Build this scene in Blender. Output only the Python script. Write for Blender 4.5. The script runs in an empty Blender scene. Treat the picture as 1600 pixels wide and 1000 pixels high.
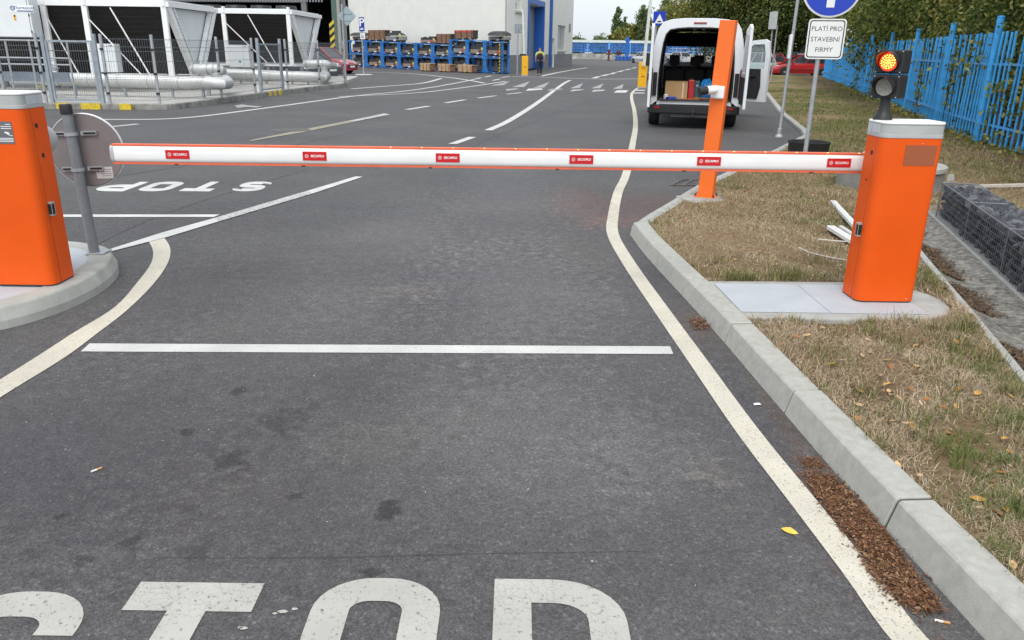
import bpy, bmesh, math, random
import numpy as np
from mathutils import Vector, Matrix

random.seed(7)
rng = np.random.default_rng(7)
S = bpy.context.scene
COL = S.collection
PI = math.pi

# ------------------------------------------------------------------ camera, sky, sun, exposure
F_PX, HORIZON, ROLL, EYE = 1215.0, 76.0, math.radians(-0.8), 1.65
_t = math.atan((500 - HORIZON) / F_PX)
FW = Vector((0, math.cos(_t), -math.sin(_t)))
_r, _u = Vector((1, 0, 0)), Vector((0, math.sin(_t), math.cos(_t)))
CR = math.cos(ROLL) * _r - math.sin(ROLL) * _u
CU = math.sin(ROLL) * _r + math.cos(ROLL) * _u
cam = bpy.data.cameras.new('camera')
camo = bpy.data.objects.new('camera', cam)
COL.objects.link(camo)
M = Matrix((CR, CU, -FW)).transposed().to_4x4()
M.translation = (0, 0, EYE)
camo.matrix_world = M
cam.sensor_width = 36.0
cam.lens = F_PX / 1600 * 36.0
cam.clip_start, cam.clip_end = 0.05, 2000
S.camera = camo

SUN_EL, SUN_AZ = math.radians(56), math.radians(190)      # azimuth clockwise from +Y: from behind the viewer, high, veiled by cloud
w = bpy.data.worlds.new('World'); S.world = w; w.use_nodes = True
nt = w.node_tree; nt.nodes.clear()
out = nt.nodes.new('ShaderNodeOutputWorld'); bg = nt.nodes.new('ShaderNodeBackground')
sky = nt.nodes.new('ShaderNodeTexSky'); sky.sky_type = 'NISHITA'; sky.sun_disc = False
sky.sun_elevation = SUN_EL; sky.sun_rotation = SUN_AZ
sky.air_density = 1.0; sky.dust_density = 3.5; sky.ozone_density = 1.5
hs = nt.nodes.new('ShaderNodeHueSaturation'); hs.inputs['Saturation'].default_value = 0.34   # thin high cloud
nt.links.new(sky.outputs[0], hs.inputs['Color'])
wtc = nt.nodes.new('ShaderNodeTexCoord'); wno = nt.nodes.new('ShaderNodeTexNoise'); wno.inputs['Scale'].default_value = 2.2; wno.inputs['Detail'].default_value = 5
wmr = nt.nodes.new('ShaderNodeMapRange'); wmr.inputs[1].default_value = .3; wmr.inputs[2].default_value = .7; wmr.inputs[3].default_value = .86; wmr.inputs[4].default_value = 1.1
wsc = nt.nodes.new('ShaderNodeVectorMath'); wsc.operation = 'SCALE'; wsc.inputs[0].default_value = (4.5, 4.85, 5.2)      # bright veil of cloud over the whole sky
wmx = nt.nodes.new('ShaderNodeMix'); wmx.data_type = 'RGBA'; wmx.inputs['Factor'].default_value = .66
nt.links.new(wtc.outputs['Generated'], wno.inputs['Vector']); nt.links.new(wno.outputs['Fac'], wmr.inputs[0]); nt.links.new(wmr.outputs[0], wsc.inputs['Scale'])
nt.links.new(hs.outputs[0], wmx.inputs['A']); nt.links.new(wsc.outputs[0], wmx.inputs['B']); nt.links.new(wmx.outputs['Result'], bg.inputs[0])
bg.inputs[1].default_value = 0.15
nt.links.new(bg.outputs[0], out.inputs[0])
sl = bpy.data.lights.new('sun', 'SUN'); so = bpy.data.objects.new('sun', sl); COL.objects.link(so)
sl.energy = 1.0; sl.angle = math.radians(38); sl.color = (1, .965, .91)
sd = Vector((math.sin(SUN_AZ) * math.cos(SUN_EL), math.cos(SUN_AZ) * math.cos(SUN_EL), math.sin(SUN_EL)))
so.rotation_euler = sd.to_track_quat('Z', 'Y').to_euler(); so.location = (-20, -8, 30)
S.view_settings.view_transform = 'Standard'; S.view_settings.look = 'None'
S.view_settings.gamma = 1; S.view_settings.use_curve_mapping = False
S.view_settings.exposure = 0.80
S.cycles.max_bounces = 6; S.cycles.transparent_max_bounces = 12

# ------------------------------------------------------------------ survey of the place: sight lines from the viewing point
def ray(px, py):
    return FW + CR * ((px - 800) / F_PX) - CU * ((py - 500) / F_PX)
def G(px, py, z=0.0):
    "the point at height z on a sight line"
    d = ray(px, py); p = d * ((z - EYE) / d.z); return Vector((p.x, p.y, z))
def V(px, py, y):
    "the point at distance y on a sight line"
    d = ray(px, py); p = d * (y / d.y); return Vector((p.x, p.y, p.z + EYE))

# ------------------------------------------------------------------ materials
MATS = {}
def mat(name, col, rough=.6, metal=0., var=.12, scale=8., bump=0., bscale=60., spec=.5, dirt=0., dirtcol=(.12, .1, .08), coat=0., emit=0.):
    "procedural paint / metal / concrete: base colour broken up by two noises, optional dirt patches and fine relief"
    if name in MATS: return MATS[name]
    m = bpy.data.materials.new(name); m.use_nodes = True; n = m.node_tree.nodes; l = m.node_tree.links
    b = n['Principled BSDF']
    b.inputs['Roughness'].default_value = rough; b.inputs['Metallic'].default_value = metal
    b.inputs['Specular IOR Level'].default_value = spec; b.inputs['Coat Weight'].default_value = coat
    tc = n.new('ShaderNodeTexCoord')
    no = n.new('ShaderNodeTexNoise'); no.inputs['Scale'].default_value = scale; no.inputs['Detail'].default_value = 6
    l.new(tc.outputs['Object'], no.inputs['Vector'])
    mr = n.new('ShaderNodeMapRange'); mr.inputs[1].default_value = .3; mr.inputs[2].default_value = .7
    mr.inputs[3].default_value = 1 - var; mr.inputs[4].default_value = 1 + var
    l.new(no.outputs['Fac'], mr.inputs[0])
    mx = n.new('ShaderNodeVectorMath'); mx.operation = 'SCALE'; mx.inputs[0].default_value = col[:3]
    l.new(mr.outputs[0], mx.inputs['Scale'])
    last = mx.outputs[0]
    if dirt:
        n2 = n.new('ShaderNodeTexNoise'); n2.inputs['Scale'].default_value = scale * .45; n2.inputs['Detail'].default_value = 9; n2.inputs['Roughness'].default_value = .7
        l.new(tc.outputs['Object'], n2.inputs['Vector'])
        r2 = n.new('ShaderNodeMapRange'); r2.inputs[1].default_value = .48; r2.inputs[2].default_value = .72; r2.inputs[4].default_value = dirt
        l.new(n2.outputs['Fac'], r2.inputs[0])
        mi = n.new('ShaderNodeMix'); mi.data_type = 'RGBA'; mi.inputs['B'].default_value = (*dirtcol, 1)
        l.new(r2.outputs[0], mi.inputs['Factor']); l.new(last, mi.inputs['A']); last = mi.outputs['Result']
    l.new(last, b.inputs['Base Color'])
    if bump:
        n3 = n.new('ShaderNodeTexNoise'); n3.inputs['Scale'].default_value = bscale; n3.inputs['Detail'].default_value = 4
        l.new(tc.outputs['Object'], n3.inputs['Vector'])
        bp = n.new('ShaderNodeBump'); bp.inputs['Strength'].default_value = bump; bp.inputs['Distance'].default_value = .01
        l.new(n3.outputs['Fac'], bp.inputs['Height']); l.new(bp.outputs[0], b.inputs['Normal'])
    if emit:
        b.inputs['Emission Color'].default_value = (*col[:3], 1); b.inputs['Emission Strength'].default_value = emit
    MATS[name] = m
    return m
def glass(name, col=(.02, .025, .03), alpha=1.0, rough=.05):
    if name in MATS: return MATS[name]
    m = bpy.data.materials.new(name); m.use_nodes = True; b = m.node_tree.nodes['Principled BSDF']
    b.inputs['Base Color'].default_value = (*col, 1); b.inputs['Roughness'].default_value = rough; b.inputs['Alpha'].default_value = alpha
    MATS[name] = m; return m
def flakes(name, cols, rough=.7, trans=.0, bump=0):
    "every loose flake, blade or leaf of the mesh takes its own colour out of a list"
    if name in MATS: return MATS[name]
    m = bpy.data.materials.new(name); m.use_nodes = True; n = m.node_tree.nodes; l = m.node_tree.links
    b = n['Principled BSDF']; b.inputs['Roughness'].default_value = rough; b.inputs['Specular IOR Level'].default_value = .25
    g = n.new('ShaderNodeNewGeometry'); r = n.new('ShaderNodeValToRGB')
    e = r.color_ramp.elements
    while len(e) < len(cols): e.new(.5)
    for i, c in enumerate(cols):
        e[i].position = i / max(1, len(cols) - 1); e[i].color = (*c, 1)
    l.new(g.outputs['Random Per Island'], r.inputs[0]); l.new(r.outputs[0], b.inputs['Base Color'])
    if trans:
        t = n.new('ShaderNodeBsdfTranslucent'); ms = n.new('ShaderNodeMixShader'); ms.inputs[0].default_value = trans
        l.new(r.outputs[0], t.inputs[0]); l.new(b.outputs[0], ms.inputs[1]); l.new(t.outputs[0], ms.inputs[2])
        l.new(ms.outputs[0], n['Material Output'].inputs[0])
    MATS[name] = m; return m

ORANGE = mat('orange powder coat', (.73, .088, .001), .48, spec=.3, var=.06, scale=3, bump=.06, bscale=350, dirt=.16, dirtcol=(.42, .13, .04))
WHITE = mat('white paint', (.78, .79, .79), .45, var=.05, scale=4)
ARMWHITE = mat('arm white', (.80, .80, .79), .35, var=.05, scale=3, dirt=.25, dirtcol=(.5, .48, .44))
ARMEDGE = mat('arm edge strip', (.72, .13, .055), .55, var=.1)
RED = mat('sticker red', (.55, .008, .012), .4, var=.04)
BLACK = mat('black plastic', (.012, .012, .013), .5, var=.2)
RUBBER = mat('black rubber', (.018, .018, .019), .8, var=.25, bump=.2)
TYRE = mat('tyre rubber', (.016, .016, .017), .85, var=.2, bump=.3, bscale=40)
GREY = mat('light grey plastic', (.42, .43, .44), .45, var=.05)
LENS = mat('lens band', (.40, .42, .41), .15, var=.12, scale=6)
GALV = mat('galvanised steel', (.36, .38, .40), .5, metal=.35, var=.14, scale=14)
POLEGREY = mat('dull galvanised pole', (.20, .215, .23), .55, metal=.2, var=.12, scale=14)
SILVER = mat('pipe jacket', (.58, .59, .58), .5, metal=.4, var=.08, scale=3, bump=.05, bscale=6)
CONC = mat('concrete', (.36, .36, .34), .85, var=.10, scale=9, bump=.25, bscale=160, dirt=.35, dirtcol=(.17, .165, .145))
CONC2 = mat('kerb concrete', (.40, .395, .36), .92, var=.09, scale=24, bump=.4, bscale=300, spec=.2, dirt=.42, dirtcol=(.25, .245, .205))
MORTAR = mat('open joint', (.07, .065, .055), .95, var=.3)
OLDCONC = mat('weathered concrete', (.25, .245, .23), .9, var=.25, scale=5, bump=.5, bscale=60, dirt=.85, dirtcol=(.085, .08, .07))
PADC = mat('pad screed', (.40, .425, .455), .8, var=.06, scale=6, bump=.12, bscale=180, dirt=.25, dirtcol=(.36, .37, .37))
BLUE = mat('fence blue', (.04, .34, .74), .5, var=.2, scale=5, dirt=.3, dirtcol=(.03, .12, .3))
RACKBLUE = mat('rack blue', (.02, .17, .50), .5, var=.15)
YELLOW = mat('barrier yellow', (.80, .42, .01), .45, var=.06)
HAZARD = mat('hazard yellow', (.62, .46, .03), .7, var=.25, scale=20, dirt=.4)
WOOD = mat('crate wood', (.45, .31, .18), .8, var=.25, scale=9, bump=.2)
WOOD2 = mat('dark crate wood', (.22, .12, .07), .8, var=.3, scale=9, bump=.2)
DARK = mat('dark steel', (.035, .035, .038), .6, var=.3)
MIDG = mat('machine grey', (.22, .22, .23), .55, var=.25)
WALL = mat('rendered wall', (.76, .765, .71), .85, var=.04, scale=1.2, bump=.08, bscale=90)
PLINTH = mat('grey plinth', (.20, .205, .215), .85, var=.1, scale=3)
DOORBLUE = mat('door blue', (.012, .11, .43), .5, var=.06)
SHUTTER = mat('shutter grey', (.30, .34, .40), .5, metal=.2, var=.06)
GREEN = mat('green steel', (.08, .13, .11), .6, var=.15)
GLASS = glass('dark glass')
CLEAR = glass('clear glass', (.55, .62, .66), .22)

# ------------------------------------------------------------------ mesh helpers
class MB:
    def __init__(s): s.v, s.f, s.m = [], [], []
    def add(s, vs, fs, mi=0):
        o = len(s.v); s.v += [tuple(v) for v in vs]
        s.f += [tuple(i + o for i in f) for f in fs]; s.m += [mi] * len(fs); return s
    def box(s, c, d, rz=0, mi=0, M=None):
        R = Matrix.Rotation(rz, 3, 'Z') if M is None else M
        c = Vector(c); vs = [c + R @ Vector((x * d[0] / 2, y * d[1] / 2, z * d[2] / 2)) for z in (-1, 1) for y in (-1, 1) for x in (-1, 1)]
        return s.add(vs, [(0, 2, 3, 1), (4, 5, 7, 6), (0, 1, 5, 4), (1, 3, 7, 5), (3, 2, 6, 7), (2, 0, 4, 6)], mi)
    def bar(s, a, b, w, h=None, mi=0, up=(0, 0, 1)):
        a, b = Vector(a), Vector(b); d = b - a; L = d.length; d.normalize(); up = Vector(up)
        if abs(d.dot(up)) > .98: up = Vector((0, 1, 0))
        x = d.cross(up).normalized(); z = x.cross(d)
        return s.box((a + b) / 2, (w, L, h or w), M=Matrix((x, d, z)).transposed(), mi=mi)
    def ring(s, c, x, y, r, n, ry=None):
        return [Vector(c) + x * (math.cos(2 * PI * i / n) * r) + y * (math.sin(2 * PI * i / n) * (ry or r)) for i in range(n)]
    def tube(s, a, b, r, n=10, r2=None, mi=0, cap=True):
        a, b = Vector(a), Vector(b); d = (b - a).normalized()
        x = d.orthogonal().normalized(); y = d.cross(x)
        vs = s.ring(a, x, y, r, n) + s.ring(b, x, y, r if r2 is None else r2, n)
        fs = [(i, (i + 1) % n, n + (i + 1) % n, n + i) for i in range(n)]
        if cap: fs += [tuple(range(n - 1, -1, -1)), tuple(range(n, 2 * n))]
        return s.add(vs, fs, mi)
    def path(s, pts, r, n=10, mi=0, cap=True):
        pts = [Vector(p) for p in pts]; rs = r if isinstance(r, (list, tuple)) else [r] * len(pts)
        d0 = (pts[1] - pts[0]).normalized(); x = d0.orthogonal().normalized(); vs = []
        for i, p in enumerate(pts):
            d = (pts[min(i + 1, len(pts) - 1)] - pts[max(i - 1, 0)]).normalized()
            x = (x - d * x.dot(d)).normalized(); y = d.cross(x); vs += s.ring(p, x, y, rs[i], n)
        fs = [(k * n + i, k * n + (i + 1) % n, (k + 1) * n + (i + 1) % n, (k + 1) * n + i) for k in range(len(pts) - 1) for i in range(n)]
        if cap: fs += [tuple(range(n - 1, -1, -1)), tuple(range((len(pts) - 1) * n, len(pts) * n))]
        return s.add(vs, fs, mi)
    def prism(s, poly, z0, z1, mi=0, M=None, top=None):
        n = len(poly); tp = top or poly
        vs = [Vector((p[0], p[1], z0)) for p in poly] + [Vector((p[0], p[1], z1)) for p in tp]
        if M is not None: vs = [M @ v for v in vs]
        return s.add(vs, [tuple(range(n - 1, -1, -1)), tuple(range(n, 2 * n))] + [(i, (i + 1) % n, n + (i + 1) % n, n + i) for i in range(n)], mi)
    def lathe(s, prof, n=20, c=(0, 0, 0), M=None, mi=0, close=True):
        M = M or Matrix.Identity(3); c = Vector(c); vs = []
        for r, z in prof: vs += [c + M @ Vector((r * math.cos(2 * PI * i / n), r * math.sin(2 * PI * i / n), z)) for i in range(n)]
        fs = [(k * n + i, k * n + (i + 1) % n, (k + 1) * n + (i + 1) % n, (k + 1) * n + i) for k in range(len(prof) - 1) for i in range(n)]
        if close: fs += [tuple(range(n - 1, -1, -1)), tuple(range((len(prof) - 1) * n, len(prof) * n))]
        return s.add(vs, fs, mi)
    def quad(s, a, b, c, d, mi=0): return s.add([a, b, c, d], [(0, 1, 2, 3)], mi)
    def text(s, st, size, o, x, y, mi=0, align='CENTER', bold=.012):
        cu = bpy.data.curves.new('t', 'FONT'); cu.body = st; cu.size = size; cu.align_x = align; cu.align_y = 'CENTER'; cu.resolution_u = 3; cu.offset = size * bold
        ob = bpy.data.objects.new('t', cu); COL.objects.link(ob); dg = bpy.context.evaluated_depsgraph_get()
        me = bpy.data.meshes.new_from_object(ob.evaluated_get(dg)); bpy.data.objects.remove(ob); bpy.data.curves.remove(cu)
        o, x, y = Vector(o), Vector(x).normalized(), Vector(y).normalized()
        s.add([o + x * v.co.x + y * v.co.y for v in me.vertices], [tuple(p.vertices) for p in me.polygons], mi)
        bpy.data.meshes.remove(me); return s
    def mesh(s, name, mats, smooth=None):
        me = bpy.data.meshes.new(name); me.from_pydata(s.v, [], s.f)
        for m in (mats if isinstance(mats, (list, tuple)) else [mats]): me.materials.append(m)
        if any(s.m): me.polygons.foreach_set('material_index', s.m)
        if smooth is not None:
            me.polygons.foreach_set('use_smooth', [True] * len(me.polygons)); me.set_sharp_from_angle(angle=math.radians(smooth))
        me.update(); return me
    def build(s, name, mats, parent=None, smooth=None, bevel=0, segs=2):
        o = bpy.data.objects.new(name, s.mesh(name, mats, smooth)); COL.objects.link(o)
        if parent: o.parent = parent
        if bevel:
            b = o.modifiers.new('bevel', 'BEVEL'); b.width = bevel; b.segments = segs; b.limit_method = 'ANGLE'; b.angle_limit = math.radians(35)
            b.harden_normals = False
        return o

def tag(o, label=None, cat=None, group=None, kind=None):
    if label: o['label'] = label
    if cat: o['category'] = cat
    if group: o['group'] = group
    if kind: o['kind'] = kind
    return o
def thing(name, label, cat, loc=(0, 0, 0), rz=0., group=None):
    o = bpy.data.objects.new(name, None); o.empty_display_size = .1; COL.objects.link(o)
    o.location = loc; o.rotation_euler = (0, 0, rz); return tag(o, label, cat, group)
def place(mesh, name, parent=None, loc=(0, 0, 0), rot=(0, 0, 0), sc=(1, 1, 1)):
    o = bpy.data.objects.new(name, mesh); COL.objects.link(o); o.parent = parent
    o.location = loc; o.rotation_euler = rot; o.scale = sc; return o
def copy_tree(o, parent=None):
    c = o.copy(); COL.objects.link(c)
    if parent: c.parent = parent
    for ch in list(o.children): copy_tree(ch, c)
    return c
def rrect(w, h, r, n=5, cx=0, cy=0):
    pts = []
    for sx, sy, a0 in ((1, 1, 0), (-1, 1, 90), (-1, -1, 180), (1, -1, 270)):
        rr = r if not isinstance(r, dict) else r[(sx, sy)]
        for i in range(n + 1):
            a = math.radians(a0 + 90 * i / n)
            pts.append((cx + sx * (w / 2 - rr) + rr * math.cos(a), cy + sy * (h / 2 - rr) + rr * math.sin(a)))
    return pts
def resample(pts, step):
    pts = [Vector((p[0], p[1])) for p in pts]; out = [pts[0]]; seg = []
    for a, b in zip(pts, pts[1:]):
        n = max(1, round((b - a).length / step))
        out += [a.lerp(b, i / n) for i in range(1, n + 1)]
    return out
def smooth_line(pts, sub=6):
    "Catmull-Rom through the points"
    P = [Vector((p[0], p[1])) for p in pts]; P = [2 * P[0] - P[1]] + P + [2 * P[-1] - P[-2]]; out = []
    for i in range(1, len(P) - 2):
        a, b, c, d = P[i - 1:i + 3]
        for k in range(sub):
            t = k / sub
            out.append(.5 * ((2 * b) + (c - a) * t + (2 * a - 5 * b + 4 * c - d) * t * t + (3 * b - a - 3 * c + d) * t ** 3))
    return out + [P[-2]]
def normals2(P):
    N = []
    for i in range(len(P)):
        a, b = P[max(i - 1, 0)], P[min(i + 1, len(P) - 1)]; d = (b - a).normalized()
        n = Vector((d.y, -d.x)); 
        if 0 < i < len(P) - 1:
            d0 = (P[i] - P[i - 1]).normalized(); c = n.dot(Vector((d0.y, -d0.x))); n = n / max(c, .5)
        N.append(n)
    return N
def sweep(mb, P, N, prof, z0=0., mi=0):
    n = len(prof); vs = []
    for p, q in zip(P, N): vs += [(p.x + q.x * o, p.y + q.y * o, z0 + z) for o, z in prof]
    fs = [(k * n + i, (k + 1) * n + i, (k + 1) * n + (i + 1) % n, k * n + (i + 1) % n) for k in range(len(P) - 1) for i in range(n)]
    fs += [tuple(range(n)), tuple(range(len(P) * n - 1, (len(P) - 1) * n - 1, -1))]
    return mb.add(vs, fs, mi)
def stones(P, prof, every, parent, m, name='kerb_stone', gap=.004, bevel=.008, z0=0., step=.12, side=1, mortar=None):
    "a run of kerb stones along a line: each a piece of its own, with an open joint between"
    P = resample(P, step); N = [q * side for q in normals2(P)]
    cum = [0.]
    for a, b in zip(P, P[1:]): cum.append(cum[-1] + (b - a).length)
    k = max(1, round(cum[-1] / every)); out = []
    def at(s):
        for i in range(len(cum) - 1):
            if s <= cum[i + 1] or i == len(cum) - 2:
                t = (s - cum[i]) / max(1e-6, cum[i + 1] - cum[i]); return P[i].lerp(P[i + 1], t), N[i].lerp(N[i + 1], t)
    for j in range(k):
        s0, s1 = cum[-1] * j / k + gap / 2, cum[-1] * (j + 1) / k - gap / 2
        ss = [s0] + [c for c in cum if s0 + .02 < c < s1 - .02] + [s1]
        pn = [at(s) for s in ss]; mb = MB()
        dz = random.uniform(-.003, .003)
        pf = prof if side > 0 else prof[::-1]
        sweep(mb, [a for a, _ in pn], [b for _, b in pn], [(o + random.uniform(-.001, .001) if False else o, z + (dz if z > 0 else 0)) for o, z in pf], z0)
        out.append(mb.build(name, m, parent, bevel=bevel))
        if mortar and j:
            mid = sum(o for o, _ in prof) / len(prof); mb = MB(); a, b = at(s0 - gap * .97), at(s0 - gap * .03)
            sweep(mb, [a[0], b[0]], [a[1], b[1]], [(o + (.006 if o < mid else -.006), z - .007 if z > 0 else z) for o, z in pf], z0); mb.build('joint', mortar, parent)
    return out
def ribbon(mb, P, wd, z, mi=0):
    "flat painted line of even width along points"
    P = [Vector((p[0], p[1])) for p in P]; N = normals2(P)
    vs = []
    for p, n in zip(P, N): vs += [(p.x - n.x * wd / 2, p.y - n.y * wd / 2, z), (p.x + n.x * wd / 2, p.y + n.y * wd / 2, z)]
    return mb.add(vs, [(2 * i, 2 * i + 1, 2 * i + 3, 2 * i + 2) for i in range(len(P) - 1)], mi)
def inside(poly, x, y):
    "vectorised point in polygon"
    x, y = np.asarray(x), np.asarray(y); r = np.zeros(x.shape, bool); n = len(poly)
    for i in range(n):
        x0, y0 = poly[i][:2]; x1, y1 = poly[(i + 1) % n][:2]
        c = ((y0 > y) != (y1 > y)) & (x < (x1 - x0) * (y - y0) / ((y1 - y0) or 1e-9) + x0); r ^= c
    return r
def raw_mesh(name, co, faces, m, kind=None, parent=None):
    "mesh from numpy arrays: co (n,3), faces (k,3 or 4)"
    me = bpy.data.meshes.new(name); k, c = faces.shape
    me.vertices.add(len(co)); me.vertices.foreach_set('co', np.ascontiguousarray(co, dtype=np.float32).ravel())
    me.loops.add(k * c); me.loops.foreach_set('vertex_index', np.ascontiguousarray(faces, dtype=np.int32).ravel())
    me.polygons.add(k); me.polygons.foreach_set('loop_start', np.arange(0, k * c, c, dtype=np.int32))
    me.update(calc_edges=True); me.validate()
    me.materials.append(m); o = bpy.data.objects.new(name, me); COL.objects.link(o); o.parent = parent
    if kind: o['kind'] = kind
    return o
# ================================================================== THE GROUND
def asphalt():
    m = bpy.data.materials.new('asphalt'); m.use_nodes = True; n = m.node_tree.nodes; l = m.node_tree.links; b = n['Principled BSDF']
    g = n.new('ShaderNodeNewGeometry'); P = g.outputs['Position']
    def noise(s, d=5, r=.55):
        q = n.new('ShaderNodeTexNoise'); q.inputs['Scale'].default_value = s; q.inputs['Detail'].default_value = d; q.inputs['Roughness'].default_value = r
        l.new(P, q.inputs['Vector']); return q.outputs['Fac']
    def rng_(src, a, b_, c, d, smooth=False):
        q = n.new('ShaderNodeMapRange'); q.inputs[1].default_value = a; q.inputs[2].default_value = b_; q.inputs[3].default_value = c; q.inputs[4].default_value = d
        if smooth: q.interpolation_type = 'SMOOTHSTEP'
        l.new(src, q.inputs[0]); return q.outputs[0]
    def mul(a, c, op='MULTIPLY'):
        q = n.new('ShaderNodeMath'); q.operation = op; l.new(a, q.inputs[0])
        if isinstance(c, float): q.inputs[1].default_value = c
        else: l.new(c, q.inputs[1])
        return q.outputs[0]
    def mix(f, a, c):
        q = n.new('ShaderNodeMix'); q.data_type = 'RGBA'
        if isinstance(f, float): q.inputs['Factor'].default_value = f
        else: l.new(f, q.inputs['Factor'])
        for k, x in (('A', a), ('B', c)):
            if isinstance(x, tuple): q.inputs[k].default_value = (*x, 1)
            else: l.new(x, q.inputs[k])
        return q.outputs['Result']
    col = mix(rng_(noise(.55, 4), .35, .65, 0, 1), (.074, .072, .074), (.098, .095, .093))
    col = mix(rng_(noise(.16, 3), .42, .62, 0, .6), col, (.082, .081, .086))
    vo = n.new('ShaderNodeTexVoronoi'); vo.inputs['Scale'].default_value = 165; l.new(P, vo.inputs['Vector'])
    sp = n.new('ShaderNodeSeparateColor'); l.new(vo.outputs['Color'], sp.inputs[0])
    v2 = n.new('ShaderNodeTexVoronoi'); v2.inputs['Scale'].default_value = 55; l.new(P, v2.inputs['Vector'])
    s2 = n.new('ShaderNodeSeparateColor'); l.new(v2.outputs['Color'], s2.inputs[0])
    v3 = n.new('ShaderNodeTexVoronoi'); v3.inputs['Scale'].default_value = 90; l.new(P, v3.inputs['Vector'])
    s3 = n.new('ShaderNodeSeparateColor'); l.new(v3.outputs['Color'], s3.inputs[0])
    f = mul(rng_(sp.outputs[0], 0, 1, .70, 1.30), rng_(noise(260, 2), .3, .7, .78, 1.22))
    f = mul(f, rng_(s3.outputs[0], 0, 1, .90, 1.10)); f = mul(f, rng_(s3.outputs[2], .90, .97, 1, 1.4))
    f = mul(f, rng_(noise(9, 6, .65), .3, .7, .88, 1.12))
    sc = n.new('ShaderNodeVectorMath'); sc.operation = 'SCALE'; l.new(col, sc.inputs[0]); l.new(f, sc.inputs['Scale'])
    col = mix(mul(rng_(s2.outputs[1], .965, .97, 0, .4), rng_(v2.outputs['Distance'], .2, .35, 1, 0)), sc.outputs[0], (.26, .25, .23))   # pale chippings
    wob = noise(14, 5, .7)
    def spot(x, y, r, c, amt, ry=None):
        nonlocal col
        mp = n.new('ShaderNodeMapping'); mp.vector_type = 'POINT'
        mp.inputs['Location'].default_value = (-x / r, -y / (ry or r), 0); mp.inputs['Scale'].default_value = (1 / r, 1 / (ry or r), 0)
        l.new(P, mp.inputs['Vector'])
        ln = n.new('ShaderNodeVectorMath'); ln.operation = 'LENGTH'; l.new(mp.outputs[0], ln.inputs[0])
        d = mul(ln.outputs['Value'], rng_(wob, .3, .7, -.75, .75), 'ADD')
        q = n.new('ShaderNodeMix'); q.data_type = 'RGBA'; q.blend_type = 'MULTIPLY'; q.inputs['B'].default_value = (*[v / .083 for v in c], 1); q.clamp_result = False
        l.new(rng_(d, .35, 1.1, amt, 0, True), q.inputs['Factor']); l.new(col, q.inputs['A']); col = q.outputs['Result']
    for px, py, r, ry, a in ((612, 798, .055, .05, .8), (355, 722, .075, .07, .6), (440, 655, .10, .12, .45), (373, 612, .035, .04, .7), (466, 775, .03, .03, .7),
                             (95, 806, .03, .025, .75), (293, 677, .028, .03, .7), (133, 873, .03, .03, .5), (580, 893, .03, .028, .65), (300, 860, .05, .05, .4),
                             (205, 842, .03, .03, .5), (300, 800, .04, .04, .4), (560, 610, .25, .3, .25)):
        p = G(px, py); spot(p.x, p.y, r * 1.35, (.030, .029, .031), a, ry * 1.35)
    for px, py, r, ry, a in ((1110, 738, .10, .12, .5), (1140, 792, .06, .02, .4), (640, 455, .35, .22, .35), (560, 700, .3, .4, .2), (930, 400, .5, .9, .2), (350, 760, .3, .3, .22)):
        p = G(px, py); spot(p.x, p.y, r, (.13, .12, .105), a, ry)
    for x, y, r, ry, a in ((.0, 5.4, .9, 1.6, .6), (-1.1, 6.5, .7, 2.8, .4), (.1, 3.3, .7, 1.0, .35), (-.1, 9.5, .8, 3.5, .45), (.6, 3.0, .35, .5, .3)):   # polished, paler wheel tracks
        spot(x, y, r, (.128, .126, .127), a, ry)
    for x, y, r, ry, a in ((-1.9, 3.0, 1.1, 1.2, .6), (-2.3, 5.2, .6, 1.2, .6), (-.55, 4.9, .45, .7, .4), (1.15, 3.0, .16, 1.8, .5), (-.9, 2.4, .8, .7, .5), (-3.3, 7.5, 1.2, 1.2, .5), (.3, 2.3, .8, .4, .35), (1.05, 5.6, .2, 1.2, .4)):   # darker binder rich ground
        spot(x, y, r, (.058, .055, .060), a, ry)
    spot(1.6, 8.8, .85, (.098, .073, .066), .85, 1.0); spot(1.25, 2.5, .16, (.12, .082, .058), .6, .6); spot(1.2, 4.7, .16, (.11, .085, .066), .5, .5); spot(1.3, 3.4, .09, (.10, .08, .065), .5, .7)
    for x, y, r, ry, a in ((.72, 8.7, .36, 1.4, .6), (.95, 7.75, .3, .4, .6), (1.3, 7.9, .45, .35, .5)):       # reddish grit washed against the bend of the line
        spot(x, y, r, (.128, .095, .085), a, ry)
    l.new(col, b.inputs['Base Color'])
    b.inputs['Roughness'].default_value = .82; b.inputs['Specular IOR Level'].default_value = .35
    bp = n.new('ShaderNodeBump'); bp.inputs['Strength'].default_value = .55; bp.inputs['Distance'].default_value = .004
    h = mul(rng_(vo.outputs['Distance'], 0, .7, 1, 0), mul(noise(180, 3), 1.2), 'ADD')
    l.new(h, bp.inputs['Height']); l.new(bp.outputs[0], b.inputs['Normal'])
    return m
ASPH = asphalt()
mb = MB(); mb.quad((-260, -12, 0), (260, -12, 0), (260, 420, 0), (-260, 420, 0))
road = tag(mb.build('road', ASPH), 'dark grey asphalt roadway', kind='structure')

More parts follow.
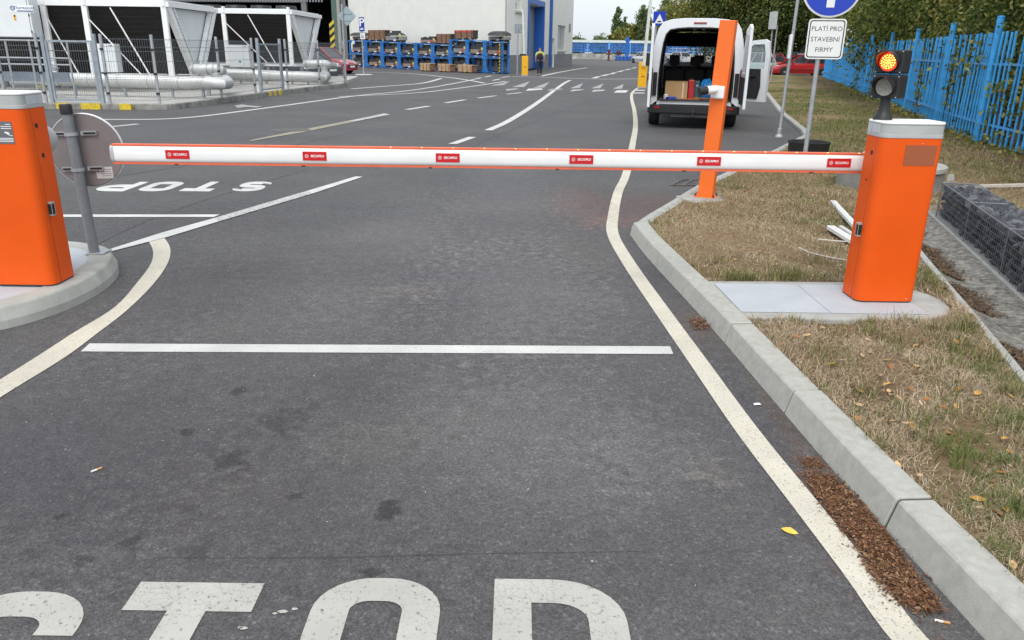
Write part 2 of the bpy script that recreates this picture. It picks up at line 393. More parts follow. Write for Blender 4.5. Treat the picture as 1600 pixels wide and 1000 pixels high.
def paint(name, col, wear, scale=70, crack=0.):
    "thermoplastic paint: worn through to the asphalt in flecks, optional fine cracks"
    m = bpy.data.materials.new(name); m.use_nodes = True; n = m.node_tree.nodes; l = m.node_tree.links; b = n['Principled BSDF']
    g = n.new('ShaderNodeNewGeometry')
    def nz(s, d, r=.6):
        q = n.new('ShaderNodeTexNoise'); q.inputs['Scale'].default_value = s; q.inputs['Detail'].default_value = d; q.inputs['Roughness'].default_value = r
        l.new(g.outputs['Position'], q.inputs['Vector']); return q.outputs['Fac']
    a, c = nz(scale, 4, .7), nz(2.2, 5)
    mr = n.new('ShaderNodeMapRange'); mr.inputs[1].default_value = .62 - .25 * wear; mr.inputs[2].default_value = .70 - .2 * wear; mr.inputs[4].default_value = .85; l.new(a, mr.inputs[0])
    m2 = n.new('ShaderNodeMapRange'); m2.inputs[1].default_value = .3; m2.inputs[2].default_value = .7; m2.inputs[3].default_value = .84; m2.inputs[4].default_value = 1.08; l.new(c, m2.inputs[0])
    sc = n.new('ShaderNodeVectorMath'); sc.operation = 'SCALE'; sc.inputs[0].default_value = col; l.new(m2.outputs[0], sc.inputs['Scale'])
    mx = n.new('ShaderNodeMix'); mx.data_type = 'RGBA'; mx.inputs['B'].default_value = (.10, .097, .095, 1)
    l.new(sc.outputs[0], mx.inputs['A']); l.new(mr.outputs[0], mx.inputs['Factor']); last = mx.outputs['Result']
    if crack:
        v = n.new('ShaderNodeTexVoronoi'); v.feature = 'DISTANCE_TO_EDGE'; v.inputs['Scale'].default_value = 34
        va = n.new('ShaderNodeVectorMath'); va.operation = 'ADD'; q = n.new('ShaderNodeTexNoise'); q.inputs['Scale'].default_value = 18; l.new(g.outputs['Position'], q.inputs['Vector'])
        qs = n.new('ShaderNodeVectorMath'); qs.operation = 'SCALE'; qs.inputs['Scale'].default_value = .05; l.new(q.outputs['Color'], qs.inputs[0])
        l.new(g.outputs['Position'], va.inputs[0]); l.new(qs.outputs[0], va.inputs[1]); l.new(va.outputs[0], v.inputs['Vector'])
        m3 = n.new('ShaderNodeMapRange'); m3.inputs[1].default_value = .01; m3.inputs[2].default_value = .035; m3.inputs[3].default_value = crack; m3.inputs[4].default_value = 0; l.new(v.outputs['Distance'], m3.inputs[0])
        m4 = n.new('ShaderNodeMapRange'); m4.inputs[1].default_value = .45; m4.inputs[2].default_value = .55; l.new(nz(3.1, 2), m4.inputs[0])
        mm = n.new('ShaderNodeMath'); mm.operation = 'MULTIPLY'; l.new(m3.outputs[0], mm.inputs[0]); l.new(m4.outputs[0], mm.inputs[1])
        x2 = n.new('ShaderNodeMix'); x2.data_type = 'RGBA'; x2.inputs['B'].default_value = (.16, .155, .15, 1)
        l.new(last, x2.inputs['A']); l.new(mm.outputs[0], x2.inputs['Factor']); last = x2.outputs['Result']
    l.new(last, b.inputs['Base Color']); b.inputs['Roughness'].default_value = .75
    bp = n.new('ShaderNodeBump'); bp.inputs['Strength'].default_value = .4; bp.inputs['Distance'].default_value = .004
    l.new(nz(150, 3), bp.inputs['Height']); l.new(bp.outputs[0], b.inputs['Normal'])
    return m
PW = paint('white road paint', (.54, .54, .52), .06)
PWORN = paint('worn white road paint', (.46, .46, .45), .42, 30)
PCREAM = paint('cream road paint', (.55, .515, .425), .2, 110)
PLET = paint('lettering paint', (.43, .42, .38), .14, 60, .5)
POCHRE = paint('old ochre strip', (.30, .27, .20), .35, 40)
PFADE = paint('faded road paint', (.36, .36, .36), .45, 30)

ZP = .003
sheet_n = 0
def lift(z):
    'each painted sheet lies a little above the last one, so that none share a plane'
    global sheet_n
    if z < .0029: return z
    sheet_n += 1; return z + sheet_n * .0002
def mark(name, m, pxs, z=ZP):
    z = lift(z); mb = MB(); pts = [G(x, y, z) for x, y in pxs]; mb.add(pts, [tuple(range(len(pts)))])
    return mb.build(name, m, road)
def band(name, m, left, right, z=ZP, sub=5):
    z = lift(z); L = smooth_line([G(*p) for p in left], sub); R = smooth_line([G(*p) for p in right], sub)
    mb = MB(); n = min(len(L), len(R)); vs = []
    for a, c in zip(L[:n], R[:n]): vs += [(a.x, a.y, z), (c.x, c.y, z)]
    mb.add(vs, [(2 * i, 2 * i + 1, 2 * i + 3, 2 * i + 2) for i in range(n - 1)]); return mb.build(name, m, road)
def line(name, m, pxs, wd, z=ZP, sub=6, smooth=True):
    z = lift(z); P = [G(*p) for p in pxs]; P = smooth_line(P, sub) if smooth and len(P) > 2 else [Vector((p.x, p.y)) for p in P]
    mb = MB(); ribbon(mb, P, wd, z); return mb.build(name, m, road)
mark('stop_line', PW, [(126, 549), (140, 536.5), (1047, 541), (1052, 553)])
# cream edge line that bends round the kerb tip, and the one that closes off the island
line('edge_line', PCREAM, [(1530, 1100), (1421, 1000), (1340, 893), (1253, 782), (1165, 670), (1087, 560), (1035, 487), (983, 412), (958, 367), (958, 338), (966, 300), (979, 270), (989, 222), (993, 196), (991, 172), (987, 155), (988, 145), (996, 138)], .112)
band('edge_line', PCREAM, [(-60, 628), (0, 594), (70, 550), (116, 520), (180, 480), (216, 440), (236, 412), (239, 392), (231, 375)],
     [(-60, 665), (0, 622), (100, 560), (154, 520), (200, 484), (240, 444), (262, 412), (266, 388), (254, 368)])
mark('lane_line', PW, [(150, 396), (252, 363.5), (335, 340.5), (341, 346), (262, 370), (160, 396)], ZP + .003)
mark('lane_line', PWORN, [(335, 340.5), (480, 298), (489, 302), (341, 346)], ZP + .003)
mark('lane_line', PW, [(480, 298), (556, 275.5), (567, 276), (489, 302)], ZP + .003)
mark('stop_line', PW, [(40, 335), (343, 335), (334, 339), (40, 339)], ZP)
line('road_seam', DARK, [(120, 398), (230, 345), (345, 305), (480, 265)], .012, .0025)
line('road_seam', DARK, [(150, 281), (270, 262), (420, 235), (560, 205)], .02, .0025)
line('road_seam', DARK, [(710, 243), (770, 215), (840, 188), (905, 163)], .03, .0025)
for q_ in ([(531, 444), (640, 445.5), (730, 447)], [(520, 472), (640, 475), (800, 478)], [(880, 482), (960, 493), (1030, 503)]): line('road_scratch', mat('scratch pale', (.14, .135, .13), .9, var=.4, scale=30), q_, .006, .0022)
line('road_seam', DARK, [(240, 872), (500, 872), (740, 866), (1000, 862)], .0022, .0025)
# the yard beyond the barrier
line('lane_line', PW, [(146, 187), (278, 185), (400, 171), (550, 150.6), (632, 142.5), (690, 134), (732, 126), (742, 124)], .16)
line('lane_line', PW, [(530, 151), (640, 146), (700, 140), (745, 134), (790, 127)], .16)
line('lane_line', PW, [(166, 199), (216, 194)], .14, smooth=False)
line('lane_line', PW, [(549, 139), (600, 135), (660, 130), (690, 122.5)], .2)
line('lane_line', PW, [(565, 112.5), (640, 115), (700, 121), (735, 126), (757, 130)], .22)
for a, b in (((636, 171.5), (670, 166)), ((696, 161), (727, 156)), ((747, 153.4), (775, 149.7)), ((792, 147.4), (815, 144.8)), ((743, 123.5), (752, 121.5)), ((758, 120.5), (768, 118.5)), ((770, 126), (781, 123.5)), ((783, 121.5), (796, 119.5))):
    line('lane_dash', PW, [a, b], .17, smooth=False)
mark('drain_strip', POCHRE, [(388, 221), (395, 218), (470, 203), (600, 177.5), (609, 179), (470, 207)])
mark('drain_strip', PWORN, [(540, 190.5), (600, 177), (610, 179), (560, 188.5)], ZP + .003)
line('lane_line', PW, [(763, 204), (797, 188), (838, 162), (868, 140), (882, 130), (891, 125.5)], .17)
line('lane_dash', PW, [(707, 225.5), (738, 214.5)], .16, smooth=False)
for tri in (((800, 136), (819, 136), (828, 127)), ((833, 137.2), (850, 136.8), (859, 128)), ((890, 138), (905.5, 137.7), (911.5, 129.7)), ((923, 138), (938, 138), (943, 130.5)), ((957, 138.7), (972, 138.7), (974.5, 131)), ((766, 134), (787, 133), (797, 126.5))):
    mark('give_way_triangle', PFADE, tri)
for q, m in ((((821, 142), (849, 140), (846, 138), (826, 138.5)), PW), (((855, 142), (877, 140), (880, 138.5), (860, 139)), PFADE), (((890, 143), (909, 141), (913, 139.5), (895, 140)), PWORN), (((924, 143.5), (943, 142), (946, 140), (928, 140.5)), PWORN), (((958.5, 144.8), (978, 144.8), (982, 141), (964, 141)), PW), (((792, 142), (812, 139), (806, 138), (790, 139)), PFADE)):
    mark('crossing_bar', m, q)
line('lane_line', PW, [(845, 119.3), (872, 113.5), (900, 108.5), (918, 105.8)], .28, smooth=False)
for a, b in (((927, 122.5), (936, 119.8)), ((940, 119), (951, 116.3)), ((954, 116), (962, 113.5)), ((965, 112.8), (974, 110.3)), ((977, 109.7), (985, 107.7)), ((988, 107), (994, 105.5))):
    line('lane_dash', PW, [a, b], .3, smooth=False)
line('lane_line', PFADE, [(800, 119.5), (860, 121), (930, 123.5), (1000, 123)], .5, z=.0015)
mark('bay_stripe', PW, [(990, 141.8), (1008, 141.8), (1008, 140.3), (990, 140.3)]); mark('bay_stripe', PW, [(990, 146), (1007, 146), (1007, 144.6), (990, 144.6)])
mark('painted_arrow', PFADE, [(366, 165), (378, 163), (388, 164.5), (410, 166.5), (400, 168), (385, 167), (372, 168.5)])

# STOP painted for this lane, and the same word upside down in the lane beside it
def offset_path(pts, t, r=.0):
    P = [Vector(p) for p in pts]; N = normals2(P)
    return [p - n * t / 2 for p, n in zip(P, N)], [p + n * t / 2 for p, n in zip(P, N)]
def stroke(mb, pts, tx, ty, close=False):
    "a letter stroke whose upright parts are tx wide and level parts ty thick"
    P = [Vector(p) for p in pts]; n = len(P); o = len(mb.v); vs = []
    for i in range(n):
        a, b = (P[i - 1], P[(i + 1) % n]) if close else (P[max(i - 1, 0)], P[min(i + 1, n - 1)])
        d = (b - a).normalized(); q = Vector((d.y * tx / 2, -d.x * ty / 2)); vs += [(*(P[i] - q), 0), (*(P[i] + q), 0)]
    k = n if close else n - 1
    mb.add(vs, [(2 * i, 2 * i + 1, 2 * ((i + 1) % n) + 1, 2 * ((i + 1) % n)) for i in range(k)])
def arc(cx, cy, rx, ry, a0, a1, n=8): return [(cx + rx * math.cos(math.radians(a0 + (a1 - a0) * i / n)), cy + ry * math.sin(math.radians(a0 + (a1 - a0) * i / n))) for i in range(n + 1)]
def letter(ch, w, h, t, ty):
    mb = MB(); x0, x1, y0, y1 = t / 2, w - t / 2, ty / 2, h - ty / 2; r, ry = (x1 - x0) * .42, (x1 - x0) * .36
    if ch == 'T':
        mb.quad((0, h - ty, 0), (w, h - ty, 0), (w, h, 0), (0, h, 0)); mb.quad((w / 2 - t / 2, 0, 0), (w / 2 + t / 2, 0, 0), (w / 2 + t / 2, h - ty, 0), (w / 2 - t / 2, h - ty, 0))
    if ch == 'O':
        stroke(mb, arc(x1 - r, y1 - ry, r, ry, 0, 90) + arc(x0 + r, y1 - ry, r, ry, 90, 180) + arc(x0 + r, y0 + ry, r, ry, 180, 270) + arc(x1 - r, y0 + ry, r, ry, 270, 360), t, ty, True)
    if ch == 'P':
        ym = h * .45; stroke(mb, [(x0, 0), (x0, h)], t, ty)
        k = w * .40; stroke(mb, [(t * .999, y1)] + arc(x1 - k, y1 - ry * 1.3, k, ry * 1.3, 90, 0) + arc(x1 - k, ym + ry * 1.3, k, ry * 1.3, 0, -90) + [(t * .999, ym)], t, ty)
    if ch == 'S':
        ym = h / 2
        stroke(mb, [(x1, h * .80)] + arc(x1 - r, y1 - ry, r, ry, 0, 90) + arc(x0 + r, y1 - ry, r, ry, 90, 180) + arc(x0 + r, ym + ry, r, ry, 180, 270) + arc(x1 - r, ym - ry, r, ry, 90, 0) + arc(x1 - r, y0 + ry, r, ry, 0, -90) + arc(x0 + r, y0 + ry, r, ry, 270, 180) + [(x0, h * .20)], t, ty)
    return mb
def letter_at(ch, x, y, rz, w, h, t, ty, m):
    o = letter(ch, w, h, t, ty).build('letter', m, road); o.location = (x, y, ZP); o.rotation_euler = (0, 0, rz); return o
for ch, x, yb, w, ty in (('S', -1.70, 1.075, .42, .115), ('T', -1.19, 1.13, .40, .135), ('O', -.61, 1.165, .40, .112), ('P', -.045, 1.17, .41, .115)):
    letter_at(ch, x, yb, 0, w, .965, .118, ty, PLET)
q = G(418, 300)
for i, (ch, px0, px1) in enumerate((('S', 403, 355), ('T', 327, 277), ('O', 258, 206), ('P', 192, 136))):
    a, c = G(px0, 299.5), G(px1, 299.5)
    letter_at(ch, a.x, G(px0, 284).y, PI, a.x - c.x, G(px0, 284).y - a.y, .11, .20, PW)

# ------------------------------------------------------------------ kerbs
kerb = tag(bpy.data.objects.new('kerb', None), 'pale concrete kerb along the verge', kind='structure'); COL.objects.link(kerb)
K1 = smooth_line([(1.53, .55), (1.42, 1.90), (1.35, 2.85), (1.30, 3.79), (1.25, 4.72), (1.13, 6.36), (1.10, 7.25)], 5)
PROF = [(-.02, -.1), (.036, .112), (.046, .122), (.17, .122), (.17, -.1)]
stones(K1, PROF, .96, kerb, CONC2, side=1, bevel=.006, gap=.012, step=.48, mortar=MORTAR)
PROF2 = [(0, -.1), (.006, .06), (.02, .085), (.14, .085), (.14, -.1)]
stones([(1.115, 7.275), (1.30, 7.70), (2.24, 9.64), (4.01, 12.76), (5.80, 16.05)], PROF2, 1.0, kerb, CONC, side=1)
stones([(5.86, 16.13), (6.2, 17.3), (7.25, 21.88), (8.9, 28.1), (10.99, 35.95), (14.2, 46.), (16.9, 54.9)], PROF2, 1.0, kerb, CONC, side=1)

# ------------------------------------------------------------------ verge
FENCE = [(7.05, 3.0), (7.55, 8.0), (7.98, 10.6), (8.33, 12.9), (8.72, 15.0), (9.55, 18.), (10.6, 21.1), (11.8, 24.9), (14.3, 33.8), (18.0, 45.5), (21.6, 57.6)]
EDGX = lambda y: 2.56 + .289 * (y - 3.56)       # line of the edging along the gutter
GABX = lambda y: 3.61 + .288 * (y - 5.28)       # foot of the gabion
ZV = .098
verge_poly = [(1.62, .5), (1.50, 1.9), (1.43, 2.85), (1.38, 3.79), (1.33, 4.72), (1.21, 6.36), (1.17, 7.15), (1.36, 7.62), (2.32, 9.59), (4.08, 12.70), (5.86, 15.98), (6.28, 17.27),
              (7.33, 21.84), (8.98, 28.05), (11.07, 35.9), (14.28, 45.95), (16.98, 54.85), (18.5, 60), (22.3, 60)] + [(x + .5, y) for x, y in FENCE[::-1]]
gutter_poly = [(EDGX(.4), .4), (EDGX(8.9), 8.9), (GABX(8.9) - .02, 8.9), (GABX(.4) - .02, .4)]
def grass_mat():
    m = bpy.data.materials.new('dry turf'); m.use_nodes = True; n = m.node_tree.nodes; l = m.node_tree.links; b = n['Principled BSDF']
    g = n.new('ShaderNodeNewGeometry')
    def nz(s, d, r=.6):
        q = n.new('ShaderNodeTexNoise'); q.inputs['Scale'].default_value = s; q.inputs['Detail'].default_value = d; q.inputs['Roughness'].default_value = r
        l.new(g.outputs['Position'], q.inputs['Vector']); return q.outputs['Fac']
    def ramp(src, stops):
        r = n.new('ShaderNodeValToRGB'); e = r.color_ramp.elements
        while len(e) < len(stops): e.new(.5)
        for k, (p, c) in enumerate(stops): e[k].position = p; e[k].color = (*c, 1)
        l.new(src, r.inputs[0]); return r.outputs[0]
    def mix(f, a, c):
        q = n.new('ShaderNodeMix'); q.data_type = 'RGBA'; l.new(f, q.inputs['Factor']); l.new(a, q.inputs['A']); l.new(c, q.inputs['B']); return q.outputs['Result']
    dry = ramp(nz(28, 8, .75), ((.25, (.12, .078, .045)), (.5, (.27, .19, .11)), (.75, (.42, .33, .21))))
    grn = ramp(nz(24, 8, .75), ((.25, (.035, .05, .012)), (.55, (.10, .125, .032)), (.8, (.22, .22, .08))))
    brn = ramp(nz(40, 6, .7), ((.3, (.075, .045, .028)), (.7, (.24, .155, .095))))
    sp = n.new('ShaderNodeSeparateXYZ'); l.new(g.outputs['Position'], sp.inputs[0])
    far = n.new('ShaderNodeMapRange'); far.inputs[1].default_value = 8; far.inputs[2].default_value = 15; far.inputs[3].default_value = 0; far.inputs[4].default_value = .11; l.new(sp.outputs['Y'], far.inputs[0])
    ad = n.new('ShaderNodeMath'); l.new(nz(.42, 6), ad.inputs[0]); l.new(far.outputs[0], ad.inputs[1])
    f1 = n.new('ShaderNodeMapRange'); f1.inputs[1].default_value = .52; f1.inputs[2].default_value = .66; f1.inputs[4].default_value = .85; l.new(ad.outputs[0], f1.inputs[0])
    f2 = n.new('ShaderNodeMapRange'); f2.inputs[1].default_value = .55; f2.inputs[2].default_value = .68; f2.inputs[4].default_value = .8; l.new(nz(.9, 5), f2.inputs[0])
    # dark brown belt at the fence foot: bare earth, old leaves and painted-in shadow
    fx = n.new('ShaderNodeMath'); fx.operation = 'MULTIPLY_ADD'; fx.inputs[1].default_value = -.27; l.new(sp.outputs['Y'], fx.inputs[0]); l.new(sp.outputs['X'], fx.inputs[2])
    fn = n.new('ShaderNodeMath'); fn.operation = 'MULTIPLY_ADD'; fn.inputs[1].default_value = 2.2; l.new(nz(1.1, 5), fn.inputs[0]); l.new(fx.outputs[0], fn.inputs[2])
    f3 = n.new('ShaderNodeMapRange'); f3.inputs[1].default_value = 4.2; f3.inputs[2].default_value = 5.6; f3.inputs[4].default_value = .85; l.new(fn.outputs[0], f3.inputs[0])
    earth_shade = ramp(nz(35, 7, .75), ((.3, (.05, .034, .02)), (.55, (.11, .078, .045)), (.75, (.21, .16, .09))))
    l.new(mix(f3.outputs[0], mix(f2.outputs[0], mix(f1.outputs[0], dry, grn), brn), earth_shade), b.inputs['Base Color']); b.inputs['Roughness'].default_value = .95; b.inputs['Specular IOR Level'].default_value = .1
    bp = n.new('ShaderNodeBump'); bp.inputs['Strength'].default_value = .9; bp.inputs['Distance'].default_value = .03
    l.new(nz(45, 8, .8), bp.inputs['Height']); l.new(bp.outputs[0], b.inputs['Normal'])
    return m
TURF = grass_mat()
KY = [.3, 1.9, 2.85, 3.79, 4.72, 6.36, 7.2, 7.4, 9.64, 12.76, 16.05, 17.3, 21.88, 28.1, 35.95, 46., 54.9, 60.]
KX = [1.66, 1.53, 1.46, 1.41, 1.36, 1.24, 1.21, 1.26, 2.33, 4.10, 5.88, 6.29, 7.34, 8.99, 11.08, 14.29, 16.99, 18.5]
def vz(x, y):
    "height of the verge: dips to the kerb's edge and round the pad"
    x, y = np.asarray(x), np.asarray(y); m = np.clip((x - np.interp(y, KY, KX) - .03) / .5, 0, 1)
    return np.where(y < 7.2, ZV, .072) + np.where(y < 7.2, 0, .026) * m + hills(x, y) * m
def hills(x, y): return .018 * np.sin(x * 2.1 + 1.3) * np.sin(y * 1.7) + .01 * np.sin(x * 5.3) * np.sin(y * 4.1 + 2) + .008 * np.sin(9 * x + 7 * y)
def verge_grid(x0, x1, y0, y1, s):
    ny = int(round((y1 - y0) / s)); yy = y0 + np.arange(ny + 1) * s; w_ = np.interp(yy, [p[1] for p in FENCE], [p[0] for p in FENCE]) + .7 - np.interp(yy, KY, KX)
    nx = int(w_.max() / s); X = np.interp(yy, KY, KX)[:, None] - .03 + np.arange(nx + 1)[None, :] * s; Y = np.repeat(yy[:, None], nx + 1, 1)
    e = EDGX(Y); X = np.where((np.abs(X - e) < s * .6) & (Y < 8.95), e + .012, X)
    cx, cy = X[:-1, :-1] + s / 2, Y[:-1, :-1] + s / 2
    ok = (cx < (np.interp(Y[:-1, :-1], [p[1] for p in FENCE], [p[0] for p in FENCE]) + .6)) & ~inside([(EDGX(.3) - .01, .3), (EDGX(8.9) - .01, 8.9), (GABX(8.9) + .12, 8.9), (GABX(.3) + .12, .3)], cx, cy)
    Z = vz(X, Y)
    Z = np.where(inside([(1.2, 5.4), (2.5, 5.44), (2.78, 5.36), (2.94, 5.08), (2.93, 4.76), (2.76, 4.53), (2.5, 4.48), (1.2, 4.46)], X, Y), .07, Z)
    idx = np.arange(X.size).reshape(X.shape)
    F = np.stack([idx[:-1, :-1], idx[:-1, 1:], idx[1:, 1:], idx[1:, :-1]], -1)[ok]
    return np.stack([X, Y, Z], -1).reshape(-1, 3), F
c1, f1 = verge_grid(1.0, 10.0, .4, 16.0, .065)
c2, f2 = verge_grid(4.0, 24.2, 16.0, 60.0, .2)
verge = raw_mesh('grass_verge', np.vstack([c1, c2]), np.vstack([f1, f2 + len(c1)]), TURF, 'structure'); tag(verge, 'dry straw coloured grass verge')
verge.data.polygons.foreach_set('use_smooth', [True] * len(verge.data.polygons))

def blades(name, x, y, L, lean, wd, m, label, z=None, bend=.5):
    k = len(x); az = rng.uniform(0, 2 * PI, k); ln = lean; z = vz(x, y) if z is None else z
    dx, dy = np.cos(az), np.sin(az); sx, sy = -dy * wd / 2, dx * wd / 2
    h1, r1 = L * .5 * np.cos(ln), L * .5 * np.sin(ln)
    l2 = np.minimum(ln + bend, 1.5); h2, r2 = h1 + L * .5 * np.cos(l2), r1 + L * .5 * np.sin(l2)
    B = np.stack
    v = B([B([x - sx, y - sy, z - .004], -1), B([x + sx, y + sy, z - .004], -1), B([x + dx * r1 + sx * .8, y + dy * r1 + sy * .8, z + h1], -1), B([x + dx * r1 - sx * .8, y + dy * r1 - sy * .8, z + h1], -1), B([x + dx * r2, y + dy * r2, z + h2], -1)], 1).reshape(-1, 3)
    o = np.arange(k)[:, None] * 5
    f = B([o + np.array([0, 1, 2]), o + np.array([0, 2, 3]), o + np.array([3, 2, 4])], 1).reshape(-1, 3)
    ob = raw_mesh(name, v, f, m, 'stuff'); tag(ob, label); return ob
def scatter(k, x0, x1, y0, y1, pad=[(9, 9)] * 3):
    x, y = rng.uniform(x0, x1, k), rng.uniform(y0, y1, k)
    ok = inside(verge_poly, x, y) & ~inside(gutter_poly, x, y) & ~inside(pad_poly, x, y) & ~((x > GABX(y) - .05) & (x < GABX(y) + .36) & (y < 8.1)) & (x > np.interp(y, [p.y for p in K1], [p.x for p in K1]) + .155)
    return x[ok], y[ok]
pad_poly = [(1.25, 5.33), (2.45, 5.37), (2.72, 5.28), (2.86, 5.05), (2.84, 4.78), (2.70, 4.60), (2.5, 4.55), (1.25, 4.53)]
STRAW = flakes('straw', [(.15, .10, .06), (.35, .255, .15), (.49, .39, .26), (.27, .185, .115), (.56, .47, .34), (.33, .275, .20)], .8)
GREENB = flakes('grass green', [(.06, .085, .018), (.12, .15, .035), (.24, .23, .085), (.09, .11, .025), (.34, .29, .14)], .6, .2)
x, y = scatter(150000, 1.3, 6.2, .8, 9.5)
patch = np.sin(x * 3.1 + 2 * np.sin(y * 1.3)) * np.sin(y * 2.3 + x) ; keep = rng.random(len(x)) < .35 + .45 * patch; x, y = x[keep], y[keep]
k = len(x); blades('dry_grass', x, y, rng.uniform(.03, .10, k), rng.uniform(.75, 1.5, k), rng.uniform(.0014, .0032, k), STRAW, 'matted dry straw grass on the verge')
x, y = scatter(260000, 1.35, 3.9, .9, 5.4); pt = np.sin(x * 5.1 + 1.7 * np.sin(y * 3)) * np.sin(y * 4.2 + x) + .5 * np.sin(13 * x - 9 * y); keep = rng.random(len(x)) < .42 + .5 * pt; x, y = x[keep], y[keep]; k = len(x)
blades('dry_grass', x, y, rng.uniform(.02, .075, k), rng.uniform(.7, 1.5, k), rng.uniform(.0013, .003, k), STRAW, 'fine short dry straw close to the kerb')
x, y = scatter(90000, 1.3, 5.5, 5.4, 9.5); pt = np.sin(x * 4.3 + y) * np.sin(y * 3.1 - x * 2) + .4 * np.sin(11 * x + 5 * y); keep = rng.random(len(x)) < .38 + .5 * pt; x, y = x[keep], y[keep]; k = len(x)
blades('dry_grass', x, y, rng.uniform(.025, .085, k), rng.uniform(.8, 1.5, k), rng.uniform(.0018, .0036, k), flakes('bleached straw', [(.20, .14, .075), (.42, .33, .19), (.55, .45, .29), (.30, .23, .12), (.22, .20, .09), (.60, .52, .36)], .8), 'bleached straw tufts behind the concrete pad')
x, y = scatter(120000, 1.3, 10, 7.5, 17); k = len(x)
blades('dry_grass', x, y, rng.uniform(.03, .09, k), rng.uniform(.6, 1.4, k), rng.uniform(.0028, .005, k), flakes('old straw', [(.09, .06, .03), (.22, .155, .08), (.36, .28, .165), (.16, .125, .06), (.42, .345, .22)], .8), 'short dry grass farther along the verge')
# green tufts: thicker beside the gutter edging and round the pad
def tufts(cs, per, spread, L, wd, name, label, m=GREENB):
    xs, ys = [], []
    for cx, cy in cs: xs.append(rng.normal(cx, spread, per)); ys.append(rng.normal(cy, spread, per))
    x, y = np.concatenate(xs), np.concatenate(ys); ok = inside(verge_poly, x, y) & ~inside(gutter_poly, x, y) & ~inside(pad_poly, x, y) & (x > np.interp(y, [p.y for p in K1], [p.x for p in K1]) + .15); x, y = x[ok], y[ok]; k = len(x)
    return blades(name, x, y, rng.uniform(.5, 1, k) * L, rng.uniform(.1, .9, k), rng.uniform(.6, 1, k) * wd, m, label, bend=.6)
cs = [(EDGX(t) - abs(rng.normal(0, .13)) - .03, t) for t in rng.uniform(2.2, 6.5, 42)] + [(rng.uniform(1.55, 3.0), rng.uniform(2.0, 4.4)) for _ in range(40)] + [(rng.normal(2.4, .2), rng.normal(4.05, .4)) for _ in range(20)]
tufts(cs, 30, .042, .14, .004, 'green_grass', 'green grass tufts among the dry grass by the gutter')
cs = []
for a, b, s_, c_ in ((1560, 560, 30, 9), (1500, 530, 30, 8), (1585, 640, 15, 8), (1560, 790, 25, 8), (1590, 800, 12, 7), (1500, 690, 22, 6), (1545, 720, 20, 6), (1490, 610, 30, 5), (1585, 720, 12, 5), (1575, 860, 16, 4), (1400, 640, 25, 3)):
    for _ in range(c_): q = G(a + rng.normal(0, s_), b + rng.normal(0, s_ * .7), .12); cs.append((q.x, q.y))
tufts(cs, 24, .03, .085, .0032, 'green_grass', 'fresh green tufts in the dry grass near the right edge', flakes('fresh green', [(.05, .10, .015), (.10, .17, .03), (.16, .20, .05), (.08, .13, .02)], .6, .2))
k = 5200; x, y = scatter(k * 3, 1.4, 6.5, .9, 10); x, y = x[:k], y[:k]; k = len(x); s = rng.uniform(.004, .016, k)[:, None]; u = rng.normal(size=(k, 3)); u[:, 2] *= .25; u /= np.linalg.norm(u, axis=1)[:, None]; v = np.stack([-u[:, 1], u[:, 0], rng.normal(0, .3, k)], 1); c = np.stack([x, y, vz(x, y) + rng.uniform(.004, .03, k)], 1)
tag(raw_mesh('verge_litter', np.stack([c - u * s, c + v * s * .5, c + u * s, c - v * s * .5], 1).reshape(-1, 3), np.arange(k)[:, None] * 4 + np.arange(4), flakes('verge litter', [(.10, .05, .025), (.28, .15, .07), (.45, .30, .17), (.18, .10, .05), (.55, .42, .28)], .85), 'stuff'), 'crumbled brown leaf scraps strewn through the dry grass')
cs = [(rng.uniform(1.5, 2.9), 5.38 + abs(rng.normal(0, .05))) for _ in range(26)] + [(rng.uniform(1.3, 7.5), rng.uniform(5.5, 12)) for _ in range(70)]
tufts(cs, 42, .06, .11, .005, 'green_grass', 'green grass tufts behind the concrete pad')
cs = [(p.x + .175 + abs(rng.normal(0, .02)), p.y) for p in resample(K1, .12) if 1 < p.y < 7 and not 4.5 < p.y < 5.4 and rng.random() < .6] + [(rng.uniform(1.4, 2.75), 4.5) for _ in range(16)]
tufts(cs, 22, .022, .10, .0035, 'kerb_grass', 'thin mixed grass along the back of the kerb', flakes('mixed grass', [(.06, .09, .02), (.3, .24, .12), (.16, .17, .06), (.42, .34, .2)], .7))
cs = [(GABX(t) + .58 + abs(rng.normal(0, .2)), t) for t in rng.uniform(4.5, 8.5, 60)]
tufts(cs, 40, .06, .24, .005, 'tall_grass', 'tall pale grass growing behind the stone basket', flakes('tall grass', [(.2, .2, .07), (.4, .33, .18), (.14, .17, .05), (.45, .38, .22)], .7, .2))
cs = []
while len(cs) < 280:
    yy = rng.uniform(11, 36); xx = rng.uniform(3, 16)
    if inside(verge_poly, xx, yy): cs.append((xx, yy))
tufts(cs, 60, .28, .10, .012, 'green_grass', 'short green grass on the far verge', flakes('far grass', [(.07, .11, .02), (.14, .17, .045), (.26, .22, .10), (.10, .12, .03)], .7))

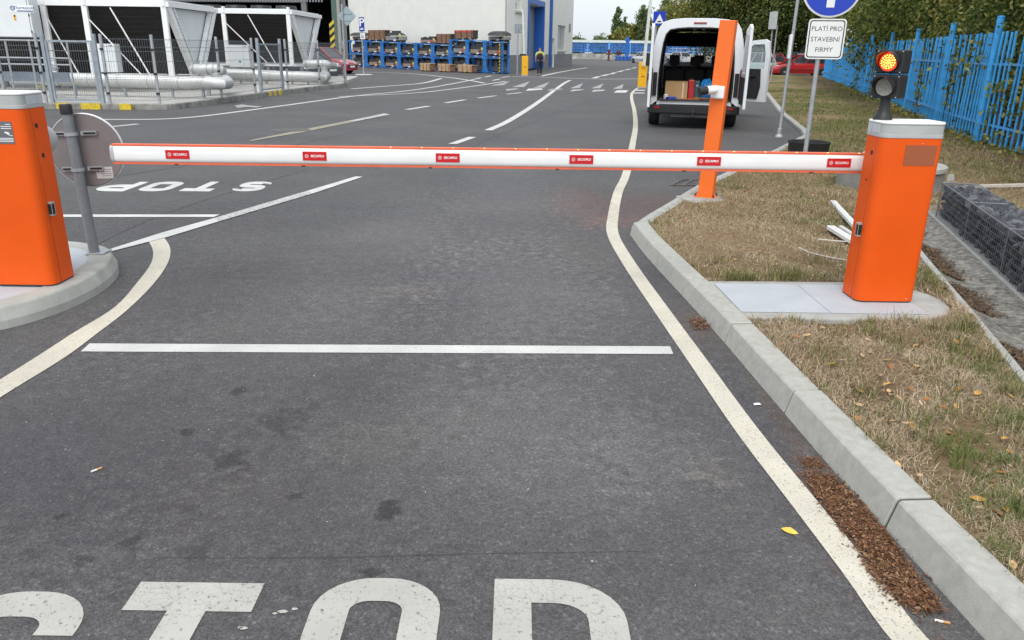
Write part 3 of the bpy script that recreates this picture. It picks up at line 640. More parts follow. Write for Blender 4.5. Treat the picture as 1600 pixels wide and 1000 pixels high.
# fallen leaves, one by one
def leaf_mesh(s):
    mb = MB(); vs = []; a = [(0, 0), (.22, .16), (.5, .25), (.8, .15), (1, 0), (.8, -.15), (.5, -.23), (.22, -.15)]
    cu = rng.uniform(.1, .5)
    mb.add([(x * s, y * s, s * (cu * (y * y * 2.5) + .25 * cu * (x - .5) ** 2 + .02)) for x, y in a] + [(.5 * s, 0, .0)], [(i, (i + 1) % 8, 8) for i in range(8)])
    return mb
LEAFCOLS = [mat('leaf %d' % i, c, .7, var=.3, scale=40) for i, c in enumerate([(.42, .17, .035), (.52, .33, .16), (.30, .12, .03), (.55, .38, .22), (.48, .26, .06)])]
lmesh = [leaf_mesh(s).mesh('fallen_leaf', LEAFCOLS[i % 5]) for i, s in enumerate((.05, .045, .055, .04, .06, .035, .05, .045, .04, .05))]
pts = [(1430, 582), (1498, 560), (1485, 552), (1532, 608), (1580, 706), (1540, 790), (1553, 792), (1440, 633), (1370, 580), (1355, 548), (1345, 548), (1412, 548), (1460, 566), (1390, 605), (1350, 620)]
lv = [tuple(G(a, b, .125)[:2]) for a, b in pts] + list(zip(*[q[:95] for q in scatter(300, 1.4, 3.4, 1.0, 4.6)])) + list(zip(*[q[:70] for q in scatter(400, 1.4, 6.5, 5.4, 11)]))
for i, (a, b) in enumerate(lv):
    o = place(lmesh[int(rng.integers(0, 10))], 'fallen_leaf', None, (a, b, float(vz(a, b)) + .012), (rng.uniform(-.3, .3), rng.uniform(-.3, .3), rng.uniform(0, 6.28)))
    tag(o, 'curled brown fallen leaf lying on the dry grass', 'leaf', 'fallen leaves on the verge')
yl = leaf_mesh(.062).build('fallen_leaf', mat('yellow leaf', (.72, .46, .07), .6, var=.2, scale=30)); p = G(1228, 829); yl.location = (p.x - .02, p.y, .008); yl.rotation_euler = (.25, .1, -.4)
tag(yl, 'single bright yellow leaf on the asphalt beside the cream line', 'leaf')
# brown flakes drifted against the kerb
def drift(poly_px, k, name, label, cols, size=(.004, .012), zmax=.012):
    poly = [tuple(G(a, b)[:2]) for a, b in poly_px]; xs = [p[0] for p in poly]; ys = [p[1] for p in poly]
    x, y = rng.uniform(min(xs), max(xs), k * 3), rng.uniform(min(ys), max(ys), k * 3); ok = inside(poly, x + rng.normal(0, .018, k * 3), y + rng.normal(0, .03, k * 3)); x, y = x[ok][:k], y[ok][:k]; k = len(x)
    s = (size[0] + (size[1] - size[0]) * rng.random(k) ** 2.2)[:, None]; c = np.stack([x, y, .004 + rng.uniform(0, zmax, k)], 1)
    u = rng.normal(size=(k, 3)); u[:, 2] *= .35; u /= np.linalg.norm(u, axis=1)[:, None]; v = np.cross(u, rng.normal(size=(k, 3)) * [.4, .4, 1] + [0, 0, 1]); v /= np.linalg.norm(v, axis=1)[:, None]
    co = np.stack([c - u * s, c + v * s * .45, c + u * s, c - v * s * .45], 1).reshape(-1, 3); co[:, 2] = np.maximum(co[:, 2], .0025)
    f = (np.arange(k)[:, None] * 4 + np.arange(4))
    o = raw_mesh(name, co, f, flakes(name, cols, .85), 'stuff'); return tag(o, label)
BR = [(.07, .03, .015), (.13, .055, .027), (.20, .09, .045), (.09, .045, .022), (.33, .20, .11), (.05, .024, .014)]
drift([(1256, 745), (1280, 738), (1312, 757), (1345, 790), (1395, 850), (1440, 905), (1468, 945), (1462, 962), (1428, 955), (1392, 930), (1360, 905), (1352, 880), (1340, 850), (1310, 815), (1280, 785)], 7500, 'leaf_litter', 'brown flaky litter drifted against the kerb', BR, (.0025, .013), .009)
drift([(1235, 720), (1290, 712), (1330, 755), (1400, 840), (1475, 925), (1500, 985), (1440, 985), (1385, 950), (1345, 900), (1325, 850), (1290, 810), (1255, 765)], 700, 'leaf_litter', 'loose brown scraps scattered round the main drift', BR, (.003, .009), .006)
drift([(1075, 520), (1115, 515), (1200, 620), (1300, 735), (1275, 745), (1170, 625)], 260, 'leaf_litter', 'thin trail of scraps along the foot of the kerb', BR, (.002, .006), .003)
drift([(1252, 718), (1275, 715), (1287, 725), (1275, 733), (1254, 730)], 420, 'leaf_litter', 'small patch of brown litter above the main drift', BR, (.003, .008), .006)
drift([(1075, 503), (1100, 498), (1108, 513), (1085, 517)], 420, 'leaf_litter', 'tuft of brown litter at the foot of the kerb', BR, (.004, .014), .02)
drift([(900, 300), (930, 285), (958, 290), (955, 315), (985, 325), (1045, 312), (1035, 335), (1000, 345), (985, 362), (945, 345), (905, 325)], 5200, 'red_grit', 'reddish grit washed up beside the cream line', [(.16, .095, .075), (.22, .15, .125), (.12, .08, .065)], (.002, .006), .003)
# butts, chips and twigs on the road
cb = MB(); cb.tube((-.011, 0, .004), (.012, 0, .004), .004, 7, mi=0); cb.tube((.0125, 0, .004), (.032, 0, .004), .004, 7, mi=1)
bo = cb.build('cigarette_butt', [mat('paper', (.75, .73, .68), .8), mat('cork tip', (.55, .30, .12), .8)])
for i, (a, b, r, lb) in enumerate(((147, 737, .9, 'cigarette butt alone on the left of the asphalt'), (1466, 972, -.3, 'white cigarette butt beside the kerb in the near right corner'))):
    o = bo if i == 0 else bo.copy(); p = G(a, b); o.location = (p.x, p.y, .001); o.rotation_euler = (0, 0, r)
    if i: COL.objects.link(o)
    tag(o, lb, 'cigarette butt', 'litter on the asphalt')
ps = MB(); q = G(1183, 633); ps.add([(-.018, -.006, .002), (0, -.011, .006), (.02, -.004, .003), (.014, .009, .007), (-.004, .012, .003), (-.017, .007, .006), (0, 0, .012)], [(i, (i + 1) % 6, 6) for i in range(6)])
ps = ps.build('paper_scrap', MATS['paper']); ps.location = (q.x, q.y, .001); tag(ps, 'small crumpled pale scrap of paper between the cream line and kerb', 'paper scrap')
ch = MB()
for _ in range(90):
    p = (rng.uniform(-2.4, 1.1), rng.uniform(1.8, 6.5), .002); s = rng.uniform(.0012, .003) * (1.6 if rng.random() < .12 else 1)
    ch.box(p, (s * 2, s * 1.3, s), rz=rng.uniform(0, 3))
tag(ch.build('stone_chips', mat('pale chip', (.36, .35, .32), .8, var=.3)), 'tiny pale stone chips strewn on the asphalt', kind='stuff')
pd = MB()
for a, b, s in ((442, 957, .014), (430, 960, .008), (381, 983, .012), (375, 982, .008), (460, 953, .01)):
    p = G(a, b); pd.add([(p.x + s * c * rng.uniform(.6, 1.4), p.y + s * d * .7, .0042) for c, d in ((1, 0), (.6, .7), (-.5, .8), (-1, .1), (-.4, -.8), (.5, -.7))], [(0, 1, 2, 3, 4, 5)])
pd.build('paint_drip', PLET, road)
drain = MB()
a, b, c, d = G(1048, 290.5), G(1066, 281.5), G(1112, 281.5), G(1106, 290.5)
drain.quad(a + Vector((0, 0, .003)), d + Vector((0, 0, .003)), c + Vector((0, 0, .003)), b + Vector((0, 0, .003)), mi=0)
for i in range(4): drain.bar(a.lerp(d, i / 3) + Vector((0, 0, .008)), b.lerp(c, i / 3) + Vector((0, 0, .008)), .035, .008, mi=1)
drain.bar(a + Vector((0, 0, .0085)), d + Vector((0, 0, .0085)), .04, .008, mi=1); drain.bar(b + Vector((0, 0, .0085)), c + Vector((0, 0, .0085)), .04, .008, mi=1)
tag(drain.build('drain_grate', [DARK, mat('rusty iron', (.12, .095, .085), .7, metal=.3, var=.3)]), 'rusty drain grate in the road beside the orange post', 'drain')
mh = MB(); p = G(456, 203.5); mh.lathe([(.42, 0), (.42, .006), (.36, .008)], 20, (p.x, p.y, 0)); mh.build('manhole_cover', mat('iron cover', (.10, .095, .09), .7, metal=.3, var=.3), road)

# ------------------------------------------------------------------ pad under the right cabinet
pp = smooth_line([(2.5, 5.37), (2.70, 5.30), (2.84, 5.10), (2.86, 4.88), (2.76, 4.66), (2.55, 4.55)], 4)
outer = [(1.40, 4.53)] + [(p.x, p.y) for p in pp[::-1]] + [(1.33, 5.34)]
mb = MB(); mb.prism(outer, -.05, .104)
pad = tag(mb.build('concrete_pad', CONC, bevel=.012), 'pale concrete pad under the right barrier cabinet', kind='structure')
for (xa, xb) in ((1.42, 2.0), (2.004, 2.62)):
    mb = MB(); mb.prism([(xa + (.02 if xa < 1.5 else 0), 4.64), (xb, 4.64), (xb, 5.26), (xa, 5.26)], .105, .110); mb.build('screed_panel', PADC, pad, bevel=.002)
# ------------------------------------------------------------------ traffic island on the left
isl = tag(bpy.data.objects.new('traffic_island', None), 'raised concrete island under the left barrier cabinet', kind='structure'); COL.objects.link(isl)
IS = smooth_line([(-5.2, 4.12), (-4.2, 4.16), (-3.5, 4.22), (-3.12, 4.38), (-2.94, 4.67), (-2.875, 5.0), (-2.89, 5.35), (-2.99, 5.70), (-3.2, 6.02), (-3.6, 6.2), (-4.3, 6.3), (-5.2, 6.34)], 4)
ISTONE = mat('island kerb', (.36, .365, .335), .85, var=.12, scale=6, bump=.25, bscale=180, dirt=.5, dirtcol=(.20, .195, .165))
stones(IS, [(0, -.1), (.012, .05), (.045, .125), (.06, .132), (.20, .135), (.20, -.1)], 1.02, isl, ISTONE, side=-1, gap=.005, step=.09)
N = normals2(IS); mb = MB(); mb.prism([(p.x - n.x * .195, p.y - n.y * .195) for p, n in zip(IS, N)], -.05, .128)
mb.build('island_pad', PADC, isl)

# ------------------------------------------------------------------ gutter, edging, gabion
mb = MB(); cs = [(.05, .10), (.10, .075), (.2, .03), (.28, .016), (.38, .026), (.46, .042), (.66, .048)]
ys = np.arange(.3, 9.0, .15)
X = [[(EDGX(yy) + o * .96, yy - o * .27, z) for o, z in cs] for yy in ys]
for i in range(len(ys) - 1):
    for j in range(len(cs) - 1): mb.quad(X[i][j], X[i][j + 1], X[i + 1][j + 1], X[i + 1][j])
GUTM = mat('mossy gutter concrete', (.215, .205, .185), .95, var=.5, scale=22, bump=1.0, bscale=70, spec=.2, dirt=.95, dirtcol=(.055, .05, .042))
tag(mb.build('gutter', GUTM, smooth=60), 'weathered concrete drainage gutter', kind='structure')
mb = MB(); mb.quad((EDGX(.3) + .45, .3, .0235), (EDGX(.3) + .64, .3, .0235), (EDGX(8.6) + .64, 8.6, .0235), (EDGX(8.6) + .45, 8.6, .0235))
edg = tag(bpy.data.objects.new('gutter_edging', None), 'narrow concrete edging beside the gutter', kind='structure'); COL.objects.link(edg)
stones([(EDGX(.4), .4), (EDGX(8.9), 8.9)], [(0, -.05), (0, .105), (.05, .105), (.05, -.05)], 1.0, edg, CONC, name='edging_stone', side=1)
gs = MB()
mb2 = MB(); ys2 = [.4 + i * .5 for i in range(17)]
for ya in ys2:
    gs.prism([(EDGX(ya) + .48, ya - .12), (EDGX(ya) + .66, ya - .17), (EDGX(ya + .49) + .66, ya + .32), (EDGX(ya + .49) + .48, ya + .37)], .0, .054)
gs.build('gutter_slab', CONC, bpy.data.objects['gutter'])
# dark leaf dirt lying in the gutter
k = 14000; t = rng.uniform(2.5, 8.3, k); dens = (np.sin(t * 2.3) + np.sin(t * 5.1 + 1)) > -.5; t = t[dens]; k = len(t); o_ = np.abs(rng.normal(.09, .075, k))
x = EDGX(t) + .06 + o_; z = np.interp(o_ + .06, [a for a, _ in cs], [b for _, b in cs]) + rng.uniform(.006, .02, k)
u = rng.normal(size=(k, 3)); u[:, 2] *= .3; u /= np.linalg.norm(u, axis=1)[:, None]; v = np.stack([-u[:, 1], u[:, 0], u[:, 2] * 0], 1); s = rng.uniform(.006, .018, k)[:, None]; c = np.stack([x, t, z], 1)
o = raw_mesh('gutter_litter', np.stack([c - u * s, c + v * s * .5, c + u * s, c - v * s * .5], 1).reshape(-1, 3), np.arange(k)[:, None] * 4 + np.arange(4), flakes('gutter dirt', [(.03, .02, .014), (.07, .045, .03), (.14, .09, .05), (.05, .035, .025), (.25, .16, .08)], .9), 'stuff'); tag(o, 'dark dead leaves lying in the gutter')

gab = thing('gabion', 'wire basket wall filled with dark grey stones beside the gutter', 'gabion wall', (GABX(3.6), 3.6, .05), math.atan2(1, .288) - PI / 2)
GL, GWD, GH = 4.6, .33, .36        # runs along local +y
STONE = mat('basalt', (.042, .045, .053), .7, var=.35, scale=30, bump=.4, bscale=90); STONE2 = mat('pale basalt', (.12, .125, .135), .7, var=.3, scale=30, bump=.4, bscale=90)
def stone_mesh(m):
    bm = bmesh.new(); bmesh.ops.create_icosphere(bm, subdivisions=1, radius=1); bm.verts.ensure_lookup_table()
    sc = (rng.uniform(.8, 1.25), rng.uniform(.7, 1.1), rng.uniform(.5, .85))
    for v_ in bm.verts: v_.co = Vector((v_.co.x * sc[0], v_.co.y * sc[1], v_.co.z * sc[2])) * rng.uniform(.72, 1.2)
    me = bpy.data.meshes.new('stone'); bm.to_mesh(me); bm.free(); me.materials.append(m); return me
sm = [stone_mesh(STONE if i % 3 else STONE2) for i in range(12)]
cnt = 0
def stone_at(c, r):
    global cnt
    place(sm[int(rng.integers(0, 12))], 'stone', gab, c, tuple(rng.uniform(0, 6.28, 3)), (r, r, r)); cnt += 1
for iy in range(47):                      # face stones, then top stones; nearest 300 as parts
    yy = 1.0 + iy * .077
    for z in (.045, .125, .20, .275):
        if cnt < 168: stone_at((.045 + rng.uniform(-.012, .012), yy + rng.uniform(-.02, .02), z + rng.uniform(-.015, .015)), rng.uniform(.040, .060))
    for xx in (.06, .14, .22, .29):
        if cnt < 296 and iy < 47: stone_at((xx + rng.uniform(-.015, .015), yy + rng.uniform(-.02, .02), .325 + rng.uniform(-.012, .012)), rng.uniform(.040, .060)) if iy < 44 else None
fill = MB()
def fill_stone(c, r):
    me = sm[int(rng.integers(0, 12))]; R = Matrix.Rotation(rng.uniform(0, 6), 3, Vector(rng.normal(size=3)).normalized())
    fill.add([Vector(c) + R @ v_.co * r for v_ in me.vertices], [tuple(p.vertices) for p in me.polygons])
for iy in range(61):
    yy = .03 + iy * .077
    for z in (.045, .125, .20, .275, .318):
        for xx in (.05, .13, .21, .285):
            fill_stone((xx + (.03 if xx < .1 else 0) + rng.uniform(-.02, .02), yy + .03 + rng.uniform(-.025, .025), min(.30, z) + rng.uniform(-.02, .01)), rng.uniform(.042, .06))
tag(fill.build('stone_fill', STONE, gab), kind='stuff')
wm = MB(); WIRE = mat('basket wire', (.20, .21, .23), .45, metal=.5, var=.1); rw = .0017
for i in range(93):
    yy = i * .05; wm.tube((0, yy, 0), (0, yy, GH), rw, 4, cap=False); wm.tube((0, yy, GH), (GWD, yy, GH), rw, 4, cap=False)
for i in range(8):
    wm.tube((0, 0, i * .05), (0, GL, i * .05), rw, 4, cap=False); wm.tube((.047 * i, 0, GH), (.047 * i, GL, GH), rw, 4, cap=False)
for i in range(8): wm.tube((.047 * i, GL, 0), (.047 * i, GL, GH), rw, 4, cap=False); wm.tube((0, GL, .05 * i), (GWD, GL, .05 * i), rw, 4, cap=False)
tag(wm.build('wire_mesh', WIRE, gab), kind='stuff')
fr = MB()
for xx, zz in ((0, 0), (0, GH), (GWD, GH)): fr.tube((xx, 0, zz), (xx, GL, zz), .005, 6)
for yy in (0, 1.15, 2.3, 3.45, GL): fr.tube((0, yy, 0), (0, yy, GH), .005, 6); fr.tube((0, yy, GH), (GWD, yy, GH), .005, 6)
fr.build('basket_frame', WIRE, gab)

ring = thing('concrete_shaft', 'round concrete shaft with a lid in the grass behind the right cabinet', 'manhole', (4.62, 9.65, ZV - .05))
mb = MB(); mb.lathe([(.60, 0), (.60, .27), (.575, .285), (.56, .285)], 36); mb.build('shaft_ring', OLDCONC, ring, smooth=30)
mb = MB(); mb.lathe([(.62, .286), (.62, .335), (.60, .345)], 36); mb.build('lid', CONC, ring, smooth=30)
mk = MB(); p = G(1497, 288, .1); mk.prism(rrect(.11, .05, .015), 0, .12, top=rrect(.07, .03, .01)); o = mk.build('boundary_stone', CONC); o.location = (p.x, p.y + .2, ZV - .02); tag(o, 'small pale marker stone behind the far end of the stone basket', 'marker')
a, b = G(1505, 294, .1), G(1640, 291.5, .1); mb = MB(); mb.bar((a.x, a.y, ZV + .02), (b.x, b.y, ZV + .03), .05, .035); tag(mb.build('timber_batten', mat('pale batten', (.5, .46, .4), .8, var=.15)), 'long pale batten lying in the grass toward the blue fence', 'batten')
# ================================================================== BOOM BARRIERS
def cabinet(t, W, D, H, cap, seam, body_r=.055):
    "sheet steel cabinet standing on local z=0: body, door, plinth line, lens band, lid, lock, key holes. seam = side (-1/+1) on which the door joint shows"
    r = {(1, -1): body_r, (-1, -1): body_r, (1, 1): .03, (-1, 1): .03}
    yj = -D / 2 + .085
    full = rrect(W, D, r, 6)
    front = [p for p in full if p[1] <= yj - .003]; back = [p for p in full if p[1] >= yj + .003]
    fx = sorted(front, key=lambda p: math.atan2(p[1] - yj, p[0]))           # left .. right along the front
    fp = [(-W / 2, yj - .003)] + fx + [(W / 2, yj - .003)]
    bx = sorted(back, key=lambda p: math.atan2(p[1] - yj, p[0]))
    bp = [(W / 2, yj + .003)] + bx + [(-W / 2, yj + .003)]
    MB().prism(fp, .008, H).build('door', ORANGE, t, smooth=35, bevel=.002)
    MB().prism(bp, .008, H).build('cabinet_body', ORANGE, t, smooth=35, bevel=.002)
    MB().prism([(x * .985, y * .975) for x, y in full], 0, H - .01).build('inner_frame', DARK, t)
    h0 = H + cap * .24; h1 = H + cap * .80
    MB().prism([(x * 1.012, y * 1.02) for x, y in full], H + .001, h0).build('cap_ring', GREY, t, smooth=35, bevel=.002)
    MB().prism([(x * 1.0, y * 1.005) for x, y in full], h0 + .0005, h1).build('lens_band', LENS, t, smooth=35)
    mb = MB()
    for s in (-1, 1):
        mb.box((s * W * .503, -D * .05, (h0 + h1) / 2), (.004, D * .42, (h1 - h0) * .98)); mb.box((s * W * .503, D * .3, (h0 + h1) / 2), (.003, D * .2, (h1 - h0) * .98))
        mb.build('lens_shade', mat('lens shade', (.50, .53, .56), .4, var=.05), t); mb = MB()
    MB().prism([(x * 1.015, y * 1.03) for x, y in full], h1 + .0005, H + cap).build('lid', WHITE, t, smooth=35, bevel=.012, segs=3)
    mb = MB(); yl = yj + .045
    mb.box((seam * (W / 2 + .012), yj + .02, H * .44), (.026, .04, .09), mi=0); mb.box((seam * (W / 2 + .0255), yj + .014, H * .44), (.003, .026, .066), mi=1); mb.box((seam * (W / 2 + .012), yj - .0005, H * .44), (.02, .003, .066), mi=1)
    mb.build('lock', [mat('lock steel', (.45, .45, .44), .35, metal=.5), BLACK], t, bevel=.002)
    for z, yy in ((H * .905, yj + .035), (H * .74, yj + .05)):
        mb = MB(); mb.tube((seam * (W / 2 - .003), yy, z), (seam * (W / 2 + .002), yy, z), .015 if z > H * .8 or seam > 0 else .007, 14); mb.build('key_hole', BLACK, t)
    return t
def logo_sticker(parent, x, y, z, w=.157, h=.058, tilt=0.):
    mb = MB(); mb.box((x, y, z), (w, .0016, h), mi=0)
    yf = y - .0013
    c = Vector((x - w * .33, yf, z))
    n = 18; vs = [c + Vector((math.cos(2 * PI * i / n) * r, 0, math.sin(2 * PI * i / n) * r)) for r in (h * .20, h * .155) for i in range(n)]
    mb.add(vs, [(i, (i + 1) % n, n + (i + 1) % n, n + i) for i in range(n)], 1)
    for dx in (-.045, .045): mb.box((c.x + dx * h, yf, c.z), (h * .035, .0004, h * .2), mi=1)
    mb.text('SECAPRO', h * .36, (x + w * .12, yf, z), (1, 0, 0), (0, 0, 1), mi=1, bold=.03)
    for v in mb.v: pass
    o = mb.build('sticker', [RED, mat('sticker white', (.8, .78, .78), .5)], parent); return o

rb = thing('boom_barrier', 'orange barrier cabinet on the right with white boom reaching across the lane', 'barrier', (2.443, 4.985, .111), 0)
cabinet(rb, .385, .25, 1.052, .098, -1)
mb = MB(); mb.box((.052, -.1262, .951), (.192, .0016, .124)); mb.build('plate', mat('brown plate', (.31, .085, .032), .7, var=.03), rb)
mb = MB(); mb.box((.055, -.1262, 1.024), (.006, .002, .006)); mb.box((.13, -.1262, .03), (.008, .002, .006)); mb.build('screw', GREY, rb)
ARM_Y, ARM_Z = .225, .852     # local
mb = MB(); mb.lathe([(.02, -.08), (.095, -.08), (.108, -.05), (.112, .0), (.10, .055), (.07, .075), (.02, .08)], 28, (-.045, .215, ARM_Z), Matrix.Rotation(PI / 2, 3, 'X')); mb.tube((-.085, .12, ARM_Z), (-.085, .2, ARM_Z), .06, 16)
mb.build('arm_mount', WHITE, rb, smooth=40)
# the boom: rounded white section with a strip along its top and bottom edges
sec = [(.5 * .072 * math.copysign(abs(math.cos(a)) ** .75, math.cos(a)), .5 * .112 * math.copysign(abs(math.sin(a)) ** .55, math.sin(a))) for a in [2 * PI * i / 28 for i in range(28)]]
xl, xr = -5.095, -.06
def armdz(x): return -.006 * ((x - xr) / (xl - xr)) ** 2 + .004
xs = [xr + (xl - xr) * i / 12 for i in range(13)]
mb = MB(); vs = [(x, ARM_Y + a, ARM_Z + b + armdz(x)) for x in xs for a, b in sec]; n = 28
mb.add(vs, [(k * n + i, k * n + (i + 1) % n, (k + 1) * n + (i + 1) % n, (k + 1) * n + i) for k in range(12) for i in range(n)] + [tuple(range(n)), tuple(range(13 * n - 1, 12 * n - 1, -1))])
arm = mb.build('boom', ARMWHITE, rb, smooth=40)
for s in (1, -1):
    mb = MB(); w, h = (.05, .011) if s > 0 else (.05, .013)
    vs = []
    for x in xs:
        zc = ARM_Z + armdz(x) + s * (.0575 + h / 2 - .005); vs += [(x, ARM_Y - w / 2, zc - h / 2), (x, ARM_Y + w / 2, zc - h / 2), (x, ARM_Y + w / 2, zc + h / 2), (x, ARM_Y - w / 2, zc + h / 2)]
    mb.add(vs, [(k * 4 + i, k * 4 + (i + 1) % 4, k * 4 + 4 + (i + 1) % 4, k * 4 + 4 + i) for k in range(12) for i in range(4)] + [(0, 1, 2, 3), (51, 50, 49, 48)])
    mb.build('edge_strip', ARMEDGE, arm)
mb = MB(); x0 = xl - .004
mb.add([(x0 + dx, ARM_Y + a * k, ARM_Z + b * k + armdz(xl)) for dx, k in ((.022, 1.07), (0, 1.07), (-.004, .95)) for a, b in sec], [(k * n + i, k * n + (i + 1) % n, (k + 1) * n + (i + 1) % n, (k + 1) * n + i) for k in range(2) for i in range(n)] + [tuple(range(3 * n - 1, 2 * n - 1, -1))])
mb.build('end_cap', GREY, arm, smooth=40)
AMBER = mat('amber led', (1.0, .50, .12), .4, emit=1.0)
for i in range(24):
    x = xr - .12 - i * .205
    mb = MB(); mb.box((x, ARM_Y - .02, ARM_Z + armdz(x) + .0635), (.010, .012, .006)); mb.build('edge_light', AMBER if i < 16 else ARMEDGE, arm, bevel=.002, segs=1)
for px in (280, 493, 700, 908, 1107, 1310):
    p = V(px, 250, 5.19); x = p.x - 2.443
    logo_sticker(arm, x, ARM_Y - .0372, ARM_Z + armdz(x) + .002)
mb = MB()
for x in xs[1:-1:2]: mb.box((x, ARM_Y - .022, ARM_Z + armdz(x) - .0655), (.02, .02, .009))
mb.build('strip_clip', DARK, arm)

lb = thing('boom_barrier', 'orange barrier cabinet on the concrete island at the left edge', 'barrier', (-3.205, 5.01, .136), 0)
cabinet(lb, .40, .26, 1.125, .098, 1)
nx = V(19, 197, 4.88).x + 3.205 - .096 + .075
mb = MB(); mb.box((-.075, -.1312, .985), (.19, .0016, .135), mi=0)
for z, x0, x1 in ((1.035, -.02, .012), (1.022, -.05, .015), (1.01, -.05, .014), (.951, -.14, .015), (.942, -.14, .015), (.933, -.14, .015)): mb.box(((x0 + x1) / 2, -.1324, z), (x1 - x0, .0006, .004), mi=1)
mb.box((-.018, -.1324, .984), (.028, .0006, .010), M=Matrix.Rotation(.25, 3, 'Y'), mi=1); mb.tube((-.018, -.132, .978), (.0, -.132, .968), .002, 6, mi=1); mb.box((.006, -.1324, .968), (.018, .0006, .003), mi=1)
mb.v = [(a + nx, b, c) for a, b, c in mb.v]; mb.build('camera_notice', [mat('notice grey', (.13, .13, .14), .5), WHITE], lb)
mb = MB(); mb.lathe([(.02, -.07), (.085, -.07), (.10, -.03), (.10, .03), (.08, .06), (.02, .065)], 28, (.055, .235, .905), Matrix.Rotation(PI / 2, 3, 'X')); mb.tube((.055, .13, .905), (.055, .2, .905), .05, 14); mb.build('arm_mount', GREY, lb, smooth=40)

# ------------------------------------------------------------------ red/clear signal on the right cabinet
tl = thing('traffic_light', 'black two lamp signal with glowing upper lamp on the right barrier cabinet', 'traffic light', (2.305, 5.03, 1.2615), math.radians(-46)); tl.scale = (1.1, 1.1, 1.08)
mb = MB(); mb.lathe([(.052, 0), (.050, .012), (.040, .03), (.030, .055), (.027, .09), (.027, .125)], 24); mb.build('stand', BLACK, tl, smooth=50)
for k, (zc, lit) in enumerate(((.318, 1), (.183, 0))):
    mb = MB(); mb.box((0, .02, zc), (.150, .115, .128)); md = mb.build('lamp_housing', BLACK, tl, bevel=.008)
    mb = MB(); n = 26; R = .058
    vs = []
    for yy in (-.037, -.105):
        for i in range(n): 
            a = 2 * PI * i / n; low = (math.sin(a) < -.35); 
            y_ = yy if not (yy < -.05) else (-.037 - .068 * max(0.12, min(1, .62 + .75 * math.sin(a))))
            vs.append((R * math.cos(a), y_, zc + R * math.sin(a)))
    for yy in (-.037, -.105):
        for i in range(n):
            a = 2 * PI * i / n; y_ = yy if not (yy < -.05) else (-.037 - .068 * max(0.12, min(1, .62 + .75 * math.sin(a))))
            vs.append(((R - .004) * math.cos(a), y_, zc + (R - .004) * math.sin(a)))
    F = [(i, (i + 1) % n, n + (i + 1) % n, n + i) for i in range(n)] + [(2 * n + (i + 1) % n, 2 * n + i, 3 * n + i, 3 * n + (i + 1) % n) for i in range(n)] + [(n + i, n + (i + 1) % n, 3 * n + (i + 1) % n, 3 * n + i) for i in range(n)]
    mb.add(vs, F); mb.build('visor', BLACK, md, smooth=50)
    mb = MB(); mb.lathe([(.002, -.008), (.03, -.006), (.05, .0)], 24, (0, -.042, zc), Matrix.Rotation(-PI / 2, 3, 'X').inverted())
    mb.build('lens', mat('lit lens', (1.0, .035, .006), .3, emit=1.0) if lit else mat('clear lens', (.42, .41, .37), .35, var=.25, scale=160), md, smooth=60)
    mb = MB()
    for rr, m_ in ((0, 1), (.012, 6), (.024, 11), (.036, 16)):
        for j in range(m_):
            a = 2 * PI * j / m_ + rr * 40; mb.lathe([(.0042, 0), (.0034, .004), (.001, .0055)], 7, (rr * math.cos(a), -.0505, zc + rr * math.sin(a)), Matrix.Rotation(PI / 2, 3, 'X'))
    mb.build('led_cluster', mat('lit led', (1.0, .50, .09), .3, emit=2.6) if lit else mat('clear led', (.50, .49, .45), .3, var=.2), md)
    mb = MB()
    for sx in (-1, 1):
        for sz in (-1, 1): mb.tube((sx * .066, -.0385, zc + sz * .056), (sx * .066, -.036, zc + sz * .056), .0035, 8)
    mb.build('screw', GREY, md)

# ------------------------------------------------------------------ orange camera post
op = thing('camera_post', 'tall square orange steel post bolted to a concrete footing behind the boom', 'post', (2.178, 8.80, ZV - .02), math.radians(-27)); op.rotation_euler = (0, .036, math.radians(-27))
mb = MB(); mb.box((0, 0, .955), (.165, .12, 1.86)); mb.build('post_tube', mat('post orange', (.82, .15, .015), .45, var=.05, scale=3), op, bevel=.006)
mb = MB(); mb.box((0, 0, .025), (.235, .19, .012)); mb.build('base_plate', mat('post orange', (1, 1, 1)), op)
for sx in (-1, 1):
    for sy in (-1, 1): mb = MB(); mb.tube((sx * .1, sy * .078, .031), (sx * .1, sy * .078, .055), .009, 6); mb.tube((sx * .1, sy * .078, .031), (sx * .1, sy * .078, .042), .015, 6); mb.build('anchor_bolt', DARK, op)
mb = MB(); mb.prism(rrect(.62, .40, .04), -.06, .018); o = mb.build('footing_slab', CONC, None, bevel=.01); o.location = (2.19, 8.74, ZV - .02); o.rotation_euler = (0, 0, math.radians(20)); tag(o, 'small concrete footing under the square orange post', 'footing')
cc = thing('security_camera', 'white bullet camera with black front clamped to the square orange post', 'camera', (2.217, 8.785, 1.235), math.radians(-27)); cc.rotation_euler = (0, .036, math.radians(-27))
mb = MB(); mb.box((.0, -.085, 0), (.14, .05, .135)); mb.build('junction_box', WHITE, cc, bevel=.018, segs=3)
mb = MB(); mb.tube((-.02, -.11, .01), (-.07, -.15, .035), .022, 10); mb.build('bracket', WHITE, cc, smooth=40)
d = Vector((-.75, -.62, -.14)).normalized(); a = Vector((.0, -.145, .035))
mb = MB(); mb.path([a, a + d * .008, a + d * .11, a + d * .118], [.03, .042, .044, .043], 18); mb.build('camera_body', WHITE, cc, smooth=40)
mb = MB(); mb.path([a + d * .112, a + d * .2, a + d * .205], [.0435, .0445, .040], 18); mb.build('lens_hood', BLACK, cc, smooth=40)

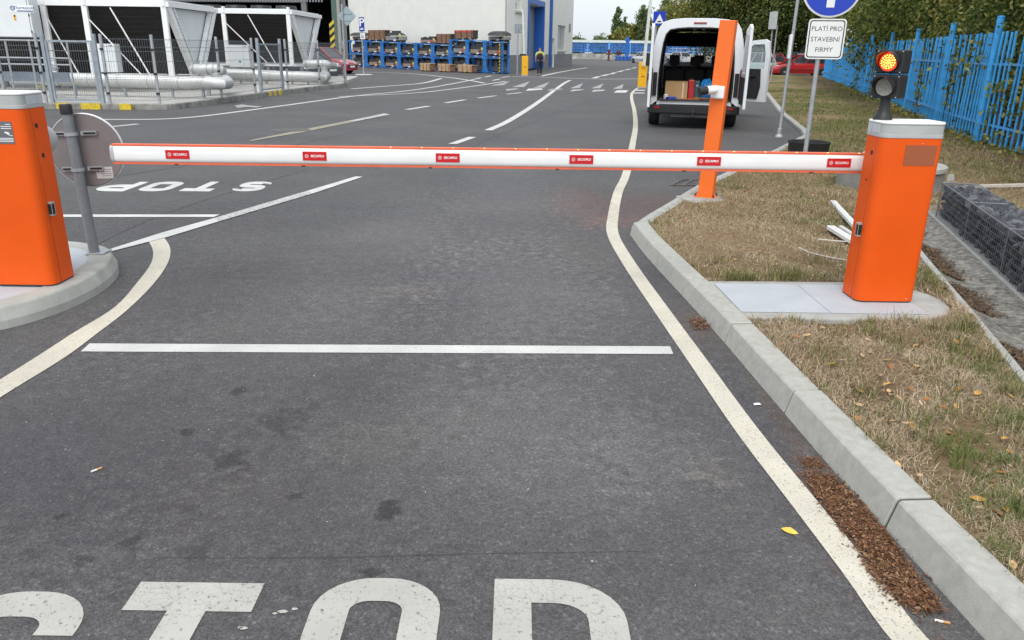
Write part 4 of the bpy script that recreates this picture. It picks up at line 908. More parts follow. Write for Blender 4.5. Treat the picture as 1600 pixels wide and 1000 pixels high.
# ------------------------------------------------------------------ round sign seen from behind, on the island tip
p = G(148, 396, .134)
rs = thing('road_sign', 'round sign seen from its grey back on a capped island pole', 'sign', (p.x, p.y, .134), 0)
HT = 1.10
mb = MB(); mb.tube((0, 0, 0), (0, 0, HT - .05), .037, 18); mb.build('pole', POLEGREY, rs, smooth=40)
mb = MB(); mb.lathe([(.042, HT - .07), (.043, HT - .012), (.038, HT)], 18); mb.build('pole_cap', BLACK, rs, smooth=40)
mb = MB(); mb.box((.02, .02, .006), (.14, .14, .012)); mb.build('foot_plate', GALV, rs, bevel=.003)
R = Matrix.Rotation(math.radians(4), 3, 'Z'); zc = .765; RB = .262
cx = Vector((.06, .055, zc)); rs.rotation_euler = (0, -.03, 0)
mb = MB(); mb.lathe([(RB - .004, 0), (RB, .004), (RB, .022), (RB - .006, .024)], 48, cx, R @ Matrix.Rotation(-PI / 2, 3, 'X'))
mb.build('sign_plate', mat('sign back', (.22, .20, .20), .38, metal=.25, var=.12, scale=4), rs, smooth=40)
mb = MB(); mb.lathe([(RB + .0005, .0), (RB + .006, .003), (RB + .006, .02), (RB + .0005, .0235)], 48, cx, R @ Matrix.Rotation(-PI / 2, 3, 'X'), close=False); mb.build('rim', mat('rim', (.55, .56, .57), .4, metal=.3), rs, smooth=40)
for dz in (.125, -.13):
    mb = MB(); mb.lathe([(.041, -.012), (.046, -.012), (.046, .012), (.041, .012)], 18, (0, 0, zc + dz), close=False)
    for q in ((-.13, -.05), (.05, .16)):
        a_, b_ = cx + R @ Vector((q[0] - .06, -.012, dz)), cx + R @ Vector((q[1] - .06, -.012, dz)); mb.bar(a_, b_, .016, .03)
    mb.build('bracket', GALV, rs)
    mb = MB()
    for q in ((-.125, -.065), (.07, .155)):
        a_, b_ = cx + R @ Vector((q[0] - .06, -.0215, dz)), cx + R @ Vector((q[1] - .06, -.0215, dz)); mb.bar(a_, b_, .004, .014)
    mb.build('bracket_slot', BLACK, rs)
mb = MB(); c0 = cx + R @ Vector((.10, -.0015, -.165)); mb.box(c0, (.12, .002, .085), M=R, mi=0)
for i in range(4): mb.box(c0 + R @ Vector((.012, -.0014, .025 - i * .016)), (.08 - .012 * (i % 2), .0006, .004), M=R, mi=1)
mb.box(c0 + R @ Vector((-.045, -.0014, .012)), (.014, .0006, .014), M=R, mi=1)
mb.build('back_label', [mat('label paper', (.5, .48, .46), .6), mat('label ink', (.12, .11, .11), .7)], rs)

# ------------------------------------------------------------------ round blue sign with supplementary plate, black tub beside it
p = G(1254.5, 266, ZV)
ms = thing('road_sign', 'blue round sign above the white plate reading PLATÍ PRO STAVEBNÍ FIRMY', 'sign', (p.x, p.y, ZV - .02), math.radians(-10))
mb = MB(); mb.tube((0, 0, 0), (0, 0, 2.75), .03, 16); mb.build('pole', GALV, ms, smooth=40)
y0 = -.036; zpl = V(1284, 61, p.y - .05).z - ZV + .02
W2, H2 = .475, .50; ox = .055
mb = MB(); mb.prism(rrect(W2, H2, .045), 0, .006, M=Matrix.Translation((ox, y0, zpl)) @ Matrix.Rotation(PI / 2, 4, 'X'))
pl = mb.build('text_plate', mat('sign white', (.72, .74, .73), .45, var=.03), ms)
mb = MB(); P1, P2 = rrect(W2 - .035, H2 - .035, .035), rrect(W2 - .061, H2 - .061, .027); k = len(P1)
mb.add([(ox + x, y0 - .0068, zpl + z) for x, z in P1 + P2], [(i, (i + 1) % k, k + (i + 1) % k, k + i) for i in range(k)])
for s, z in (('PLATÍ PRO', .125), ('STAVEBNÍ', -.005), ('FIRMY', -.135)):
    mb.text(s, .083, (ox + (-.006 if s != 'PLATÍ PRO' else 0), y0 - .0068, zpl + z), (1, 0, 0), (0, 0, 1), bold=0)
mb.build('lettering', BLACK, pl)
zd = zpl + H2 / 2 + .012 + .37
mb = MB(); mb.lathe([(.366, -.004), (.37, 0), (.37, .012), (.362, .016)], 56, (ox, y0 + .002, zd), Matrix.Rotation(PI / 2, 3, 'X')); dk = mb.build('sign_disc', mat('sign white', (1, 1, 1)), ms, smooth=40)
mb = MB(); mb.lathe([(.345, 0), (.345, .002)], 56, (ox, y0 - .0145, zd), Matrix.Rotation(PI / 2, 3, 'X')); mb.build('blue_field', mat('sign blue', (.006, .04, .42), .4, var=.04), dk)
mb = MB(); yy = y0 - .0178
mb.add([(ox + x, yy, zd + z) for x, z in ((-.05, -.245), (.05, -.245), (.05, .05), (-.05, .05))], [(0, 1, 2, 3)]); mb.add([(ox + x, yy, zd + z) for x, z in ((-.18, .05), (.18, .05), (0, .26))], [(0, 1, 2)])
mb.build('arrow', mat('sign white', (1, 1, 1)), dk)
mb = MB()
for z in (zpl + .16, zpl - .16, zd + .15, zd - .15): mb.lathe([(.031, -.014), (.035, -.014), (.035, .014), (.031, .014)], 14, (0, 0, z), close=False); mb.box((ox * .5, y0 + .014, z), (.2, .016, .024))
mb.build('clamp', GALV, ms)
p = G(1266, 252, ZV); tb = thing('rubber_tub', 'low round black rubber tub standing in the grass behind the pole of the blue sign', 'tub', (p.x, p.y + .15, ZV - .02))
mb = MB(); mb.lathe([(.275, 0), (.285, .05), (.30, .27), (.31, .285), (.31, .30), (.29, .30), (.275, .27), (.26, .20), (.02, .19)], 32); mb.build('tub_wall', RUBBER, tb, smooth=40)
mb = MB(); mb.lathe([(.02, .192), (.25, .192), (.25, .2), (.02, .205)], 24); mb.build('soil_fill', mat('soil', (.045, .035, .026), .95, var=.4, scale=20, bump=.6), tb)

# ------------------------------------------------------------------ thin pole with a box, at the kerb
p = G(1217, 214); tp = thing('sign_pole', 'thin grey pole at the kerb with a narrow white plate seen edge on', 'pole', (p.x, p.y, .0), 0)
q = V(1252, 3, p.y)
mb = MB(); mb.tube((0, 0, .0), (q.x - p.x - .02, .12, 3.4), .033, 12); mb.build('pole', GALV, tp, smooth=40)
mb = MB(); mb.lathe([(.085, 0), (.08, .03), (.05, .06), (.048, .17), (.036, .18)], 14); mb.build('pole_socket', GALV, tp, smooth=40)
q = V(1235.5, 73, p.y); mb = MB(); mb.box((q.x - p.x - .02, -.0, q.z), (.05, .46, .45), rz=-.27); mb.build('edge_plate', mat('sign white', (1, 1, 1)), tp, bevel=.006)

# white trim lengths, cable
TRIM = mat('white plastic trim', (.72, .73, .72), .4, var=.05, dirt=.2, dirtcol=(.4, .36, .3))
def trim(a, b, w, h, z0, z1, lab):
    A, B = G(*a, ZV + z0), G(*b, ZV + z1); A.z, B.z = ZV + z0 + h / 2, ZV + z1 + h / 2
    t = thing('plastic_channel', lab, 'plastic trim', A, 0, 'white plastic channels behind the right cabinet'); d = B - A
    mb = MB(); mb.bar((0, 0, 0), d, w, h); mb.build('channel', TRIM, t, bevel=.004)
    mb = MB(); s = d.normalized().cross(Vector((0, 0, 1))).normalized() * (w * .2)
    mb.bar(Vector((0, 0, h / 2)) + s, d + Vector((0, 0, h / 2)) + s, .004, .002); mb.build('groove', MIDG, t)
trim((1301, 318), (1350, 372), .055, .035, .015, .03, 'longest white plastic channel lying in the grass beside the cabinet')
trim((1297, 358), (1345, 388), .07, .035, .015, .015, 'broad white plastic channel lying lowest of the three beside the cabinet')
trim((1313, 357), (1345, 379), .03, .03, .015, .03, 'thin white plastic channel lying against the broad one')
mb = MB(); P = [G(*q, ZV + .012) for q in ((1248, 387), (1262, 394), (1285, 400), (1305, 404), (1330, 408))]; mb.path([(p.x, p.y, ZV + .014) for p in smooth_line(P, 5) ] if False else [Vector((p.x, p.y, ZV + .014)) for p in P], .005, 6)
tag(mb.build('cable', mat('white cable', (.6, .58, .54), .5)), 'thin curved white cable lying in the dry grass', 'cable')
mb = MB(); P = [G(*q, ZV + .012) for q in ((1278, 374), (1298, 376), (1335, 379))]; mb.path([Vector((p.x, p.y, ZV + .014)) for p in P], .005, 6)
tag(mb.build('cable', MATS['white cable']), 'short straight white cable lying close above the curved one', 'cable')

# ================================================================== THE VAN (x right, y forward, origin under the rear sill)
VAN_L, VAN_Y = Vector((3.96, 17.9, 0)), math.radians(-11.5)
van = thing('parked_van', 'white van seen from behind with its rear doors and one front door open', 'van', VAN_L, VAN_Y)
VP = mat('van white', (.74, .76, .78), .25, var=.02, coat=.4)
LINING = mat('van lining', (.018, .018, .02), .85, var=.2)
half = [(.99, .46), (1.02, .62), (1.03, .90), (1.025, 1.20), (.985, 1.55), (.93, 1.88), (.875, 2.10), (.79, 2.225), (.60, 2.285), (.30, 2.31)]
def section(y, T=2.31, k=1., low=.46):
    h = [(x * k, low + (z - .46) * (T - low) / (2.31 - .46)) for x, z in half]
    return [(-x, y, z) for x, z in h] + [(x, y, z) for x, z in h[::-1]]
secs = [section(0), section(.12, 2.325), section(2.0, 2.33), section(3.6, 2.32), section(4.05, 2.27, .99), section(4.95, 1.36, .965), section(5.45, 1.16, .92), section(5.62, .92, .86), section(5.68, .6, .82)]
n = len(secs[0]); mb = MB(); gl = MB(); fs = []; gf = []
for k in range(len(secs) - 1):
    for i in range(n - 1):
        f = (k * n + i, (k + 1) * n + i, (k + 1) * n + i + 1, k * n + i + 1)
        (gf if k == 4 and 4 <= i <= n - 6 else fs).append(f)
vs = [v for s in secs for v in s]
mb.add(vs, fs); mb.add(secs[-1], [tuple(range(n))])
ring_o = secs[0]
ins = [(.80, .60), (.805, .75), (.81, .95), (.805, 1.22), (.785, 1.52), (.755, 1.82), (.71, 2.00), (.63, 2.09), (.46, 2.12), (.24, 2.135)]
ring_i = [(-x, 0, z) for x, z in ins] + [(x, 0, z) for x, z in ins[::-1]]
mb.add(ring_o + ring_i, [(i, i + 1, n + i + 1, n + i) for i in range(n - 1)])
mb.add(ring_i + [(x, .10, z) for x, _, z in ring_i], [(i, i + 1, n + i + 1, n + i) for i in range(n - 1)])
mb.box((0, .05, .55), (1.62, .1, .1))
mb.build('body', VP, van, smooth=35)
ks_ = sorted({i for f in gf for i in f}); mp_ = {i: j for j, i in enumerate(ks_)}; gl.add([vs[i] for i in ks_], [tuple(mp_[i] for i in f) for f in gf]); gl.build('windscreen', CLEAR, van, smooth=60)
mb = MB()
for a, b in ((secs[4][4], secs[5][4]), (secs[4][n - 5], secs[5][n - 5])): mb.bar(a, b, .09)
mb.bar(Vector(secs[4][8]) + Vector((0, 0, -.02)), Vector(secs[4][n - 9]) + Vector((0, 0, -.02)), .07); mb.build('windscreen_frame', VP, van)
# lining, floor, trims
mb = MB(); mb.path([(x * .985, -.012, z - .012) for x, _, z in ring_i], .017, 6); mb.build('door_seal', BLACK, van)
for s in (-1, 1): MB().path([(s * (x + .004), .035, z) for x, z in half[1:8]], .007, 5).build('door_gap', BLACK, van)
lin = [(x, y, z) for y in (.101, 3.9) for x, _, z in ring_i]
mb = MB(); mb.add(lin, [(i, i + 1, n + i + 1, n + i) for i in range(n - 1)]); mb.box((0, 2.2, .585), (1.7, 4.2, .04)); mb.box((0, 4.6, 1.0), (1.6, .3, .55)); mb.build('lining', LINING, van)
mb = MB(); mb.box((0, .16, .612), (1.58, .3, .014)); mb.box((0, .02, .605), (1.5, .12, .02)); mb.build('sill_tread', mat('sill black', (.03, .03, .032), .6, var=.2), van)
mb = MB(); mb.box((0, 1.05, .608), (1.56, 1.5, .008)); mb.build('load_floor', mat('ply floor', (.17, .12, .075), .7, var=.3, scale=6), van)
mb = MB(); mb.lathe([(.0, 0), (.02, 0)], 8) if False else mb.box((0, -.012, 2.225), (.27, .02, .028)); mb.build('brake_light', mat('lamp red', (.28, .01, .012), .25, var=.1), van, bevel=.004)
mb = MB(); mb.box((-.1, .2, 2.095), (.07, .04, .012)); mb.box((.08, .2, 2.095), (.07, .04, .012)); mb.build('ceiling_lamp', GREY, van)
# seats
SEAT = mat('seat cloth', (.022, .022, .025), .9, var=.2)
for y, xs_, zb in ((2.05, (-.5, 0, .5), 1.02), (3.3, (-.52, .1, .55), 1.05)):
    for x in xs_:
        mb = MB(); mb.prism(rrect(.46, .16, .05), .62, zb + .22, M=Matrix.Translation((x, y, 0))); s_ = mb.build('seat', SEAT, van, bevel=.04)
        mb = MB(); mb.prism(rrect(.25, .10, .04), 0, .2, M=Matrix.Translation((x, y + .02, zb + .30))); mb.box((x, y + .02, zb + .27), (.12, .015, .12)); mb.build('headrest', SEAT, s_, bevel=.035, segs=3)
mb = MB(); mb.box((0, 3.82, 1.93), (1.5, .18, .34)); mb.build('overhead_shelf', LINING, van)
mb = MB(); mb.box((0, 4.25, 1.93), (.24, .05, .08)); mb.box((0, 4.22, 2.02), (.03, .03, .12)); mb.build('rear_mirror', BLACK, van, bevel=.02)
# bumper, tow hitch, lamps, wheels
mb = MB(); mb.prism([(-1.0, .02), (-.97, -.06), (-.8, -.09), (.8, -.09), (.97, -.06), (1.0, .02), (1.0, .3), (-1.0, .3)], .33, .515); mb.build('rear_bumper', BLACK, van, bevel=.02)
mb = MB(); mb.box((0, -.05, .522), (1.5, .1, .012)); mb.box((0, -.01, .29), (.95, .08, .07)); mb.tube((0, -.02, .29), (0, -.17, .3), .03, 8); mb.tube((0, -.17, .28), (0, -.17, .37), .022, 8); mb.lathe([(.01, .36), (.03, .375), (.03, .4), (.01, .415)], 10, (0, -.17, 0)); mb.box((.28, -.03, .3), (.12, .03, .1)); mb.build('tow_bar', DARK, van)
for s in (-1, 1):
    mb = MB(); mb.box((s * .80, -.094, .46), (.13, .012, .045)); mb.build('reflector', mat('lamp red', (1, 1, 1)), van)
    mb = MB(); mb.prism([(s * .93, .66), (s * 1.0, .68), (s * 1.005, 1.28), (s * .96, 1.32), (s * .93, 1.26)], 0, .02, M=Matrix.Translation((0, -.002, 0)) @ Matrix.Rotation(PI / 2, 4, 'X')); tlm = mb.build('tail_light', mat('lamp dark red', (.09, .012, .014), .2, var=.2), van, bevel=.004)
    mb = MB(); mb.prism([(s * .83, .70), (s * .92, .70), (s * .92, 1.2), (s * .83, 1.2)], 0, .004, M=Matrix.Translation((0, -.0235, 0)) @ Matrix.Rotation(PI / 2, 4, 'X')); mb.build('lamp_trim', BLACK, tlm)
for i, (x, y) in enumerate(((-.87, .95), (.87, .95), (-.87, 4.65), (.87, 4.65))):
    Rm = Matrix.Rotation(PI / 2, 3, 'Y')
    mb = MB(); mb.lathe([(.20, -.12), (.31, -.12), (.345, -.095), (.35, -.05), (.35, .05), (.345, .095), (.31, .12), (.20, .12)], 30, (x, y, .348), Rm); wh = mb.build('wheel', TYRE, van, smooth=35)
    mb = MB(); mb.lathe([(.03, -.10), (.12, -.09), (.20, -.115), (.21, .0), (.20, .115), (.12, .09), (.03, .10)], 24, (x, y, .348), Rm); mb.build('rim', MIDG, wh, smooth=35)
mb = MB(); mb.box((0, 2.8, .42), (1.5, 5.0, .12)); mb.build('underbody', BLACK, van)
for s in (-1, 1):
    for x_ in (-1, 1): mb = MB(); mb.path([(s * 1.012, (.95 if x_ < 0 else 4.65) + .40 * math.cos(a_), .40 + .38 * math.sin(a_)) for a_ in np.linspace(.15, PI - .15, 11)], .03, 6); mb.build('wheel_arch', BLACK, van)
    mb = MB(); mb.quad((s * 1.0315, .5, 1.24), (s * 1.0315, 2.6, 1.24), (s * .958, 2.6, 1.84), (s * .958, .5, 1.84)); mb.build('side_window', GLASS, van)
    mb = MB(); mb.box((s * 1.038, 2.5, .62), (.02, 2.6, .14)); mb.build('side_moulding', BLACK, van, bevel=.006)
    mb = MB(); mb.box((s * 1.19, 4.35, 1.42), (.2, .1, .34)); mb.bar((s * 1.0, 4.38, 1.3), (s * 1.12, 4.36, 1.33), .06); mb.build('wing_mirror', BLACK, van, bevel=.03)
# rear doors swung back, edge on to the viewer
for s in (-1, 1):
    hinge = Vector((s * .985, -.02, 0)); ang = math.radians(93 if s > 0 else 88)
    prof = [(.0, .50), (.80, .50), (.80, 2.13), (.62, 2.19), (.16, 2.10), (.06, 1.75), (.0, 1.3)]
    d = bpy.data.objects.new('rear_door', None)
    mb = MB(); Mx = Matrix.Rotation(PI / 2, 4, 'X')
    mb.prism([(-s * u, z) for u, z in (prof if s < 0 else prof[::-1])], -.03, .03, M=Mx); d = mb.build('rear_door', VP, van, bevel=.012)
    d.location = hinge; d.rotation_euler = (0, 0, s * ang)
    mb = MB(); mb.prism([(-s * u, z) for u, z in ((.14, 1.25), (.70, 1.25), (.68, 1.98), (.24, 1.98))], -.034, .034, M=Mx); mb.build('door_window', GLASS, d)
    mb = MB(); mb.prism([(-s * u, z) for u, z in ((.08, .58), (.72, .58), (.72, 1.15), (.08, 1.15))], -.036, -.031, M=Mx) if False else mb.box((-s * .4, .035, .86), (.6, .012, .56)); mb.build('door_trim', LINING, d)
    mb = MB(); mb.box((-s * .74, -.045, 1.12), (.05, .03, .14)); mb.build('door_handle', BLACK, d, bevel=.008)
    mb = MB()
    for z in (.8, 1.35): mb.tube((0, 0, z), (0, 0, z + .1), .022, 8)
    mb.build('hinge', VP, d)
# passenger door
mb = MB(); Mx = Matrix.Rotation(PI / 2, 4, 'X'); L = 1.02
outer = [(0, .42), (L, .42), (L, 1.6), (L - .06, 1.90), (L - .16, 1.96), (.52, 1.93), (.30, 1.78), (.0, 1.30)]
win = [(.16, 1.27), (L - .12, 1.25), (L - .12, 1.6), (L - .17, 1.84), (.54, 1.83), (.40, 1.72)]
fd = MB()
fd.prism([(0, .42), (L, .42), (L, 1.25), (0, 1.25)], -.05, .05, M=Mx)
fd.prism([(L - .12, 1.2501), (L, 1.2501), (L, 1.6), (L - .06, 1.90), (L - .16, 1.96), (L - .17, 1.84), (L - .12, 1.6)], -.045, .045, M=Mx)
fd.prism([(.54, 1.83), (L - .171, 1.841), (L - .161, 1.961), (.52, 1.93)], -.044, .044, M=Mx)
fd.prism([(.0, 1.2502), (.16, 1.2502), (.40, 1.72), (.539, 1.829), (.519, 1.929), (.30, 1.78), (0, 1.30)], -.043, .043, M=Mx)
fdo = fd.build('front_door', VP, van, smooth=30); fdo.location = (1.03, 4.15, 0); fdo.rotation_euler = (0, 0, math.radians(-33))
mb = MB(); mb.prism(win, -.01, .01, M=Mx); mb.build('door_window', CLEAR, fdo)
mb = MB(); mb.prism([(.04, .5), (L - .22, .5), (L - .16, .8), (L - .2, 1.24), (.04, 1.24)], .051, .085, M=Mx); mb.build('door_trim', LINING, fdo, bevel=.01)
mb = MB(); mb.bar((.3, -.10, 1.02), (.72, -.10, 1.06), .05); mb.build('armrest', BLACK, fdo, bevel=.01)

# load inside the van: each piece on its own
RV = Matrix.Rotation(VAN_Y, 3, 'Z')
def vloc(x, y, z): return VAN_L + RV @ Vector((x, y, z))
CARD = mat('cardboard', (.40, .25, .12), .85, var=.1, scale=4)
t = thing('cardboard_box', 'brown cardboard box with a pale tape strip in the back of the van', 'box', vloc(-.40, .62, .614), VAN_Y)
mb = MB(); mb.box((0, 0, .185), (.50, .4, .37)); mb.build('carton', CARD, t, bevel=.006)
mb = MB(); mb.box((.15, -.2, .19), (.03, .004, .36)); mb.build('tape', mat('tape', (.6, .5, .38), .5), t)
mb = MB(); mb.box((0, -.105, .377), (.50, .19, .006)); mb.box((0, .1, .381), (.50, .19, .006)); mb.build('flap', CARD, t)
t = thing('red_case', 'upright red case beside the cardboard box in the van', 'case', vloc(-.07, .7, .614), VAN_Y)
mb = MB(); mb.box((0, 0, .21), (.14, .4, .42)); mb.build('shell', mat('case red', (.42, .015, .02), .4, var=.1), t, bevel=.02); mb = MB(); mb.bar((0, -.08, .445), (0, .08, .445), .03); mb.build('handle', BLACK, t)
t = thing('teal_case', 'dark teal case between the red case and the blue bag in the van', 'case', vloc(.06, .72, .614), VAN_Y)
mb = MB(); mb.box((0, 0, .2), (.12, .4, .40)); mb.build('shell', mat('case teal', (.02, .07, .09), .5, var=.1), t, bevel=.02); mb = MB(); mb.box((0, -.203, .3), (.05, .006, .03)); mb.build('latch', GREY, t)
bm = bmesh.new(); bmesh.ops.create_icosphere(bm, subdivisions=3, radius=1)
for v in bm.verts:
    q = v.co.copy(); r = 1 + .12 * math.sin(7 * q.x + 3 * q.z) * math.cos(6 * q.y + q.z * 4); v.co = Vector((q.x * .16 * r, q.y * .16 * r, max(q.z, -.8) * .25 * r + .2))
me = bpy.data.meshes.new('plastic_bag'); bm.to_mesh(me); bm.free(); me.materials.append(mat('bag blue', (.01, .17, .45), .35, var=.25, scale=14, bump=.6, bscale=25)); o = bpy.data.objects.new('plastic_bag', me); COL.objects.link(o); o.location = vloc(.27, .62, .614); tag(o, 'crumpled bright blue plastic bag in the back of the van', 'bag')
t = thing('tool_box', 'low dark tool box with a red front behind the orange post in the van', 'tool box', vloc(.58, .6, .614), VAN_Y)
mb = MB(); mb.box((0, 0, .10), (.24, .3, .2)); mb.build('box_body', BLACK, t, bevel=.015); mb = MB(); mb.box((0, -.152, .09), (.18, .006, .07)); mb.build('front_panel', mat('case red', (1, 1, 1)), t); mb = MB(); mb.bar((-.08, 0, .23), (.08, 0, .23), .02); mb.bar((-.08, 0, .2), (-.08, 0, .23), .02); mb.bar((.08, 0, .2), (.08, 0, .23), .02); mb.build('handle', BLACK, t)
for i, (x, rot, c, lb_) in enumerate(((.0, .5, (.42, .12, .05), 'short orange board lying across the van floor'), (.14, -.35, (.30, .17, .08), 'short brown board lying near the van sill'))):
    mb = MB(); mb.box((0, 0, .012 + i * .012), (.055, .48, .022)); o = mb.build('board', mat('board %d' % i, c, .7, var=.2)); o.location = vloc(x, .42, .613 + i * .014); o.rotation_euler = (0, 0, VAN_Y + rot + 1.2); tag(o, lb_, 'board', 'boards in the van')
mb = MB(); mb.lathe([(.05, 0), (.05, .09), (.035, .1)], 14); o = mb.build('paint_tin', WHITE); o.location = vloc(-.62, .36, .62); tag(o, 'small white tin standing at the left of the van load', 'tin')
mb = MB(); mb.box((0, 0, .025), (.22, .12, .05)); o = mb.build('blue_packet', mat('packet', (.03, .08, .4), .5, var=.2), bevel=.008); o.location = vloc(-.5, .27, .62); o.rotation_euler = (0, 0, .4); tag(o, 'flat blue packet on the van sill in front of the cardboard box', 'packet')
# ================================================================== BLUE FENCE
def P2(p):
    d = Vector(p) - Vector((0, 0, EYE)); z = d.dot(FW); return 800 + F_PX * d.dot(CR) / z, 500 - F_PX * d.dot(CU) / z
fl = resample(FENCE, .05); fcum = [0.]
for a, b in zip(fl, fl[1:]): fcum.append(fcum[-1] + (b - a).length)
def f_at(s):
    i = min(len(fl) - 2, max(0, int(np.searchsorted(fcum, s)) - 1)); t = (s - fcum[i]) / (fcum[i + 1] - fcum[i]); return fl[i].lerp(fl[i + 1], t), (fl[i + 1] - fl[i]).normalized()
fpx = [P2((p.x, p.y, ZV))[0] for p in fl]
def s_of(px):
    for i in range(len(fl)):
        if fpx[i] < px and fl[i].y > 9: return fcum[i]
posts_s = [s_of(1525) - 5.9, s_of(1525) - 2.95] + [s_of(x) for x in (1525, 1461, 1413.6, 1379, 1350.6, 1332, 1319, 1308, 1299)]
s = posts_s[-1] + 3
while s < fcum[-1]: posts_s.append(s); s += 3.4
fence = thing('blue_fence', 'bright blue tubular steel fence running along the back of the verge', 'fence', (0, 0, 0))
pm = MB(); pm.tube((0, 0, 0), (0, 0, 2.26), .062, 14); pm.lathe([(.066, 2.25), (.066, 2.265), (.03, 2.28)], 14); pm = pm.mesh('post', BLUE, 40)
bm_ = MB(); bm_.tube((0, 0, .06), (0, 0, 1.97), .0225, 7); bm_ = bm_.mesh('bar', BLUE, 50)
nb = 0
for i, s in enumerate(posts_s):
    p, d = f_at(s); place(pm, 'post', fence, (p.x, p.y, ZV - .05), (rng.uniform(-.012, .012), rng.uniform(-.015, .015), 0))
    if i + 1 < len(posts_s):
        k = max(8, round((posts_s[i + 1] - s) / .225))
        for j in range(1, k):
            q, _ = f_at(s + (posts_s[i + 1] - s) * j / k)
            if nb < 290: place(bm_, 'bar', fence, (q.x, q.y, ZV - .02 + rng.uniform(-.015, .015)), (rng.uniform(-.02, .02), rng.uniform(-.02, .02), 0)); nb += 1
for z in (.45, 1.50):
    for i in range(len(posts_s) - 1):
        a, _ = f_at(posts_s[i]); b, _ = f_at(posts_s[i + 1]); mb = MB(); mb.bar((a.x, a.y, z), (b.x, b.y, z), .03, .04); mb.build('rail', mat('rail blue', (.07, .30, .66), .45, var=.1), fence)

# ================================================================== TREES, VINES
def leafquads(c, s, flat=.0):
    k = len(c); u = rng.normal(size=(k, 3)); u /= np.linalg.norm(u, axis=1)[:, None]; w_ = rng.normal(size=(k, 3)); w_[:, 2] += flat; v = np.cross(u, w_); v /= np.linalg.norm(v, axis=1)[:, None] + 1e-9
    s = s[:, None]
    co = np.stack([c - u * s * .62, c + v * s * .34, c + u * s * .62, c - v * s * .34], 1).reshape(-1, 3)
    return co, np.arange(k)[:, None] * 4 + np.arange(4)
LEAF_DARK = flakes('dark leaf', [(.025, .045, .01), (.05, .082, .018), (.09, .13, .03), (.19, .21, .055), (.035, .06, .014)], .5, .25)
LEAF_MID = flakes('mid leaf', [(.045, .075, .014), (.10, .145, .03), (.16, .20, .045), (.30, .29, .075), (.06, .095, .02)], .5, .28)
LEAF_YEL = flakes('yellowing leaf', [(.06, .095, .018), (.13, .17, .035), (.26, .26, .06), (.38, .31, .08), (.09, .12, .024)], .5, .3)
LEAF_POP_HAZE = flakes('hazy poplar leaf', [(.10, .15, .065), (.16, .22, .09), (.23, .29, .13), (.13, .18, .075)], .55, .3)  # leaf colours lightened to stand for distance haze
BARK = mat('bark', (.11, .09, .07), .9, var=.3, scale=12, bump=.6, bscale=30)
def tree(name, label, x, y, h, cr, zc, n, ls, m, group=None, tr=.14, clumps=40, z0=0., zmin=.15):
    t = thing(name, label, 'tree', (x, y, z0), 0, group)
    mb = MB(); top = Vector((rng.uniform(-.3, .3), rng.uniform(-.3, .3), min(h * .8, zc + cr[2] * .4)))
    mid = Vector((top.x * .4 + rng.uniform(-.1, .1), top.y * .4, top.z * .45)); mb.path([(0, 0, -.1), (.02, 0, .3), mid, top], [tr * 1.35, tr, tr * .75, tr * .25], 8)
    for i in range(9):
        f = rng.uniform(.35, .95); b0 = mid.lerp(top, f) if f > .4 else mid; a = rng.uniform(0, 6.28)
        e = Vector((cr[0] * .7 * math.cos(a), cr[1] * .7 * math.sin(a), zc + rng.uniform(-.4, .7) * cr[2])); mb.path([b0, b0.lerp(e, .5) + Vector((0, 0, .2)), e], [tr * .38, tr * .25, tr * .08], 6)
    mb.build('trunk', BARK, t, smooth=60)
    d = rng.normal(size=(clumps, 3)); d /= np.linalg.norm(d, axis=1)[:, None]; rr = rng.uniform(.35, 1.02, clumps) ** .6
    cc_ = d * rr[:, None] * np.array(cr) + np.array([0, 0, zc]); cs_ = rng.uniform(.10, .26, clumps)
    k = rng.integers(0, clumps, n); c = cc_[k] + rng.normal(size=(n, 3)) * (cs_[k, None] * np.array([min(cr[0], cr[2])] * 3))
    c[:, 2] = np.where(c[:, 2] < zmin, zmin + rng.uniform(0, .8, n), c[:, 2])
    co, f = leafquads(c, rng.uniform(.65, 1.25, n) * ls)
    raw_mesh('crown', co, f, m, None, t); return t
KIND = {'d': ('dark green broadleaf tree', LEAF_DARK), 'm': ('mid green leafy tree', LEAF_MID), 'y': ('yellowish green leafy tree', LEAF_YEL)}
def behind(s, off):
    p, d = f_at(s); return p.x + d.y * off, p.y - d.x * off
row = [(6.0, 2.0, 'm', 'nearest, at the right edge of the photo'), (9.5, 2.3, 'd', 'second from the right edge'), (12.6, 2.0, 'm', 'above the second thick post from the right'), (15.6, 2.3, 'd', 'above the third thick post'), (18.6, 1.9, 'y', 'right of the signal lamp'),
       (22.0, 2.3, 'd', 'behind the signal lamp'), (26, 2.1, 'm', 'left of the signal lamp'), (31, 2.4, 'd', 'right of the white text plate'), (37, 2.4, 'y', 'behind the white text plate'), (44, 2.6, 'm', 'left of the blue round sign')]
for i, (s, off, kd, where) in enumerate(row):
    x, y = behind(s, off); nm, lm = KIND[kd]; far = s > 24
    tree('hedge_tree', '%s above the blue fence, %s' % (nm, where), x, y, 5.5 if not far else 7, (2.1, 2.4, 2.6) if not far else (3.0, 3.2, 3.4), 2.9 if not far else 3.9, 27000 if not far else 19000, .085 if not far else .15, lm, 'trees crowding over the blue fence', .10, 80)
row2 = [(9, 6.5, 'd'), (15, 7, 'd'), (21, 7, 'd'), (27, 7.5, 'd'), (34, 8, 'd'), (42, 8.5, 'd'), (51, 9, 'd')]
for i, (s, off, kd) in enumerate(row2):
    x, y = behind(s, off)
    tree('wood_tree', 'tall dark tree deep in the wood behind the hedge trees', x, y, 11, (3.6, 3.8, 4.8), 5.2, 9000, .30, LEAF_DARK, 'tall trees deep behind the blue fence', .2, 50)
